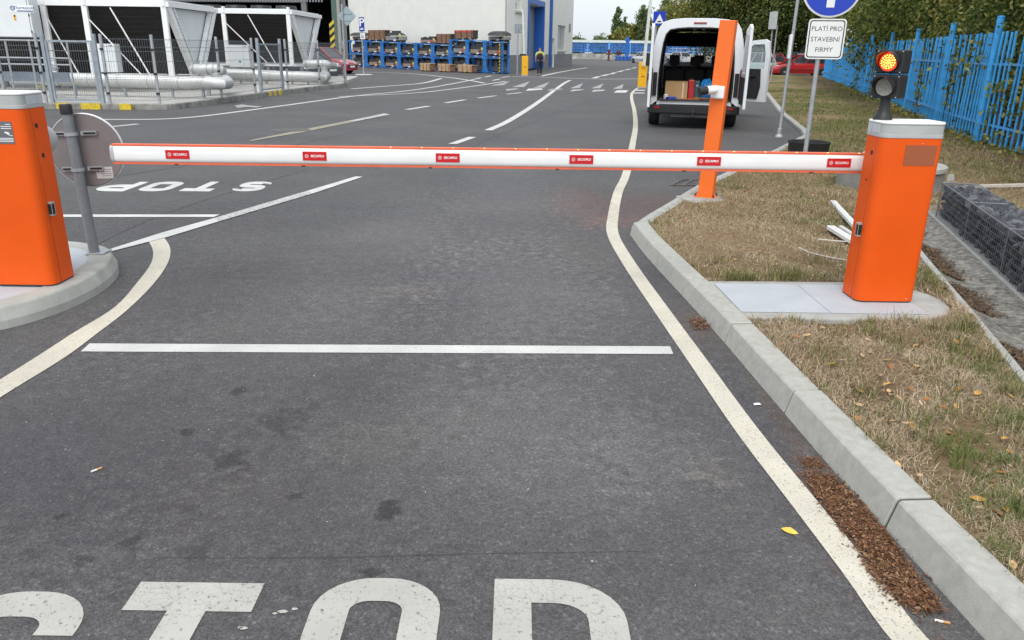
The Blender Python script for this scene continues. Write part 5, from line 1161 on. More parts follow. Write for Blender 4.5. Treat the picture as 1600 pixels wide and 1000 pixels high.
for (px, yy, h, cr, kd, lab) in ((1128, 74, 10, (4.6, 4.2, 4.3), 'y', 'broad yellowish tree rising above the roof of the van'), (1165, 70, 11, (4.5, 4.2, 4.8), 'd', 'dark tree above the open rear door of the van'), (1205, 78, 11, (4.6, 4.6, 5.0), 'm', 'mid green tree behind the red cars'), (1246, 72, 10, (4.4, 4.2, 4.6), 'd', 'dark tree left of the blue round sign behind the cars'),
                                 (1100, 92, 9, (4.6, 4.2, 3.6), 'y', 'low yellow green tree at the left end of the wood above the van roof')):
    p = G(px, 112); x = V(px, 90, yy).x
    tree('roadside_tree', lab, x, yy, h, cr, h * .52, 26000, .21, KIND[kd][1], None, .22, 50, zmin=2.6 if px < 1150 else .15)
def poplar(px, yy, top_py, w_, lab):
    p = V(px, 80, yy); h = V(px, top_py, yy).z
    t = tree('poplar', lab, p.x, yy, h, (w_, w_, h * .46), h * .53, 4200, .42, LEAF_POP_HAZE, None, .25, 60)
poplar(963, 170, 10, 1.05, 'tall slim poplar, leftmost of the poplars beyond the yard')
poplar(974, 175, 22, .6, 'thin shorter poplar right beside the tall leftmost one')
poplar(1004, 165, 3, 1.4, 'tall poplar behind the raised white boom, third from the left')
poplar(1036, 160, -6, 1.5, 'tallest poplar showing just above the van roof')
for px, yy, tp, w_, m_, lab in ((968, 165, 43, 2.1, LEAF_YEL, 'round bushy tree at the foot of the leftmost poplar'), (986, 168, 38, 1.9, LEAF_YEL, 'light green bushy tree between two poplars'), (1003, 170, 48, 2.0, LEAF_MID, 'low bushy tree under the third poplar'), (940, 185, 56, 2.6, LEAF_POP_HAZE, 'pale low tree above the far blue fence'), (902, 190, 60, 2.0, LEAF_MID, 'small dark bush beside the corner of the white building'), (1025, 160, 44, 1.9, LEAF_MID, 'bushy tree left of the hump warning sign')):  # yellowing and poplar leaf colours used here to imitate distance haze
    p = V(px, 80, yy); h = V(px, tp, yy).z
    tree('far_tree', lab, p.x, yy, h, (w_, w_, max(1.2, h * .42)), h * .56, 4200, .42, m_, None, .2, 36)
def vine(sc_, w_, z0, z1, n, lab):
    p, d = f_at(sc_); t = thing('climbing_plant', lab, 'climbing plant', (p.x, p.y, ZV), 0, 'climbers on the blue fence')
    k = rng.integers(0, 12, n); cl = np.stack([rng.normal(0, w_ * .5, 12), rng.uniform(z0, z1, 12)], 1)
    u = cl[k, 0] + rng.normal(0, .13, n); z = cl[k, 1] + rng.normal(0, .17, n); ok = z > .05; u, z = u[ok], z[ok]; n = len(u); off = rng.normal(.03, .07, n)
    c = np.stack([u * d.x + off * d.y, u * d.y - off * d.x, z], 1); co, f = leafquads(c, rng.uniform(.06, .11, n)); raw_mesh('foliage', co, f, LEAF_YEL, None, t)
    mb = MB()
    for i in range(12): mb.path([(0, 0, 0), (cl[i, 0] * .5 * d.x + .03, cl[i, 0] * .5 * d.y, cl[i, 1] * .5), (cl[i, 0] * d.x + .03, cl[i, 0] * d.y, cl[i, 1])], .006, 5)
    mb.build('stem', BARK, t)
for px, w_, z0, z1, n, lab in ((1300, 1.0, .9, 1.9, 260, 'leafy climber hanging over the fence under the white text plate'), (1335, 1.1, .2, 2.0, 480, 'dense climber on the fence right of the white text plate'), (1362, .9, .2, 2.0, 480, 'dense climber on the fence just left of the signal'), (1432, .6, .3, 1.6, 330, 'thin climber on the fence right of the signal'),
                              (1478, .5, .5, 1.7, 260, 'sparse climber between the second and third thick posts'), (1546, .5, .2, 1.1, 210, 'low climber beside the nearest thick post in view'), (1580, .6, .5, 1.9, 260, 'sparse climber at the right edge of the fence')):
    vine(s_of(px) if px < 1590 else 4, w_, z0, z1, n, lab)
k = 1500; ss = rng.uniform(4, 40, k); pts = [f_at(s) for s in ss]; x = np.array([p.x for p, d in pts]) + rng.normal(-.15, .22, k); y = np.array([p.y for p, d in pts]); 
c = np.stack([x, y, ZV + rng.uniform(.01, .16, k)], 1); co, f = leafquads(c, rng.uniform(.05, .1, k)); tag(raw_mesh('weeds', co, f, LEAF_YEL, 'stuff'), 'weeds along the foot of the blue fence')

# ================================================================== CARS
def car(name, label, x, y, rz, paint_, L=4.3, W=1.75, H=1.46, hatch=.55, bars=False, group=None, plate=True):
    t = thing(name, label, 'car', (x, y, 0), rz, group); w = W / 2
    st = [(-L / 2, .80, .55), (-L / 2 + .06, .93, .86), (-L / 2 + .3, .97, .94), (-L * .2, 1.0, .93), (L * .12, 1.0, .93), (L * .22, .99, .93), (L * .36, .96, .84), (L * .44, .90, .74), (L / 2 - .03, .78, .62), (L / 2, .70, .52)]
    mb = MB(); ring = []
    for yy, kx, zt in st:
        a = w * kx; ring += [(-a * .93, yy, .22), (-a, yy, .42), (-a * 1.0, yy, zt * .78), (-a * .93, yy, zt - .02), (-a * .8, yy, zt), (a * .8, yy, zt), (a * .93, yy, zt - .02), (a, yy, zt * .78), (a, yy, .42), (a * .93, yy, .22)]
    n = 10; k = len(st)
    mb.add(ring, [(j * n + i, j * n + (i + 1) % n, (j + 1) * n + (i + 1) % n, (j + 1) * n + i) for j in range(k - 1) for i in range(n)] + [tuple(range(n)), tuple(range(k * n - 1, (k - 1) * n - 1, -1))])
    mb.build('body', paint_, t, smooth=40)
    y0, y1, y2, y3 = -L / 2 + .22, -L / 2 + .22 + hatch, L * .06, L * .27; zb, zr = .90, H - .03; wb, wt = w * .90, w * .72
    g8 = [(-wb, y0, zb), (wb, y0, zb), (wb, y3, zb), (-wb, y3, zb), (-wt, y1, zr), (wt, y1, zr), (wt, y2, zr), (-wt, y2, zr)]
    mb = MB(); mb.add(g8, [(0, 1, 5, 4), (1, 2, 6, 5), (2, 3, 7, 6), (3, 0, 4, 7), (4, 5, 6, 7)]); mb.build('window', GLASS, t)
    mb = MB(); mb.add([(-wt * 1.03, y1 - .05, zr - .015), (wt * 1.03, y1 - .05, zr - .015), (wt * 1.03, y2 + .04, zr - .015), (-wt * 1.03, y2 + .04, zr - .015), (-wt * .9, y1 + .1, H), (wt * .9, y1 + .1, H), (wt * .9, y2 - .1, H), (-wt * .9, y2 - .1, H)], [(0, 1, 5, 4), (1, 2, 6, 5), (2, 3, 7, 6), (3, 0, 4, 7), (4, 5, 6, 7), (3, 2, 1, 0)])
    mb.build('roof', paint_, t, smooth=40)
    mb = MB()
    for s in (-1, 1):
        for (ya, yb) in ((y0, y1), (y3, y2)): mb.build('pillar', paint_, t) if mb.v else None; mb = MB(); mb.bar((s * wb, ya, zb), (s * wt, yb, zr), .08)
        for f in (.36, .62): mb.build('pillar', paint_, t); mb = MB(); mb.bar((s * (wb + .004), y0 + (y3 - y0) * f, zb), (s * (wt + .004), y1 + (y2 - y1) * (f * 1.1 - .05), zr), .05)
    mb.build('pillar', paint_, t)
    Rm = Matrix.Rotation(PI / 2, 3, 'Y')
    for sx in (-1, 1):
        for yy in (-L * .30, L * .315):
            mb = MB(); mb.lathe([(.19, -.1), (.29, -.1), (.315, -.08), (.315, .08), (.29, .1), (.19, .1)], 20, (sx * (w - .09), yy, .315), Rm); wh = mb.build('wheel', TYRE, t, smooth=35)
            mb = MB(); mb.lathe([(.03, -.105), (.2, -.09), (.2, .09), (.03, .105)], 16, (sx * (w - .09), yy, .315), Rm); mb.build('rim', MIDG, wh)
            mb = MB(); mb.path([(sx * (w - .012), yy + .345 * math.cos(a_), .33 + .345 * math.sin(a_)) for a_ in np.linspace(0, PI, 9)], .022, 5); mb.build('wheel_arch', BLACK, t)
        mb = MB(); mb.box((sx * (w + .08), y3 - .35, .95), (.16, .1, .12)); mb.build('wing_mirror', paint_, t, bevel=.02)
        mb = MB(); mb.add([(sx * w * .45, L / 2 - .04, .60), (sx * w * .76, L / 2 - .12, .62), (sx * w * .88, L * .40, .78), (sx * w * .60, L * .425, .76)], [(0, 1, 2, 3)] if sx > 0 else [(3, 2, 1, 0)])
        mb.v = [(a, b + .03, c + .012) for a, b, c in mb.v]; mb.build('headlight', mat('headlight', (.62, .64, .66), .1, var=.15), t)
        mb = MB(); mb.box((sx * w * .82, -L / 2 + .03, .76), (.16, .08, .2)); mb.build('tail_light', MATS['lamp red'], t)
        mb = MB()
        for yy in (-L * .12, L * .10): mb.box((sx * (w + .002), yy, .66), (.006, .006, .46))
        mb.box((sx * (w + .004), -L * .02, .46), (.012, L * .5, .05)); mb.build('door_gap', BLACK, t)
    mb = MB(); mb.box((0, L / 2 - .0, .47), (w * 1.05, .04, .15)); mb.build('grille', BLACK, t)
    mb = MB()
    for z in (.56, .60, .64): mb.box((0, L / 2 - .03 - (z - .56) * .6, z + .02), (w * .62, .03, .012))
    mb.build('grille_bar', GREY, t)
    if plate:
        mb = MB(); mb.box((0, L / 2 + .03, .45), (.50, .02, .11)); mb.build('number_plate', WHITE, t)
    if bars:
        mb = MB()
        for s in (-1, 1): mb.bar((s * wt * .85, y1 + .1, H + .05), (s * wt * .85, y2 - .1, H + .05), .04)
        mb.build('roof_bar', GREY, t)
    return t
def cpaint(n, c): return mat(n, c, .28, var=.03, coat=.6)
car('parked_car', 'red estate car with silver roof bars parked across the end of the verge', G(1240, 119).x + .3, 60.0, PI / 2, cpaint('car red', (.36, .012, .014)), 4.5, 1.76, 1.5, .3, True)
car('parked_car', 'second red car half hidden behind the red estate and the open van door', 19.8, 66.0, PI / 2 + .1, cpaint('car rose', (.50, .03, .035)), 4.0, 1.7, 1.55, .4)
car('parked_car', 'pale silver green car seen through the window of the open front van door', 17.4, 61.5, PI / 2, cpaint('car silver', (.34, .45, .43)), 4.2, 1.74, 1.62, .4)
car('parked_car', 'dark blue car behind the red cars at the end of the verge', 23.5, 70.0, PI / 2, cpaint('car navy', (.015, .03, .075)), 4.5, 1.8, 1.75, .3)
p = G(520, 123.5); car('parked_car', 'black saloon car with chrome grille nosing out behind the mesh fence', p.x - 1.9, p.y + 1.4, math.radians(-124), cpaint('car black', (.012, .014, .016)), 4.6, 1.82, 1.45, .75)
p = G(551, 116); car('parked_car', 'dark red hatchback beside the black saloon in front of the open hall', p.x - 2.05, p.y + 1.1, math.radians(-112), cpaint('car crimson', (.33, .016, .035)), 4.3, 1.8, 1.58, .35)
for px, yy, c, nm, lab in ((1006, 112, (.6, .62, .64), 'car white', 'tiny white car at the far fence left of the van'), (1021, 116, (.10, .14, .22), 'car bluegrey', 'tiny blue grey car at the far fence beside the van'), (1060, 118, (.55, .57, .58), 'car pale', 'pale car seen through the windscreen of the van')):
    car('parked_car', lab, V(px, 90, yy).x, yy, .4, cpaint(nm, c), plate=False)

# ================================================================== COOLERS ON THE LEFT, MESH FENCE
plinth_line = smooth_line([(-19, 21.0), (-12.2, 21.0), (-9.35, 21.15)], 3) [:-1] + smooth_line([(-9.2, 21.22), (-9.0, 21.6), (-8.72, 23.8), (-8.40, 27.8), (-7.95, 31.0), (-7.25, 35.2)], 4)
pl_ = tag(bpy.data.objects.new('cooler_plinth', None), 'low concrete plinth under the coolers', kind='structure'); COL.objects.link(pl_)
ks = stones(plinth_line, [(0, -.1), (.01, .13), (.02, .15), (.14, .15), (.14, -.1)], 1.0, pl_, OLDCONC, side=-1, step=.2)
mb = MB(); mb.prism([(p.x - .14 if p.y > 21.3 else p.x, p.y + (.14 if p.y < 21.3 else 0)) for p in plinth_line] + [(-7.6, 35.6), (-8.4, 43.5), (-21, 44), (-21, 21.2)], -.05, .147); mb.build('plinth_slab', mat('plinth concrete', (.42, .41, .38), .9, var=.1, scale=2, bump=.2, dirt=.35, dirtcol=(.22, .21, .19)), pl_)
for xs_ in ((-12.0, -11.7), (-11.35, -10.85), (-10.35, -10.05)):
    mb = MB(); a, b = xs_; mb.box(((a + b) / 2, 21.035, .078), (b - a, .09, .15)); mb.build('hazard_stripe', HAZARD, pl_)
for i in range(3):
    yy = 27.75 + i * .42; x = np.interp(yy, [21.6, 23.8, 27.8, 31.0], [-9.0, -8.72, -8.40, -7.95]); mb = MB(); mb.box((x - .035, yy, .078), (.09, .2, .152)); mb.build('hazard_stripe', HAZARD, pl_)
COIL = mat('cooler coil', (.013, .012, .011), .8, var=.3, scale=6)
SHEET = mat('cooler sheet', (.66, .69, .70), .5, var=.04, scale=2)
def cooler(label, xl, xr, yn, yf, zb, zt, posts, panel, fans, group):
    t = thing('dry_cooler', label, 'cooling unit', (xr, yn, .15), 0, group); ya = (yf - yn) * .46; zb, zt = zb - .15, zt - .15; L = xl - xr
    mb = MB(); mb.add([(L, .10, zt - .10), (-.25, .10, zt - .10), (-.25, ya - .18, zb + .12), (L, ya - .18, zb + .12)], [(0, 1, 2, 3)])
    mb.add([(L, .22, zt - .10), (-.25, .22, zt - .10), (-.25, ya - .06, zb + .12), (L, ya - .06, zb + .12)], [(3, 2, 1, 0)]); mb.build('coil', COIL, t)
    mb = MB(); D = yf - yn; mb.add([(L, D - .1, zt - .1), (-.25, D - .1, zt - .1), (-.25, ya + .25, zb + .12), (L, ya + .25, zb + .12)], [(3, 2, 1, 0)]); mb.build('coil', COIL, t)
    mb = MB()
    for z in np.linspace(0, 1, 15)[1:-1]:
        a = Vector((L, .097, zt - .10)).lerp(Vector((L, ya - .183, zb + .12)), z); mb.bar(a, a - Vector((L + .25, 0, 0)), .004, .008)
    tag(mb.build('coil_fin', DARK, t), kind='stuff')
    # end plate with its two toothed coil headers
    mb = MB(); mb.add([(-.12, .42, zt - .12), (-.12, D - .42, zt - .12), (-.12, ya + .22, zb + .2), (-.12, ya - .12, zb + .2)], [(0, 1, 2, 3)]); mb.build('end_plate', SHEET, t)
    for (ya0, ya1) in ((.20, ya - .20), (D - .20, ya + .30)):
        a, b = Vector((.0, ya0, zt - .08)), Vector((.0, ya1, zb + .12)); mb = MB(); s = 1 if ya1 > ya0 else -1
        mb.bar(a - Vector((0, s * .10, 0)), b - Vector((0, s * .10, 0)), .16, .20); hb = mb.build('coil_header', WHITE, t)
        mb = MB(); n_ = 22
        for i in range(n_):
            c = a.lerp(b, (i + .5) / n_) + Vector((.0, s * .11, 0)); mb.box(c, (.11, .17, .045))
        mb.build('return_bend', mat('bend steel', (.60, .62, .63), .5), t)
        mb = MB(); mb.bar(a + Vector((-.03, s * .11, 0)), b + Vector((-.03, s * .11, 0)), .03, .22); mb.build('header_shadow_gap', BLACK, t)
        mb = MB(); mb.bar(a + Vector((.0, s * .24, 0)), b + Vector((.0, s * .2, 0)), .14, .07); mb.build('edge_rail', WHITE, t)
    # frame
    mb = MB(); mb.bar((L, 0, zt - .03), (.12, 0, zt - .03), .12, .16); mb.bar((L, D, zt - .03), (.12, D, zt - .03), .12, .16); mb.bar((.06, .06, zt - .04), (.06, D - .06, zt - .04), .10, .13); mb.build('top_frame', WHITE, t)
    mb = MB(); mb.box((L / 2, D / 2, zt + .07), (-L, D, .05)); mb.build('fan_deck', SHEET, t)
    mb = MB(); mb.bar((L, ya - .35, zb), (.25, ya - .35, zb), .14, .12); mb.bar((L, ya + .55, zb), (.25, ya + .55, zb), .14, .12); mb.bar((.05, ya - .6, zb - .12), (.05, ya + .9, zb - .12), .16, .1); mb.bar((L, .05, zb + .02), (.1, .05, zb + .02), .06, .06); mb.build('base_frame', WHITE, t)
    for x in np.linspace(L + .3, -.2, 5):
        for yy in (-.3, .5): MB().box((x, ya + yy, zb / 2 - .04), (.12, .12, zb - .08)).build('support_leg', GALV, t)
    for px_ in posts: mb = MB(); mb.box((px_, .0, (zt + zb) / 2 - .05), (.17, .12, zt - zb - .1)); mb.bar((px_ + .02, -.02, zt - .1), (px_ + .02, -.02, zt + .16), .10, .14); mb.build('post', WHITE, t, bevel=.01)
    mb = MB()
    for a, b in zip(posts, posts[1:]): mb.bar((a + .08, -.01, zt - .5), (a + (b - a) * .62, -.01, zb + .1), .03)
    mb.bar((posts[-1] - 1.7, -.01, zt - .15), (posts[-1] - .7, -.01, zb + .1), .035); mb.build('brace', WHITE, t)
    x0, x1, z0, z1 = panel; mb = MB(); mb.box(((x0 + x1) / 2, -.22, (z0 + z1) / 2 - .15), (x1 - x0, .36, z1 - z0)); cb_ = mb.build('control_box', SHEET, t, bevel=.012)
    mb = MB(); mb.box(((x0 + x1) / 2 + .03, -.402, z0 + .22 - .15), (.09, .004, .09)); mb.build('control_label', mat('label blue green', (.04, .28, .30), .5), cb_)
    mb = MB(); mb.box((x1 - .24, -.402, (z0 + z1) / 2 - .15), (.006, .004, (z1 - z0) * .95)); mb.box(((x0 + x1) / 2 + .3, -.403, z1 - .2), (.1, .006, .03)); mb.build('door_gap', MIDG, cb_)
    for i in range(fans):
        x = L + (-L) * (i + .5) / fans
        mb = MB(); mb.lathe([(.42, zt + .1), (.46, zt + .1), (.43, zt + .26), (.40, zt + .28)], 22, (x, D * .3, 0), close=False)
        fn = mb.build('fan', BLACK, t, smooth=50)
        mb = MB()
        for k in range(4): mb.lathe([(.1 * k + .02, zt + .27), (.1 * k + .04, zt + .28)], 18, (x, D * .3, 0), close=False)
        for k in range(6): mb.bar((x, D * .3, zt + .275), (x + .43 * math.cos(k * PI / 3), D * .3 + .43 * math.sin(k * PI / 3), zt + .275), .015)
        mb.build('fan_guard', BLACK, fn)
    return t
c1r, c2r = V(258, 5, 26.4), V(452, 16, 35.0)
def xoff(px, py, y, xr): return V(px, py, y).x - xr
q0, q1 = V(139, 68, 26.1), V(187, 113, 26.1)
k1 = cooler('larger white V shaped dry cooler with black coils at the far left', c1r.x - 9.6, c1r.x, 26.4, 30.6, .55, 2.86, [xoff(84, 106, 26.4, c1r.x), xoff(146, 100, 26.4, c1r.x), -.06], (q0.x - c1r.x, q1.x - c1r.x, q1.z, q0.z), 5, 'dry coolers behind the mesh fence')
q0, q1 = V(355, 70, 34.6), V(391, 105, 34.6)
k2 = cooler('smaller white V shaped dry cooler standing farther back beside the open hall', c2r.x - 6.6, c2r.x, 35.0, 40.2, .82, 3.0, [xoff(357, 100, 35, c2r.x), -.06], (q0.x - c2r.x, q1.x - c2r.x, q1.z, q0.z), 6, 'dry coolers behind the mesh fence')
# switch cabinet with maker's plate, part of the large cooler
a, b = V(-40, -12, 25.6), V(54, 58, 25.6)
mb = MB(); mb.box(((a.x + b.x) / 2 - c1r.x, -.55, (a.z + b.z) / 2 - .15), (b.x - a.x, .5, a.z - b.z)); sw = mb.build('switch_cabinet', SHEET, k1, bevel=.012)
mb = MB(); c = V(25, 13, 25.32); cl = Vector((c.x - c1r.x, -1.085 + .28, c.z - .15)); yf = -.803
mb.box((cl.x, yf, cl.z), (.72, .006, .20), mi=0); mb.text('Thermocold', .125, (cl.x + .08, yf - .004, cl.z + .025), (1, 0, 0), (0, 0, 1), mi=1); mb.box((cl.x + .1, yf - .004, cl.z - .065), (.5, .004, .03), mi=1)
ns = 18; vs = [Vector((cl.x - .28 + r * math.cos(2 * PI * i / ns), yf - .004, cl.z + .015 + r * math.sin(2 * PI * i / ns))) for r in (.075, .052, .038, .02) for i in range(ns)]
mb.add(vs, [(o + i, o + (i + 1) % ns, o + ns + (i + 1) % ns, o + ns + i) for o in (0, 2 * ns) for i in range(ns)], 1); mb.build('maker_plate', [WHITE, mat('print blue', (.02, .05, .22), .5)], sw)
mb = MB(); c = V(14, 27, 25.3); mb.box((c.x - c1r.x, yf, c.z - .15), (.07, .004, .16), mi=0); mb.box((c.x - c1r.x, yf - .003, c.z - .1), (.04, .004, .06), mi=1); mb.build('warning_sticker', [mat('sticker amber', (.7, .35, .03), .5), BLACK], sw)
mb = MB(); mb.box((b.x - c1r.x - .06, yf, (a.z + b.z) / 2 - .15), (.012, .004, (a.z - b.z) * .97))
for z in (.12, .5, .88): mb.box((b.x - c1r.x - .05, yf - .003, b.z + (a.z - b.z) * z - .15), (.04, .006, .07))
mb.build('cabinet_hinge', BLACK, sw)
# insulated pipes
def pipe(label, pts, r, legs):
    t = thing('insulated_pipe', label, 'pipe', (pts[0][0], pts[0][1], .15)); o = Vector((pts[0][0], pts[0][1], .15)); P = [Vector(p) - o for p in pts]
    mb = MB(); mb.path(P, r, 16); pj = mb.build('pipe_jacket', SILVER, t, smooth=40)
    mb = MB()
    for a, b in zip(P, P[1:]):
        L = (b - a).length
        for i in range(int(L / .95)):
            c = a + (b - a) * ((i + .7) * .95 / L); d = (b - a).normalized(); mb.tube(c - d * .012, c + d * .012, r * 1.012, 16, cap=False)
    mb.build('jacket_band', GALV, pj)
    for f in legs: c = P[0].lerp(P[1], f); MB().box((c.x, c.y, c.z / 2 - r / 2), (.07, .07, c.z - r)).build('support', GALV, t)
    return t
A, B = V(60, 121, 24.2), V(338, 137, 23.0)
pipe('thick silver clad pipe low along the front of the larger cooler', [(A.x, 24.3, .62), (B.x - .42, 23.6, .58), (B.x - .12, 23.75, .58), (B.x - .1, 24.2, .58), (B.x * 26.6 / 23.6, 26.6, .6)], .185, (.2, .5, .78, .96))
A, B = V(346, 115, 33.0), V(508, 121, 33.0)
pipe('thick silver clad pipe low along the front of the smaller cooler', [(A.x - .6, 33.3, A.z + .0), (B.x - .5, 33.0, B.z), (B.x - .15, 33.2, B.z), (B.x * 33.8 / 33.1, 33.8, B.z), (B.x * 36.2 / 33.0, 36.2, B.z)], .21, (.3, .55, .8, .95))
def header_valve(label, c, s):
    t = thing('pipe_header', label, 'pipe', (c.x, c.y, .15)); z = c.z - .15
    mb = MB(); mb.path([(-.75 * s, 0, z), (-.6 * s, 0, z), (.45 * s, 0, z), (.62 * s, .05, z), (.66 * s, .3, z - .08)], [.12 * s, .22 * s, .24 * s, .22 * s, .16 * s], 16); mb.build('header_jacket', SILVER, t, smooth=45)
    mb = MB(); mb.path([(.45 * s, 0, z - .15 * s), (.47 * s, 0, z - .6 * s)], .2 * s, 14); mb.tube((.1 * s, .1, z - .65 * s), (.62 * s, .1, z - .65 * s), .2 * s, 14); mb.build('branch_jacket', SILVER, t, smooth=45)
    mb = MB(); mb.box((0, 0, (z - .5 * s) / 2), (.1, .1, z - .5 * s)); mb.build('support', GALV, t)
    mb = MB()
    for x in (-.58, .1, .40): mb.lathe([(.25 * s, -.02), (.255 * s, 0), (.25 * s, .02)], 16, (x * s, 0, z), Matrix.Rotation(PI / 2, 3, 'Y'), close=False)
    mb.build('jacket_band', GALV, t)
header_valve('bulging silver pipe header at the right end of the larger cooler', V(322, 108, 25.2), .66)
header_valve('bulging silver pipe header at the right end of the smaller cooler', V(494, 100, 34.3), .72)

# welded mesh fence on the plinth edge
def on_line(px):
    best = None
    for p in resample([(q.x - .18 if q.y > 21.4 else q.x, q.y + .2 if q.y < 21.4 else q.y) for q in plinth_line], .05):
        e = abs(P2((p.x, p.y, .15))[0] - px)
        if best is None or e < best[0]: best = (e, p)
    return best[1]
WIREG = mat('galvanised wire', (.24, .26, .28), .5, metal=.4)
def fence_post(parent, p, h=1.72):
    mb = MB(); mb.box((p.x, p.y, .15 + h / 2), (.06, .06, h)); po = mb.build('post', GALV, parent)
    for z in (.25, .75, 1.35): MB().box((p.x, p.y - .03, .15 + z), (.075, .05, .05)).build('clip', BLACK, po)
def panel(parent, a, b, z0=.2, z1=1.78, step=.06):
    d = Vector((b.x - a.x, b.y - a.y)); L = d.length; d /= L; mb = MB()
    for i in range(1, int(L / step)):
        x, y = a.x + d.x * i * step, a.y + d.y * i * step; mb.tube((x, y, z0), (x, y, z1), .0036, 3, cap=False)
    for z in (z0 + .03, z0 + .25, .75, .8, 1.2, 1.45, z1 - .22, z1 - .03): mb.tube((a.x, a.y, z), (b.x, b.y, z), .0055, 3, cap=False)
    tag(mb.build('mesh_panel', WIREG, parent), kind='stuff')
mf = thing('mesh_fence', 'galvanised welded mesh fence round the coolers', 'fence', (0, 0, 0))
pp_ = {k: on_line(k) for k in (-40, 10, 74, 172, 250, 347, 400, 450, 500, 546)}
pp_[546] = Vector((-7.35, 35.0))
for k, p in pp_.items(): fence_post(mf, p)
for a, b in ((-40, 10), (10, 74), (172, 250), (250, 347), (347, 400), (450, 500), (500, 546)): panel(mf, pp_[a], pp_[b])
def gate(label, pa, pb, h=1.72, post=True):
    t = thing('mesh_gate', label, 'gate', (0, 0, 0)); d = Vector((pb.x - pa.x, pb.y - pa.y)).normalized() * .05
    a, b = pa + d, pb - d
    if post:
        for p in (a - d * .6, b + d * .6): mb = MB(); mb.box((p.x, p.y, .15 + h / 2), (.085, .085, h)); mb.build('gate_post', mat('gate steel', (.30, .34, .38), .5, metal=.3), t)
    a, b = a + d, b - d; mb = MB()
    for p in (a, b): mb.box((p.x, p.y, .95), (.055, .055, 1.5))
    for z in (.22, 1.68): mb.bar((a.x, a.y, z), (b.x, b.y, z), .05)
    mb.build('gate_frame', mat('gate steel', (1, 1, 1)), t); panel(t, a, b, .25, 1.66)
    m_ = a.lerp(b, .12); mb = MB(); mb.box((m_.x, m_.y - .05, 1.0), (.14, .06, .12)); mb.bar((m_.x, m_.y - .1, 1.02), (m_.x + .14, m_.y - .1, 1.02), .02); mb.build('lock', GALV, t); return t
gate('galvanised mesh gate above the yellow and black kerb at the far left', on_line(82), on_line(164))
gate('narrow galvanised gate frame with hazard painted step near the smaller cooler', on_line(408), on_line(443))
# older rail frame and steel beam left of the gate
fr_ = thing('guard_rail', 'grey steel guard rail with a flat beam left of the mesh gate', 'railing', (0, 0, 0))
a, b = V(-30, 120, 22.6), V(108, 117, 22.6); mb = MB(); mb.box(((a.x + b.x) / 2, 22.6, a.z + .02), (b.x - a.x, .06, .26)); mb.build('beam', mat('beam steel', (.22, .26, .31), .6, metal=.2, var=.1), fr_)
mb = MB()
for px in (8, 45, 104):
    q = V(px, 64, 22.4); mb.tube((q.x, 22.4, .15), (q.x, 22.4, q.z), .028, 8)
q = V(-20, 64, 22.4); r_ = V(104, 64, 22.4)
for dz in (0, -.45, -.62): mb.tube((q.x, 22.4, r_.z + dz), (r_.x, 22.4, r_.z + dz), .022, 8)
mb.build('rail', GALV, fr_)
a = V(52, 121, 23.4); mb = MB()
for i in range(4): mb.box((a.x + .13 + i * .17, 23.4, a.z), (.165, .08, .11), mi=i % 2)
for i in range(4): mb.box((a.x + .13 + i * .17, 23.4, a.z - .25), (.165, .08, .03), mi=i % 2)
tag(mb.build('hazard_board', [HAZARD, BLACK]), 'yellow and black hazard board behind the guard rail at the far left', 'hazard board')

# ================================================================== WHITE BUILDING AND OPEN HALL
class Plane:
    def __init__(s, a, b): s.o = Vector((a[0], a[1])); s.d = (Vector((b[0], b[1])) - s.o); s.L = s.d.length; s.d /= s.L; s.n = Vector((s.d.y, -s.d.x))
    def uz(s, px, py):
        r = ray(px, py); t = s.o.dot(s.n) / (r.x * s.n.x + r.y * s.n.y); return (Vector((r.x * t, r.y * t)) - s.o).dot(s.d), r.z * t + EYE
    def p(s, u, z, off=0.): q = s.o + s.d * u + s.n * off; return Vector((q.x, q.y, z))
def wall_mesh(pl, H, holes, depth, z0=0., u0=0., u1=None):
    u1 = pl.L if u1 is None else u1
    us = sorted({u0, u1, *[h[i] for h in holes for i in (0, 1)]}); zs = sorted({z0, H, *[h[i] for h in holes for i in (2, 3)]}); mb = MB()
    for a, b in zip(us, us[1:]):
        for c, d in zip(zs, zs[1:]):
            if not any(h[0] <= (a + b) / 2 <= h[1] and h[2] <= (c + d) / 2 <= h[3] for h in holes): mb.quad(pl.p(a, c), pl.p(b, c), pl.p(b, d), pl.p(a, d))
    for a, b, c, d in holes:
        for q in (((a, c), (a, d)), ((a, d), (b, d)), ((b, d), (b, c)), ((b, c), (a, c))):
            (ua, za), (ub, zb_) = q; mb.quad(pl.p(ua, za), pl.p(ub, zb_), pl.p(ub, zb_, -depth), pl.p(ua, za, -depth))
    return mb
def slab(mb, pl, u0, u1, z0, z1, o0, o1, mi=0):
    vs = [pl.p(u, z, o) for o in (o0, o1) for z in (z0, z1) for u in (u0, u1)]
    mb.add(vs, [(0, 2, 3, 1), (4, 5, 7, 6), (0, 1, 5, 4), (1, 3, 7, 5), (3, 2, 6, 7), (2, 0, 4, 6)], mi); return mb
corner = G(792, 113.9); aleft = G(549, 101.5); cr2 = G(893, 102)
WA = Plane(aleft, corner); WB = Plane(corner, cr2)
bld = thing('white_building', 'white rendered works building with blue gate, grey plinth and barred windows', 'building', (0, 0, 0))
BH = 11.
du0, dz = WB.uz(826.5, 4); du1, _ = WB.uz(850, 4); nu0, nz1 = WB.uz(863.2, 60); nu1, _ = WB.uz(866.5, 60)
wu0, wz0 = WB.uz(871, 79); wu1, wz1 = WB.uz(883.5, 41); tu0, tz0 = WB.uz(805.5, 16); tu1, tz1 = WB.uz(815.5, -22); eu0, ez0 = WB.uz(815.3, 101); eu1, ez1 = WB.uz(818, 58)
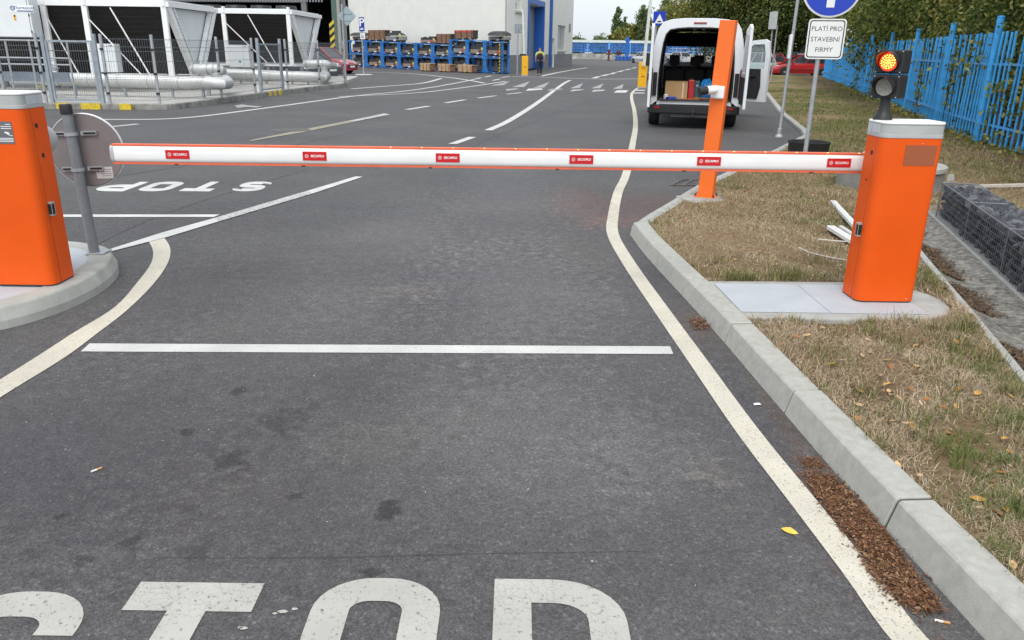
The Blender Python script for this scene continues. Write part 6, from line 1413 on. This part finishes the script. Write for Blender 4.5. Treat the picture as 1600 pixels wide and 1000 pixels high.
mb = wall_mesh(WB, BH, [(du0, du1, .0, dz), (wu0, wu1, wz0, wz1), (tu0, tu1, tz0, tz1), (eu0, eu1, .1, ez1), (nu0, nu1, .1, nz1)], .9)
mb.build('gate_wall', WALL, bld)
mb = wall_mesh(WA, BH, [], .3); mb.build('long_wall', WALL, bld)
mb = MB(); pE = WB.p(WB.L, 0, -22); mb.quad(WB.p(WB.L, 0), pE, pE + Vector((0, 0, BH)), WB.p(WB.L, BH)); q1 = WA.p(0, BH, -22)
mb.add([WA.p(0, BH), WA.p(WA.L, BH), WB.p(WB.L, BH), pE + Vector((0, 0, BH)), q1], [(0, 1, 2, 3, 4)]); mb.build('roof_and_end', WALL, bld)
ph = 1.05
mb = MB(); slab(mb, WA, 0, WA.L + .05, 0, ph, 0, .05)
for a, b in ((0, eu0), (eu1, du0), (du1, nu0), (nu1, WB.L)): slab(mb, WB, a, b, 0, ph * 1.15, 0, .05)
mb.build('plinth_band', PLINTH, bld)
mb = MB(); slab(mb, WB, du0 + .02, du1 - .02, .02, dz - .02, -.88, -.82)
sh = mb.build('roller_shutter', SHUTTER, bld)
mb = MB()
for i in range(26): z = .2 + i * (dz - .3) / 26; slab(mb, WB, du0 + .03, du1 - .03, z, z + .05, -.818, -.80)
mb.build('shutter_rib', mat('shutter rib', (.24, .28, .34), .5, metal=.2), sh)
mb = MB(); slab(mb, WB, du0 - .38, du0 - .002, 0, dz + .25, -.3, .07); slab(mb, WB, du0 - .38, du1 + .35, dz + .002, dz + .4, -.3, .071); slab(mb, WB, du1 - .06, du1 - .004, .01, dz - .01, -.88, .06); slab(mb, WB, du1 + .002, du1 + .3, 0, dz, -.05, .07)
mb.build('gate_frame', DOORBLUE, bld)
mb = MB()
u, _ = WB.uz(858.5, 50); p0, p1 = WB.p(u, .1, .12), WB.p(u, BH, .12); mb.tube(p0, p1, .16, 10); mb.build('downpipe', mat('pipe blue', (.02, .10, .36), .5), bld)
mb = MB(); u = WA.L - .05; mb.tube(WA.p(u, .2, .1), WA.p(u, BH, .1), .045, 8); mb.build('downpipe', GALV, bld)
for k_, (a, b, c, d) in enumerate(((wu0, wu1, wz0, wz1), (tu0, tu1, tz0, tz1))):
    mb = MB(); slab(mb, WB, a, b, c, d, -.5, -.44); wn = mb.build('window', mat('window glass', (.06, .075, .09), .25, var=.2, spec=.2), bld)
    mb = MB(); ws = (b - a)
    for i in range(4): u = a + ws * i / 3; slab(mb, WB, max(a, u - .12), min(b, u + .12), c, d, -.43, -.34)
    for z in (c, c + (d - c) * .35, d - .1): slab(mb, WB, a, b, z, z + .12, -.43, -.335)
    mb.build('window_frame', WHITE, wn); mb = MB(); slab(mb, WB, a - .15, b + .15, c - .16, c - .01, -.1, .14); mb.build('window_sill', GREY, wn)
    if k_ == 0:
        mb = MB()
        for i in range(1, 9): u = a + ws * i / 9; slab(mb, WB, u - .03, u + .03, c, d, -.08, -.03)
        mb.build('window_bar', GREY, wn)
for a, b, z in ((eu0, eu1, ez1), (nu0, nu1, nz1)):
    mb = MB(); slab(mb, WB, a, b, .1, z, -.6, -.55); mb.build('side_door', mat('door grey', (.16, .18, .20), .5), bld)
mb = MB(); u, z0 = WB.uz(889, 50); _, z1 = WB.uz(889, 37); slab(mb, WB, u - .18, u + .18, z0, z1, .0, .15); mb.build('wall_vent', MIDG, bld)
# hall with its open gateway
hl = Vector((aleft.x - .25, aleft.y)); HW = Plane((hl.x - 32, hl.y + 3.5), (hl.x, hl.y))
hall = thing('open_hall', 'dark open works hall with corrugated front and green steel gateway left of the white building', 'building', (0, 0, 0))
ua, _ = HW.uz(482, 60); ub, _ = HW.uz(522, 60); uc, _ = HW.uz(150, 60); ud, zc_ = HW.uz(470, 4)
mb = wall_mesh(HW, 11, [(ua, ub, 0, 7.6), (max(.5, uc), ud, 0, zc_)], .4); mb.build('front_wall', mat('cladding', (.16, .165, .17), .6, metal=.2, var=.1), hall)
mb = MB(); 
for i in range(60): u = ud - 14 + i * .28; slab(mb, HW, u, u + .13, zc_ + .05, 11, .0, .07) if u < ud + 2 else None
mb.build('cladding_rib', mat('rib grey', (.24, .25, .26), .5, metal=.3), hall)
mb = MB(); a, b = HW.p(0, 0, -.4), HW.p(HW.L, 0, -.4); c, d = HW.p(HW.L, 0, -26), HW.p(0, 0, -26); h_ = Vector((0, 0, 10.9))
mb.quad(a, d, d + h_, a + h_); mb.quad(d, c, c + h_, d + h_); mb.quad(c, b, b + h_, c + h_); mb.quad(a + h_, d + h_, c + h_, b + h_); mb.build('inner_wall', mat('hall inside', (.03, .03, .032), .9, var=.3), hall)
mb = MB(); z3 = Vector((0, 0, .012)); mb.quad(a + z3, b + z3, c + z3, d + z3); mb.build('hall_floor', mat('hall floor', (.06, .06, .06), .9), hall)
mb = MB(); slab(mb, HW, ub - .05, ub + .85, 0, 11, -.4, .12); slab(mb, HW, ua, ub, 7.4, 7.6, -.3, .1); mb.build('gateway_frame', GREEN, hall)
mb = MB(); slab(mb, HW, ub + .5, ub + .78, 0, 11, .125, .3); mb.build('gate_guide', mat('guide', (.30, .29, .27), .6, var=.2), hall)
_, z0 = HW.uz(527, 86); _, z1 = HW.uz(527, 34); st_ = MB(); u0_, u1_ = ub - .35, ub + .12; k_ = 9
for i in range(k_):
    za, zb2 = z0 + (z1 - z0) * i / k_, z0 + (z1 - z0) * (i + 1) / k_
    st_.add([HW.p(u0_, za - .2, .14), HW.p(u1_, za + .2, .14), HW.p(u1_, zb2 + .2, .14), HW.p(u0_, zb2 - .2, .14)], [(0, 1, 2, 3)], i % 2)
    st_.add([HW.p(u0_ - 1.0, 5.9 + i * .3, .14), HW.p(u1_, 6.2 + i * .3, .14), HW.p(u1_, 6.5 + i * .3, .14), HW.p(u0_ - 1.0, 6.2 + i * .3, .14)], [(0, 1, 2, 3)], i % 2) if i < 4 else None
st_.build('hazard_marking', [HAZARD, BLACK], hall)

# ================================================================== BLUE STACKING RACKS AND WHAT STANDS IN THEM
edges = [547, 572, 597.5, 623.8, 650, 676.2, 703.4, 729.7, 756.9, 785]
def rb_(px): return G(px, 104.0 + (px - 547) * (116.0 - 104.0) / (785 - 547))
ORD = ['first', 'second', 'third', 'fourth', 'fifth', 'sixth', 'seventh', 'eighth', 'ninth']
RL = (rb_(785) - rb_(547)).normalized(); RN = Vector((RL.y, -RL.x, 0)); rang = math.atan2(RL.y, RL.x)
tops = []
CASE = {'tan': mat('case tan', (.27, .185, .12), .7, var=.3, scale=5), 'grey': mat('case grey', (.23, .23, .22), .6, var=.25, scale=5), 'dark': mat('case dark', (.10, .085, .075), .7, var=.3, scale=5), 'pink': mat('case pink', (.30, .19, .15), .7, var=.2, scale=5), 'wood': mat('case wood', (.34, .19, .08), .8, var=.2, scale=5)}
def machine(loc, w, h, d, col, lab, top='flat', tagc=(.62, .50, .12), red=False):
    t = thing('cased_machine', lab, 'machine part', loc, rang)
    mb = MB(); mb.box((0, 0, h * .31), (w, d, h * .36)); b_ = mb.build('casing', CASE[col], t, bevel=.02)
    mb = MB()
    if top == 'dome': mb.lathe([(w * .46, h * .55), (w * .42, h * .8), (w * .28, h * .98), (w * .1, h)], 14)
    elif top == 'trap': mb.prism([(-w * .5, -d * .4), (w * .5, -d * .4), (w * .5, d * .4), (-w * .5, d * .4)], h * .55, h * .82, top=[(-w * .25, -d * .3), (w * .25, -d * .3), (w * .25, d * .3), (-w * .25, d * .3)]); mb.box((0, 0, h * .9), (w * .44, d * .4, h * .16))
    else: mb.box((-.02 * w, .03, h * .66), (w * .96, d * .9, h * .34)); mb.box((w * .2, 0, h * .9), (w * .4, d * .7, h * .16)); mb.tube((-w * .3, -d * .2, h * .6), (-w * .3, -d * .2, h * .92), w * .07, 8)
    mb.build('cover', DARK, t)
    for s in (-.36, 0, .36): MB().box((s * w, 0, h * .065), (w * .14, d * .9, h * .13)).build('foot', BLACK, t)
    mb = MB(); mb.box((w * .05, -d * .51, h * .14), (w * .16, .02, h * .1), mi=1); mb.box((w * .38, -d * .52, h * .56), (w * .12, .03, h * .2), M=Matrix.Rotation(.5, 3, 'Y'), mi=0)
    mb.box((-w * .12, -d * .508, h * .36), (w * .3, .012, h * .2), mi=3); mb.box((w * .22, -d * .51, h * .34), (w * .15, .02, h * .22), mi=2)
    mb.build('machine_tag', [mat('tag yellow', (.66, .52, .14), .6), WHITE, mat('part red', (.5, .04, .04), .6) if red else DARK, MIDG], b_); return t
def rack(base, w, h, lab, top=True, panel_=False):
    t = thing('stacking_rack', lab, 'rack', base, rang, 'blue stacking racks along the wall'); d = .6; pw = w * .075
    for x in (pw / 2, w - pw / 2):
        for y in (.06, d): mb = MB(); mb.box((x, y, h / 2), (pw, .09, h - .02)); mb.build('post', RACKBLUE, t)
    mb = MB(); mb.box((w / 2, .06, h * .06), (w, .08, h * .09)); mb.box((w / 2, d, h * .06), (w, .08, h * .09)); mb.box((w / 2, d / 2, h * .085), (w * .97, d, .03)); mb.build('deck', mat('rack deck', (.035, .10, .28), .6, var=.3), t)
    mb = MB()
    for sx, x in ((1, pw), (-1, w - pw)):
        for z, sz in ((h * .98, -1), (h * .11, 1)):
            mb.add([(x, .03, z), (x + sx * w * .10, .03, z), (x, .03, z + sz * h * .22), (x, .09, z), (x + sx * w * .10, .09, z), (x, .09, z + sz * h * .22)], [(0, 1, 2), (5, 4, 3), (0, 3, 4, 1), (1, 4, 5, 2), (2, 5, 3, 0)])
        mb.box((x - sx * pw / 2, .03, h * .94), (pw * 2.2, .1, h * .1))
    mb.build('gusset', RACKBLUE, t)
    mb = MB(); mb.box((w / 2, .06, h * .975), (w, .08, h * .05)); mb.box((w / 2, d, h * .975), (w, .08, h * .05)); mb.build('top_rail', RACKBLUE, t)
    mb = MB(); mb.box((w * .52, .018, h * .06), (w * .12, .012, h * .05)); mb.build('rack_label', WHITE, t)
    mb = MB(); mb.box((w / 2, d + .055, h * .5), (w * .98, .015, h * .84)); mb.build('back_sheet', DARK, t)
    if panel_:
        mb = MB(); mb.box((w * .3, d - .05, h * .62), (w * .24, .02, h * .36)); mb.box((w * .68, d - .05, h * .62), (w * .4, .02, h * .36)); mb.box((w / 2, d - .05, h * .3), (w * .85, .02, h * .3)); mb.build('back_panel', mat('panel grey', (.10, .11, .12), .6, var=.2), t)
    return t
up = ['pink', 'tan', 'tan', 'dark', 'tan', 'grey', 'grey', 'tan', 'pink']; lo_ = ['dark', 'wood', 'pink', 'pink', 'dark', 'dark', 'dark', None, None]
for i in range(9):
    a, b = rb_(edges[i]), rb_(edges[i + 1]); w = (b - a).length * .985; dist = (a.y + b.y) / 2; th = (18.75 if i < 6 else 23.2) * dist / F_PX * (1.0 if i < 6 else .98)
    rack(a, w, th, 'lower blue stacking rack, %s from the left' % ORD[i], panel_=i >= 7)
    rack(a + Vector((0, 0, th + .005)), w, th, 'upper blue stacking rack, %s from the left' % ORD[i], panel_=i in (7,))
    mid = (a + b) / 2 - RN * .34
    if lo_[i]: machine(mid + Vector((0, 0, th * .105)), w * .76, th * .66, .44, lo_[i], '%s machine part in the lower rack, %s from the left' % (lo_[i].replace('pink', 'pinkish').replace('wood', 'wood coloured'), ORD[i]))
    machine(mid + Vector((0, 0, th * 1.11)), w * .78, th * .70, .44, up[i], '%s machine part in the upper rack, %s from the left' % (up[i].replace('pink', 'pinkish'), ORD[i]), red=i in (6, 8))
    tops.append((a, b, th * 2 + .01))
a, b, h = tops[8]; mb = MB(); mb.box((0, 0, 1.0), (.13, .03, 2.0), mi=0)
for i in range(9): mb.add([(-.066, -.017, .1 + i * .21), (.066, -.017, .2 + i * .21), (.066, -.017, .3 + i * .21), (-.066, -.017, .2 + i * .21)], [(0, 1, 2, 3)], 1)
o = mb.build('hazard_post', [BLACK, HAZARD]); q = b - RL * .17 + RN * .10; o.location = q; o.rotation_euler = (0, 0, rang); tag(o, 'yellow and black striped guard strip at the right end of the blue racks', 'guard strip')
def crate(loc, w, h, d, lab, m=WOOD, m2=WOOD2, planks=4, grp=None, red=False):
    t = thing('wooden_crate', lab, 'crate', loc, rang, grp); n_ = planks
    for i in range(n_):
        mb = MB(); z = h * .12 + h * .82 * (i + .5) / n_; mb.box((0, -d / 2, z), (w, .04, h * .82 / n_ - .012)); mb.build('plank', m if not (red and i == n_ - 1) else mat('red board', (.45, .06, .05), .7, var=.3), t)
    mb = MB(); mb.box((0, .02, h * .53), (w * .97, d - .06, h * .8)); mb.build('crate_body', m2, t)
    for x in (-.46, -.12, .2, .46): MB().box((x * w, -d / 2 - .025, h * .53), (.07, .03, h * .84)).build('batten', m2, t)
    mb = MB(); mb.box((0, 0, h * .965), (w * 1.03, d * 1.05, h * .07)); mb.build('lid', m if not red else MATS['crate wood'], t)
    for x in (-.4, 0, .4): MB().box((x * w, 0, h * .06), (.12, d, h * .12)).build('skid', m2, t)
for (x0, x1, y_, lab) in ((651, 677, 111.6, 'leftmost of three pale wooden crates standing on the ground before the racks'), (678.5, 708, 112.7, 'middle one of three pale wooden crates standing before the racks'), (709, 742.5, 113.8, 'rightmost of three pale wooden crates standing before the racks')):
    a, b = G(x0, y_), G(x1, y_); crate((a + b) / 2 + RN * -.25, (b - a).length, 11.5 * a.y / F_PX, .5, lab, planks=3, grp='wooden crates before the racks')
def top_at(px0, px1, i, dn=.36): 
    a, b = rb_(px0), rb_(px1); return (a + b) / 2 - RN * dn + Vector((0, 0, tops[i][2])), (b - a).length
c, w = top_at(551, 570, 0); machine(c, w, 10.5 * c.y / F_PX, .5, 'pink', 'pinkish machine part with black dome on top of the leftmost rack', 'dome')
c, w = top_at(576, 602, 1); crate(c, w, 15 * c.y / F_PX, .5, 'brown open sided crate on top of the racks, left of the domed grey machine', WOOD2, DARK, 4)
c, w = top_at(602.5, 628, 2); machine(c, w, 15.5 * c.y / F_PX, .5, 'grey', 'grey machine part with black tapered top on the third rack', 'trap')
c, w = top_at(656, 680, 4); machine(c, w, 10 * c.y / F_PX, .5, 'pink', 'low machine part with red pieces on top of the fifth rack', 'flat', red=True)
c, w = top_at(681, 703, 5); crate(c, w, 14.5 * c.y / F_PX, .5, 'brown crate on the sixth rack beside the red topped crate', WOOD2, DARK, 4)
c, w = top_at(709, 737, 6); crate(c, w, 13 * c.y / F_PX, .5, 'brown crate with red upper board on the seventh rack', WOOD2, DARK, 4, red=True)
c, w = top_at(761, 787, 8); machine(c, w, 14 * c.y / F_PX, .5, 'grey', 'rounded grey machine part on top of the rightmost rack', 'dome')

# ================================================================== SIGNS, YARD BARRIERS, PERSON
def simple_pole(t, h, r=.03, foot=0): mb = MB(); mb.tube((0, 0, 0), (0, 0, h), r, 10); mb.build('pole', GALV, t, smooth=40)
p = G(568.5, 117); t = thing('parking_sign', 'blue parking sign with white P over a white wheelchair plate', 'sign', p); h = V(564, 28, p.y).z; simple_pole(t, h, .04)
k = p.y / F_PX; x = V(565.5, 40, p.y).x - p.x
def sheet(t, name, x, z, w, h, m, y=-.06): mb = MB(); mb.box((x, y, z), (w, .03, h)); return mb.build(name, m, t)
z = V(565, 38, p.y).z; s_ = sheet(t, 'blue_plate', x, z, 7.6 * k, 19.5 * k, mat('sign navy', (.01, .035, .30), .45))
mb = MB(); mb.text('P', 15.5 * k, (x, -.078, z + 2.2 * k), (1, 0, 0), (0, 0, 1)); mb.box((x, -.078, z - 6.6 * k), (4.6 * k, .002, 1.6 * k)); mb.box((x, -.078, z - 5.6 * k), (2.6 * k, .002, 1.4 * k)); mb.build('lettering', WHITE, s_)
z = V(567, 56.5, p.y).z; s_ = sheet(t, 'wheelchair_plate', x + .6 * k, z, 7 * k, 8.5 * k, mat('sign white', (1, 1, 1)))
mb = MB(); c = Vector((x + .6 * k, -.078, z)); mb.tube(c + Vector((-.3 * k, 0, .5 * k)), c + Vector((-.3 * k, -.001, 3 * k)), .6 * k, 6) if False else None
mb.box(c + Vector((-.6 * k, 0, 1.0 * k)), (.7 * k, .002, 3.2 * k)); mb.box(c + Vector((.2 * k, 0, .0)), (2.2 * k, .002, .6 * k)); mb.box(c + Vector((1.2 * k, 0, -1.2 * k)), (.6 * k, .002, 2.2 * k))
mb.add([c + Vector((math.cos(a_) * r_ * k - .4 * k, 0, math.sin(a_) * r_ * k - .9 * k)) for r_ in (1.9, 1.4) for a_ in np.linspace(2.4, 6, 12)], [(i, i + 1, 13 + i, 12 + i) for i in range(11)]); mb.build('pictogram', BLACK, s_)
mb = MB(); mb.lathe([(.55, 0), (.55, .03), (.5, .04)], 20); mb.build('foot', mat('foot pale', (.5, .5, .48), .8), t)
p = G(546, 137); p = Vector((-7.28, 34.9, .15)); t = thing('warning_sign', 'grey back of a diamond sign on a tall pole by the mesh fence corner', 'sign', p); c = V(541.5, 25, p.y); simple_pole(t, c.z + .45 - .15, .04)
mb = MB(); R = Matrix.Rotation(PI / 4, 3, 'Y'); mb.box((c.x - p.x, .06, c.z - .15), (.56, .02, .56), M=R); pt_ = mb.build('sign_back', mat('sign teal grey', (.30, .38, .42), .5, metal=.2), t)
mb = MB(); mb.box((c.x - p.x, .04, c.z - .05), (.44, .02, .035)); mb.build('bracket', GALV, pt_); mb = MB(); mb.box((c.x - p.x, .04, c.z - .32), (.3, .02, .035)); mb.build('bracket', GALV, pt_)
p = G(808, 116.5); t = thing('square_sign', 'grey back of a square sign on a thin pole before the white building', 'sign', p); c = V(810, 45, p.y); simple_pole(t, c.z + .3, .045)
k = p.y / F_PX; mb = MB(); mb.box((c.x - p.x, .07, c.z), (11.5 * k, .03, 13 * k)); b_ = mb.build('sign_back', mat('sign slate', (.26, .29, .31), .5, metal=.2), t); mb = MB(); mb.box((c.x - p.x, .04, c.z + .1), (4.5 * k, .03, 7 * k)); mb.build('bracket', GALV, b_); mb = MB(); mb.box((c.x - p.x + 3.5 * k, .045, c.z - 4 * k), (2.5 * k, .03, 2.5 * k)); mb.build('bracket', GALV, b_)
yy = 34.; c = V(1030, 29, yy); t = thing('hump_sign', 'blue square sign with white triangle and hump symbol just left of the van roof', 'sign', (c.x - .1, yy, 0)); simple_pole(t, c.z + .3, .035); k = yy / F_PX
s_ = sheet(t, 'blue_plate', .1, c.z, 18 * k, 19 * k, MATS['sign blue']); mb = MB(); mb.add([(.1 - 6.8 * k, -.077, c.z - 6.5 * k), (.1 + 6.8 * k, -.077, c.z - 6.5 * k), (.1, -.077, c.z + 6.2 * k)], [(0, 1, 2)]); mb.build('triangle', WHITE, s_)
mb = MB(); mb.add([(.1 + 3.2 * k * math.cos(a_), -.079, c.z - 5 * k + 2.0 * k * math.sin(a_)) for a_ in np.linspace(0, PI, 9)], [tuple(range(9))]); mb.build('hump_symbol', BLACK, s_)
for px, lab, pl_y in ((1207, 'thin far pole with a pale edge on plate above the red cars', 32), (1213.5, 'thin bare far pole right of the one with the pale plate', None)):
    yy = 46.; q = V(px - 8, 117, yy); t = thing('sign_pole', lab, 'pole', (q.x, yy, .09), 0, 'thin poles before the red cars'); simple_pole(t, 3.0, .04)
    if pl_y: c = V(px + 1, 32, yy); mb = MB(); mb.box((c.x - q.x, 0, c.z - .09), (.16, .6, .9), rz=.2); mb.build('edge_plate', mat('plate dull', (.5, .52, .5), .6), t); mb = MB(); mb.tube((0, 0, 2.9), (c.x - q.x, 0, c.z + .4), .035, 8); mb.build('bracket', GALV, t)
def yard_barrier(px, py, lab, w, h, raised):
    p = G(px, py); t = thing('yard_barrier', lab, 'barrier', p); k = p.y / F_PX; w *= k; h *= k
    mb = MB(); mb.prism(rrect(w, w * .75, .05), .05, h); mb.build('cabinet', YELLOW, t, bevel=.02)
    mb = MB(); mb.box((0, -w * .385, h * .45), (w * .4, .012, h * .035)); mb.build('logo_strip', mat('logo brown', (.25, .10, .02), .6), t)
    mb = MB(); mb.prism(rrect(w * 1.12, w * .85, .05), 0, .05); mb.build('foot_plate', GREY, t)
    mb = MB()
    if raised > 0:
        q = V(px + 16, -40, p.y + .3); mb.bar((0, -w * .45, h * .85), (q.x - p.x, -w * .45, q.z), .13, .10); m_ = 'boom'
    else:
        q = V(816.5, 14, p.y); mb.bar((-.05, w * .45, h * .9), (q.x - p.x, w * .45, q.z), .10, .09)
    mb.build('boom', mat('boom pale', (.62, .64, .58), .5), t)
    mb = MB(); mb.tube((0, -w * .5, h * .86), (0, -w * .38, h * .86), w * .25, 14) if raised > 0 else mb.box((-w * .35, 0, h + .06), (w * .95, w * .3, .12)); mb.build('pivot', YELLOW if raised > 0 else BLACK, t)
yard_barrier(820, 118.3, 'yellow yard barrier in front of the blue gate of the white building', 9.5, 28, 0)
yard_barrier(1002.5, 137.5, 'yellow yard barrier with raised white boom just left of the van', 12.5, 37, 1)

def skinned(name, chain, edges_, mats_, parent, sub=2):
    me = bpy.data.meshes.new(name); me.from_pydata([c[:3] for c in chain], edges_, []); o = bpy.data.objects.new(name, me); COL.objects.link(o); o.parent = parent
    sk = o.modifiers.new('skin', 'SKIN'); sk.use_smooth_shade = True
    lay = me.skin_vertices[0] if len(me.skin_vertices) else None
    if lay is None:
        bm = bmesh.new(); bm.from_mesh(me); bm.verts.layers.skin.verify(); bm.to_mesh(me); bm.free(); lay = me.skin_vertices[0]
    for i, c in enumerate(chain): lay.data[i].radius = (c[3], c[4] if len(c) > 4 else c[3])
    lay.data[0].use_root = True
    s = o.modifiers.new('sub', 'SUBSURF'); s.levels = 1; s.render_levels = sub; me.materials.append(mats_); return o
p = G(843, 119.2); per = thing('person', 'person in a yellow and black top and dark trousers walking away toward the blue gate', 'person', p, .12)
SKIN = mat('skin', (.45, .27, .19), .6, var=.05)
body = [(0, 0, .95, .15, .11), (0, .01, 1.15, .14, .10), (0, .01, 1.38, .17, .11), (0, .02, 1.50, .06), (0, .03, 1.58, .065), (0, .035, 1.66, .09, .095), (0, .035, 1.72, .07),
        (-.19, .01, 1.42, .06), (-.27, .03, 1.16, .045), (-.25, .14, .95, .035), (-.25, .17, .87, .03), (.19, .01, 1.42, .06), (.27, -.02, 1.16, .045), (.27, .04, .93, .035), (.27, .07, .85, .03),
        (-.09, 0, .88, .085), (-.10, -.02, .5, .06), (-.10, -.12, .10, .04), (-.10, -.03, .04, .035), (.09, 0, .88, .085), (.10, .10, .52, .06), (.10, .08, .1, .04), (.10, .20, .04, .035)]
ed = [(0, 1), (1, 2), (2, 3), (3, 4), (4, 5), (5, 6), (2, 7), (7, 8), (8, 9), (9, 10), (2, 11), (11, 12), (12, 13), (13, 14), (0, 15), (15, 16), (16, 17), (17, 18), (0, 19), (19, 20), (20, 21), (21, 22)]
skinned('body', body, ed, SKIN, per)
skinned('trousers', [(0, 0, .95, .165, .125), (-.09, 0, .86, .10), (-.10, -.02, .5, .078), (-.10, -.115, .13, .062), (.09, 0, .86, .10), (.10, .10, .52, .078), (.10, .08, .13, .062), (0, .0, 1.02, .16, .12)], [(0, 1), (1, 2), (2, 3), (0, 4), (4, 5), (5, 6), (0, 7)], mat('trouser cloth', (.014, .015, .02), .85), per)
skinned('shirt', [(0, .01, 1.40, .165, .13), (0, .01, 1.46, .12, .10), (-.2, .01, 1.42, .075), (-.262, .02, 1.22, .062), (.2, .01, 1.42, .075), (.262, -.01, 1.22, .062)], [(0, 1), (0, 2), (2, 3), (0, 4), (4, 5)], mat('hi vis yellow', (.50, .58, .10), .7, var=.1), per)
skinned('vest', [(0, .0, .93, .20, .16), (0, .0, 1.2, .21, .16), (0, -.005, 1.42, .17, .15)], [(0, 1), (1, 2)], MATS['trouser cloth'], per)
skinned('hair', [(0, .02, 1.70, .092, .095), (0, .0, 1.64, .075)], [(0, 1)], mat('hair', (.05, .03, .02), .8), per)
skinned('shoe', [(-.10, -.13, .05, .045), (-.10, -.0, .035, .04)], [(0, 1)], BLACK, per); skinned('shoe', [(.10, .08, .05, .045), (.10, .21, .035, .04)], [(0, 1)], BLACK, per)

# ================================================================== FAR END OF THE YARD
FARY = 150.
ff = thing('far_fence', 'blue slatted fence with pale top band across the far end of the yard', 'fence', (0, 0, 0))
x0, x1 = V(885, 80, FARY).x, V(1150, 80, FARY).x; zt, zm, zl = V(930, 62.5, FARY).z, V(930, 66.5, FARY).z, V(930, 82, FARY).z
FB = mat('far fence blue', (.03, .14, .42), .6, var=.25, scale=.6); LBL = mat('far post blue', (.12, .42, .75), .5)
n_ = 40
for i in range(n_):
    a, b = x0 + (x1 - x0) * i / n_, x0 + (x1 - x0) * (i + 1) / n_
    for j in range(4): z = zl + (zm - zl) * (j + .5) / 4; mb = MB(); mb.box(((a + b) / 2, FARY + (i % 2) * .06, z), (b - a - .05, .06, (zm - zl) / 4 - .06)); mb.build('slat', FB, ff)
    if i % 5 == 0: mb = MB(); mb.box((a, FARY - .1, zm / 2 + .1), (.28 if i % 10 == 0 else .16, .14, zm + .1)); mb.build('post', LBL, ff)
mb = MB(); mb.box(((x0 + x1) / 2, FARY - .05, (zt + zm) / 2), (x1 - x0, .2, zt - zm)); mb.build('top_band', mat('band pale', (.62, .68, .66), .6, var=.05), ff)
mb = MB(); mb.box(((x0 + x1) / 2, FARY - .3, zl * .42), (x1 - x0, .4, zl * .84)); mb.build('low_wall', mat('wall mottled', (.36, .36, .33), .9, var=.35, scale=1.2), ff)
c = V(979, 92, 140); tz = V(979, 58, 140).z; t = thing('blue_mast', 'dark blue steel mast standing at the far fence', 'mast', (c.x, 140, 0)); mb = MB(); mb.box((0, 0, tz / 2), (.5, .4, tz)); mb.build('column', DOORBLUE, t); mb = MB(); mb.box((0, -.1, tz - .5), (.85, .3, .3)); mb.box((0, -.1, .4), (.9, .6, .5)); mb.build('collar', DOORBLUE, t)
a, b = V(961, 90, 136), V(998, 90, 136); t = thing('blue_trailer', 'long low blue trolley parked below the blue mast', 'trailer', ((a.x + b.x) / 2, 136, 0)); L = b.x - a.x
mb = MB(); mb.box((0, 0, .62), (L, 1.4, .14)); mb.build('bed', DOORBLUE, t)
for i in range(6):
    mb = MB(); mb.tube((-L / 2 + .4 + i * (L - .8) / 5, -.8, .3), (-L / 2 + .4 + i * (L - .8) / 5, .8, .3), .3, 12); mb.build('wheel', MATS['pipe blue'], t)
mb = MB()
for i in range(7): mb.bar((-L / 2 + i * L / 6.5, -.7, .7), (-L / 2 + i * L / 6.5 + .35, -.7, 1.0), .08)
mb.build('stake', DOORBLUE, t)
for px, h_, lab in ((951, 1.75, 'dark red hydrant column left of the blue trolley'), (965.5, 1.6, 'dark hydrant column just above the left end of the blue trolley')):
    c = V(px, 90, 134 if px < 960 else 142); t = thing('hydrant', lab, 'hydrant', (c.x, c.y, 0)); mb = MB(); mb.lathe([(.3, 0), (.3, .15), (.16, .2), (.16, h_ * .75), (.3, h_ * .8), (.26, h_)], 10); mb.build('column', mat('hydrant red', (.10, .03, .03), .6), t); mb = MB(); mb.tube((-.5, 0, h_ * .6), (.5, 0, h_ * .6), .12, 8); mb.build('outlet', MATS['hydrant red'], t)
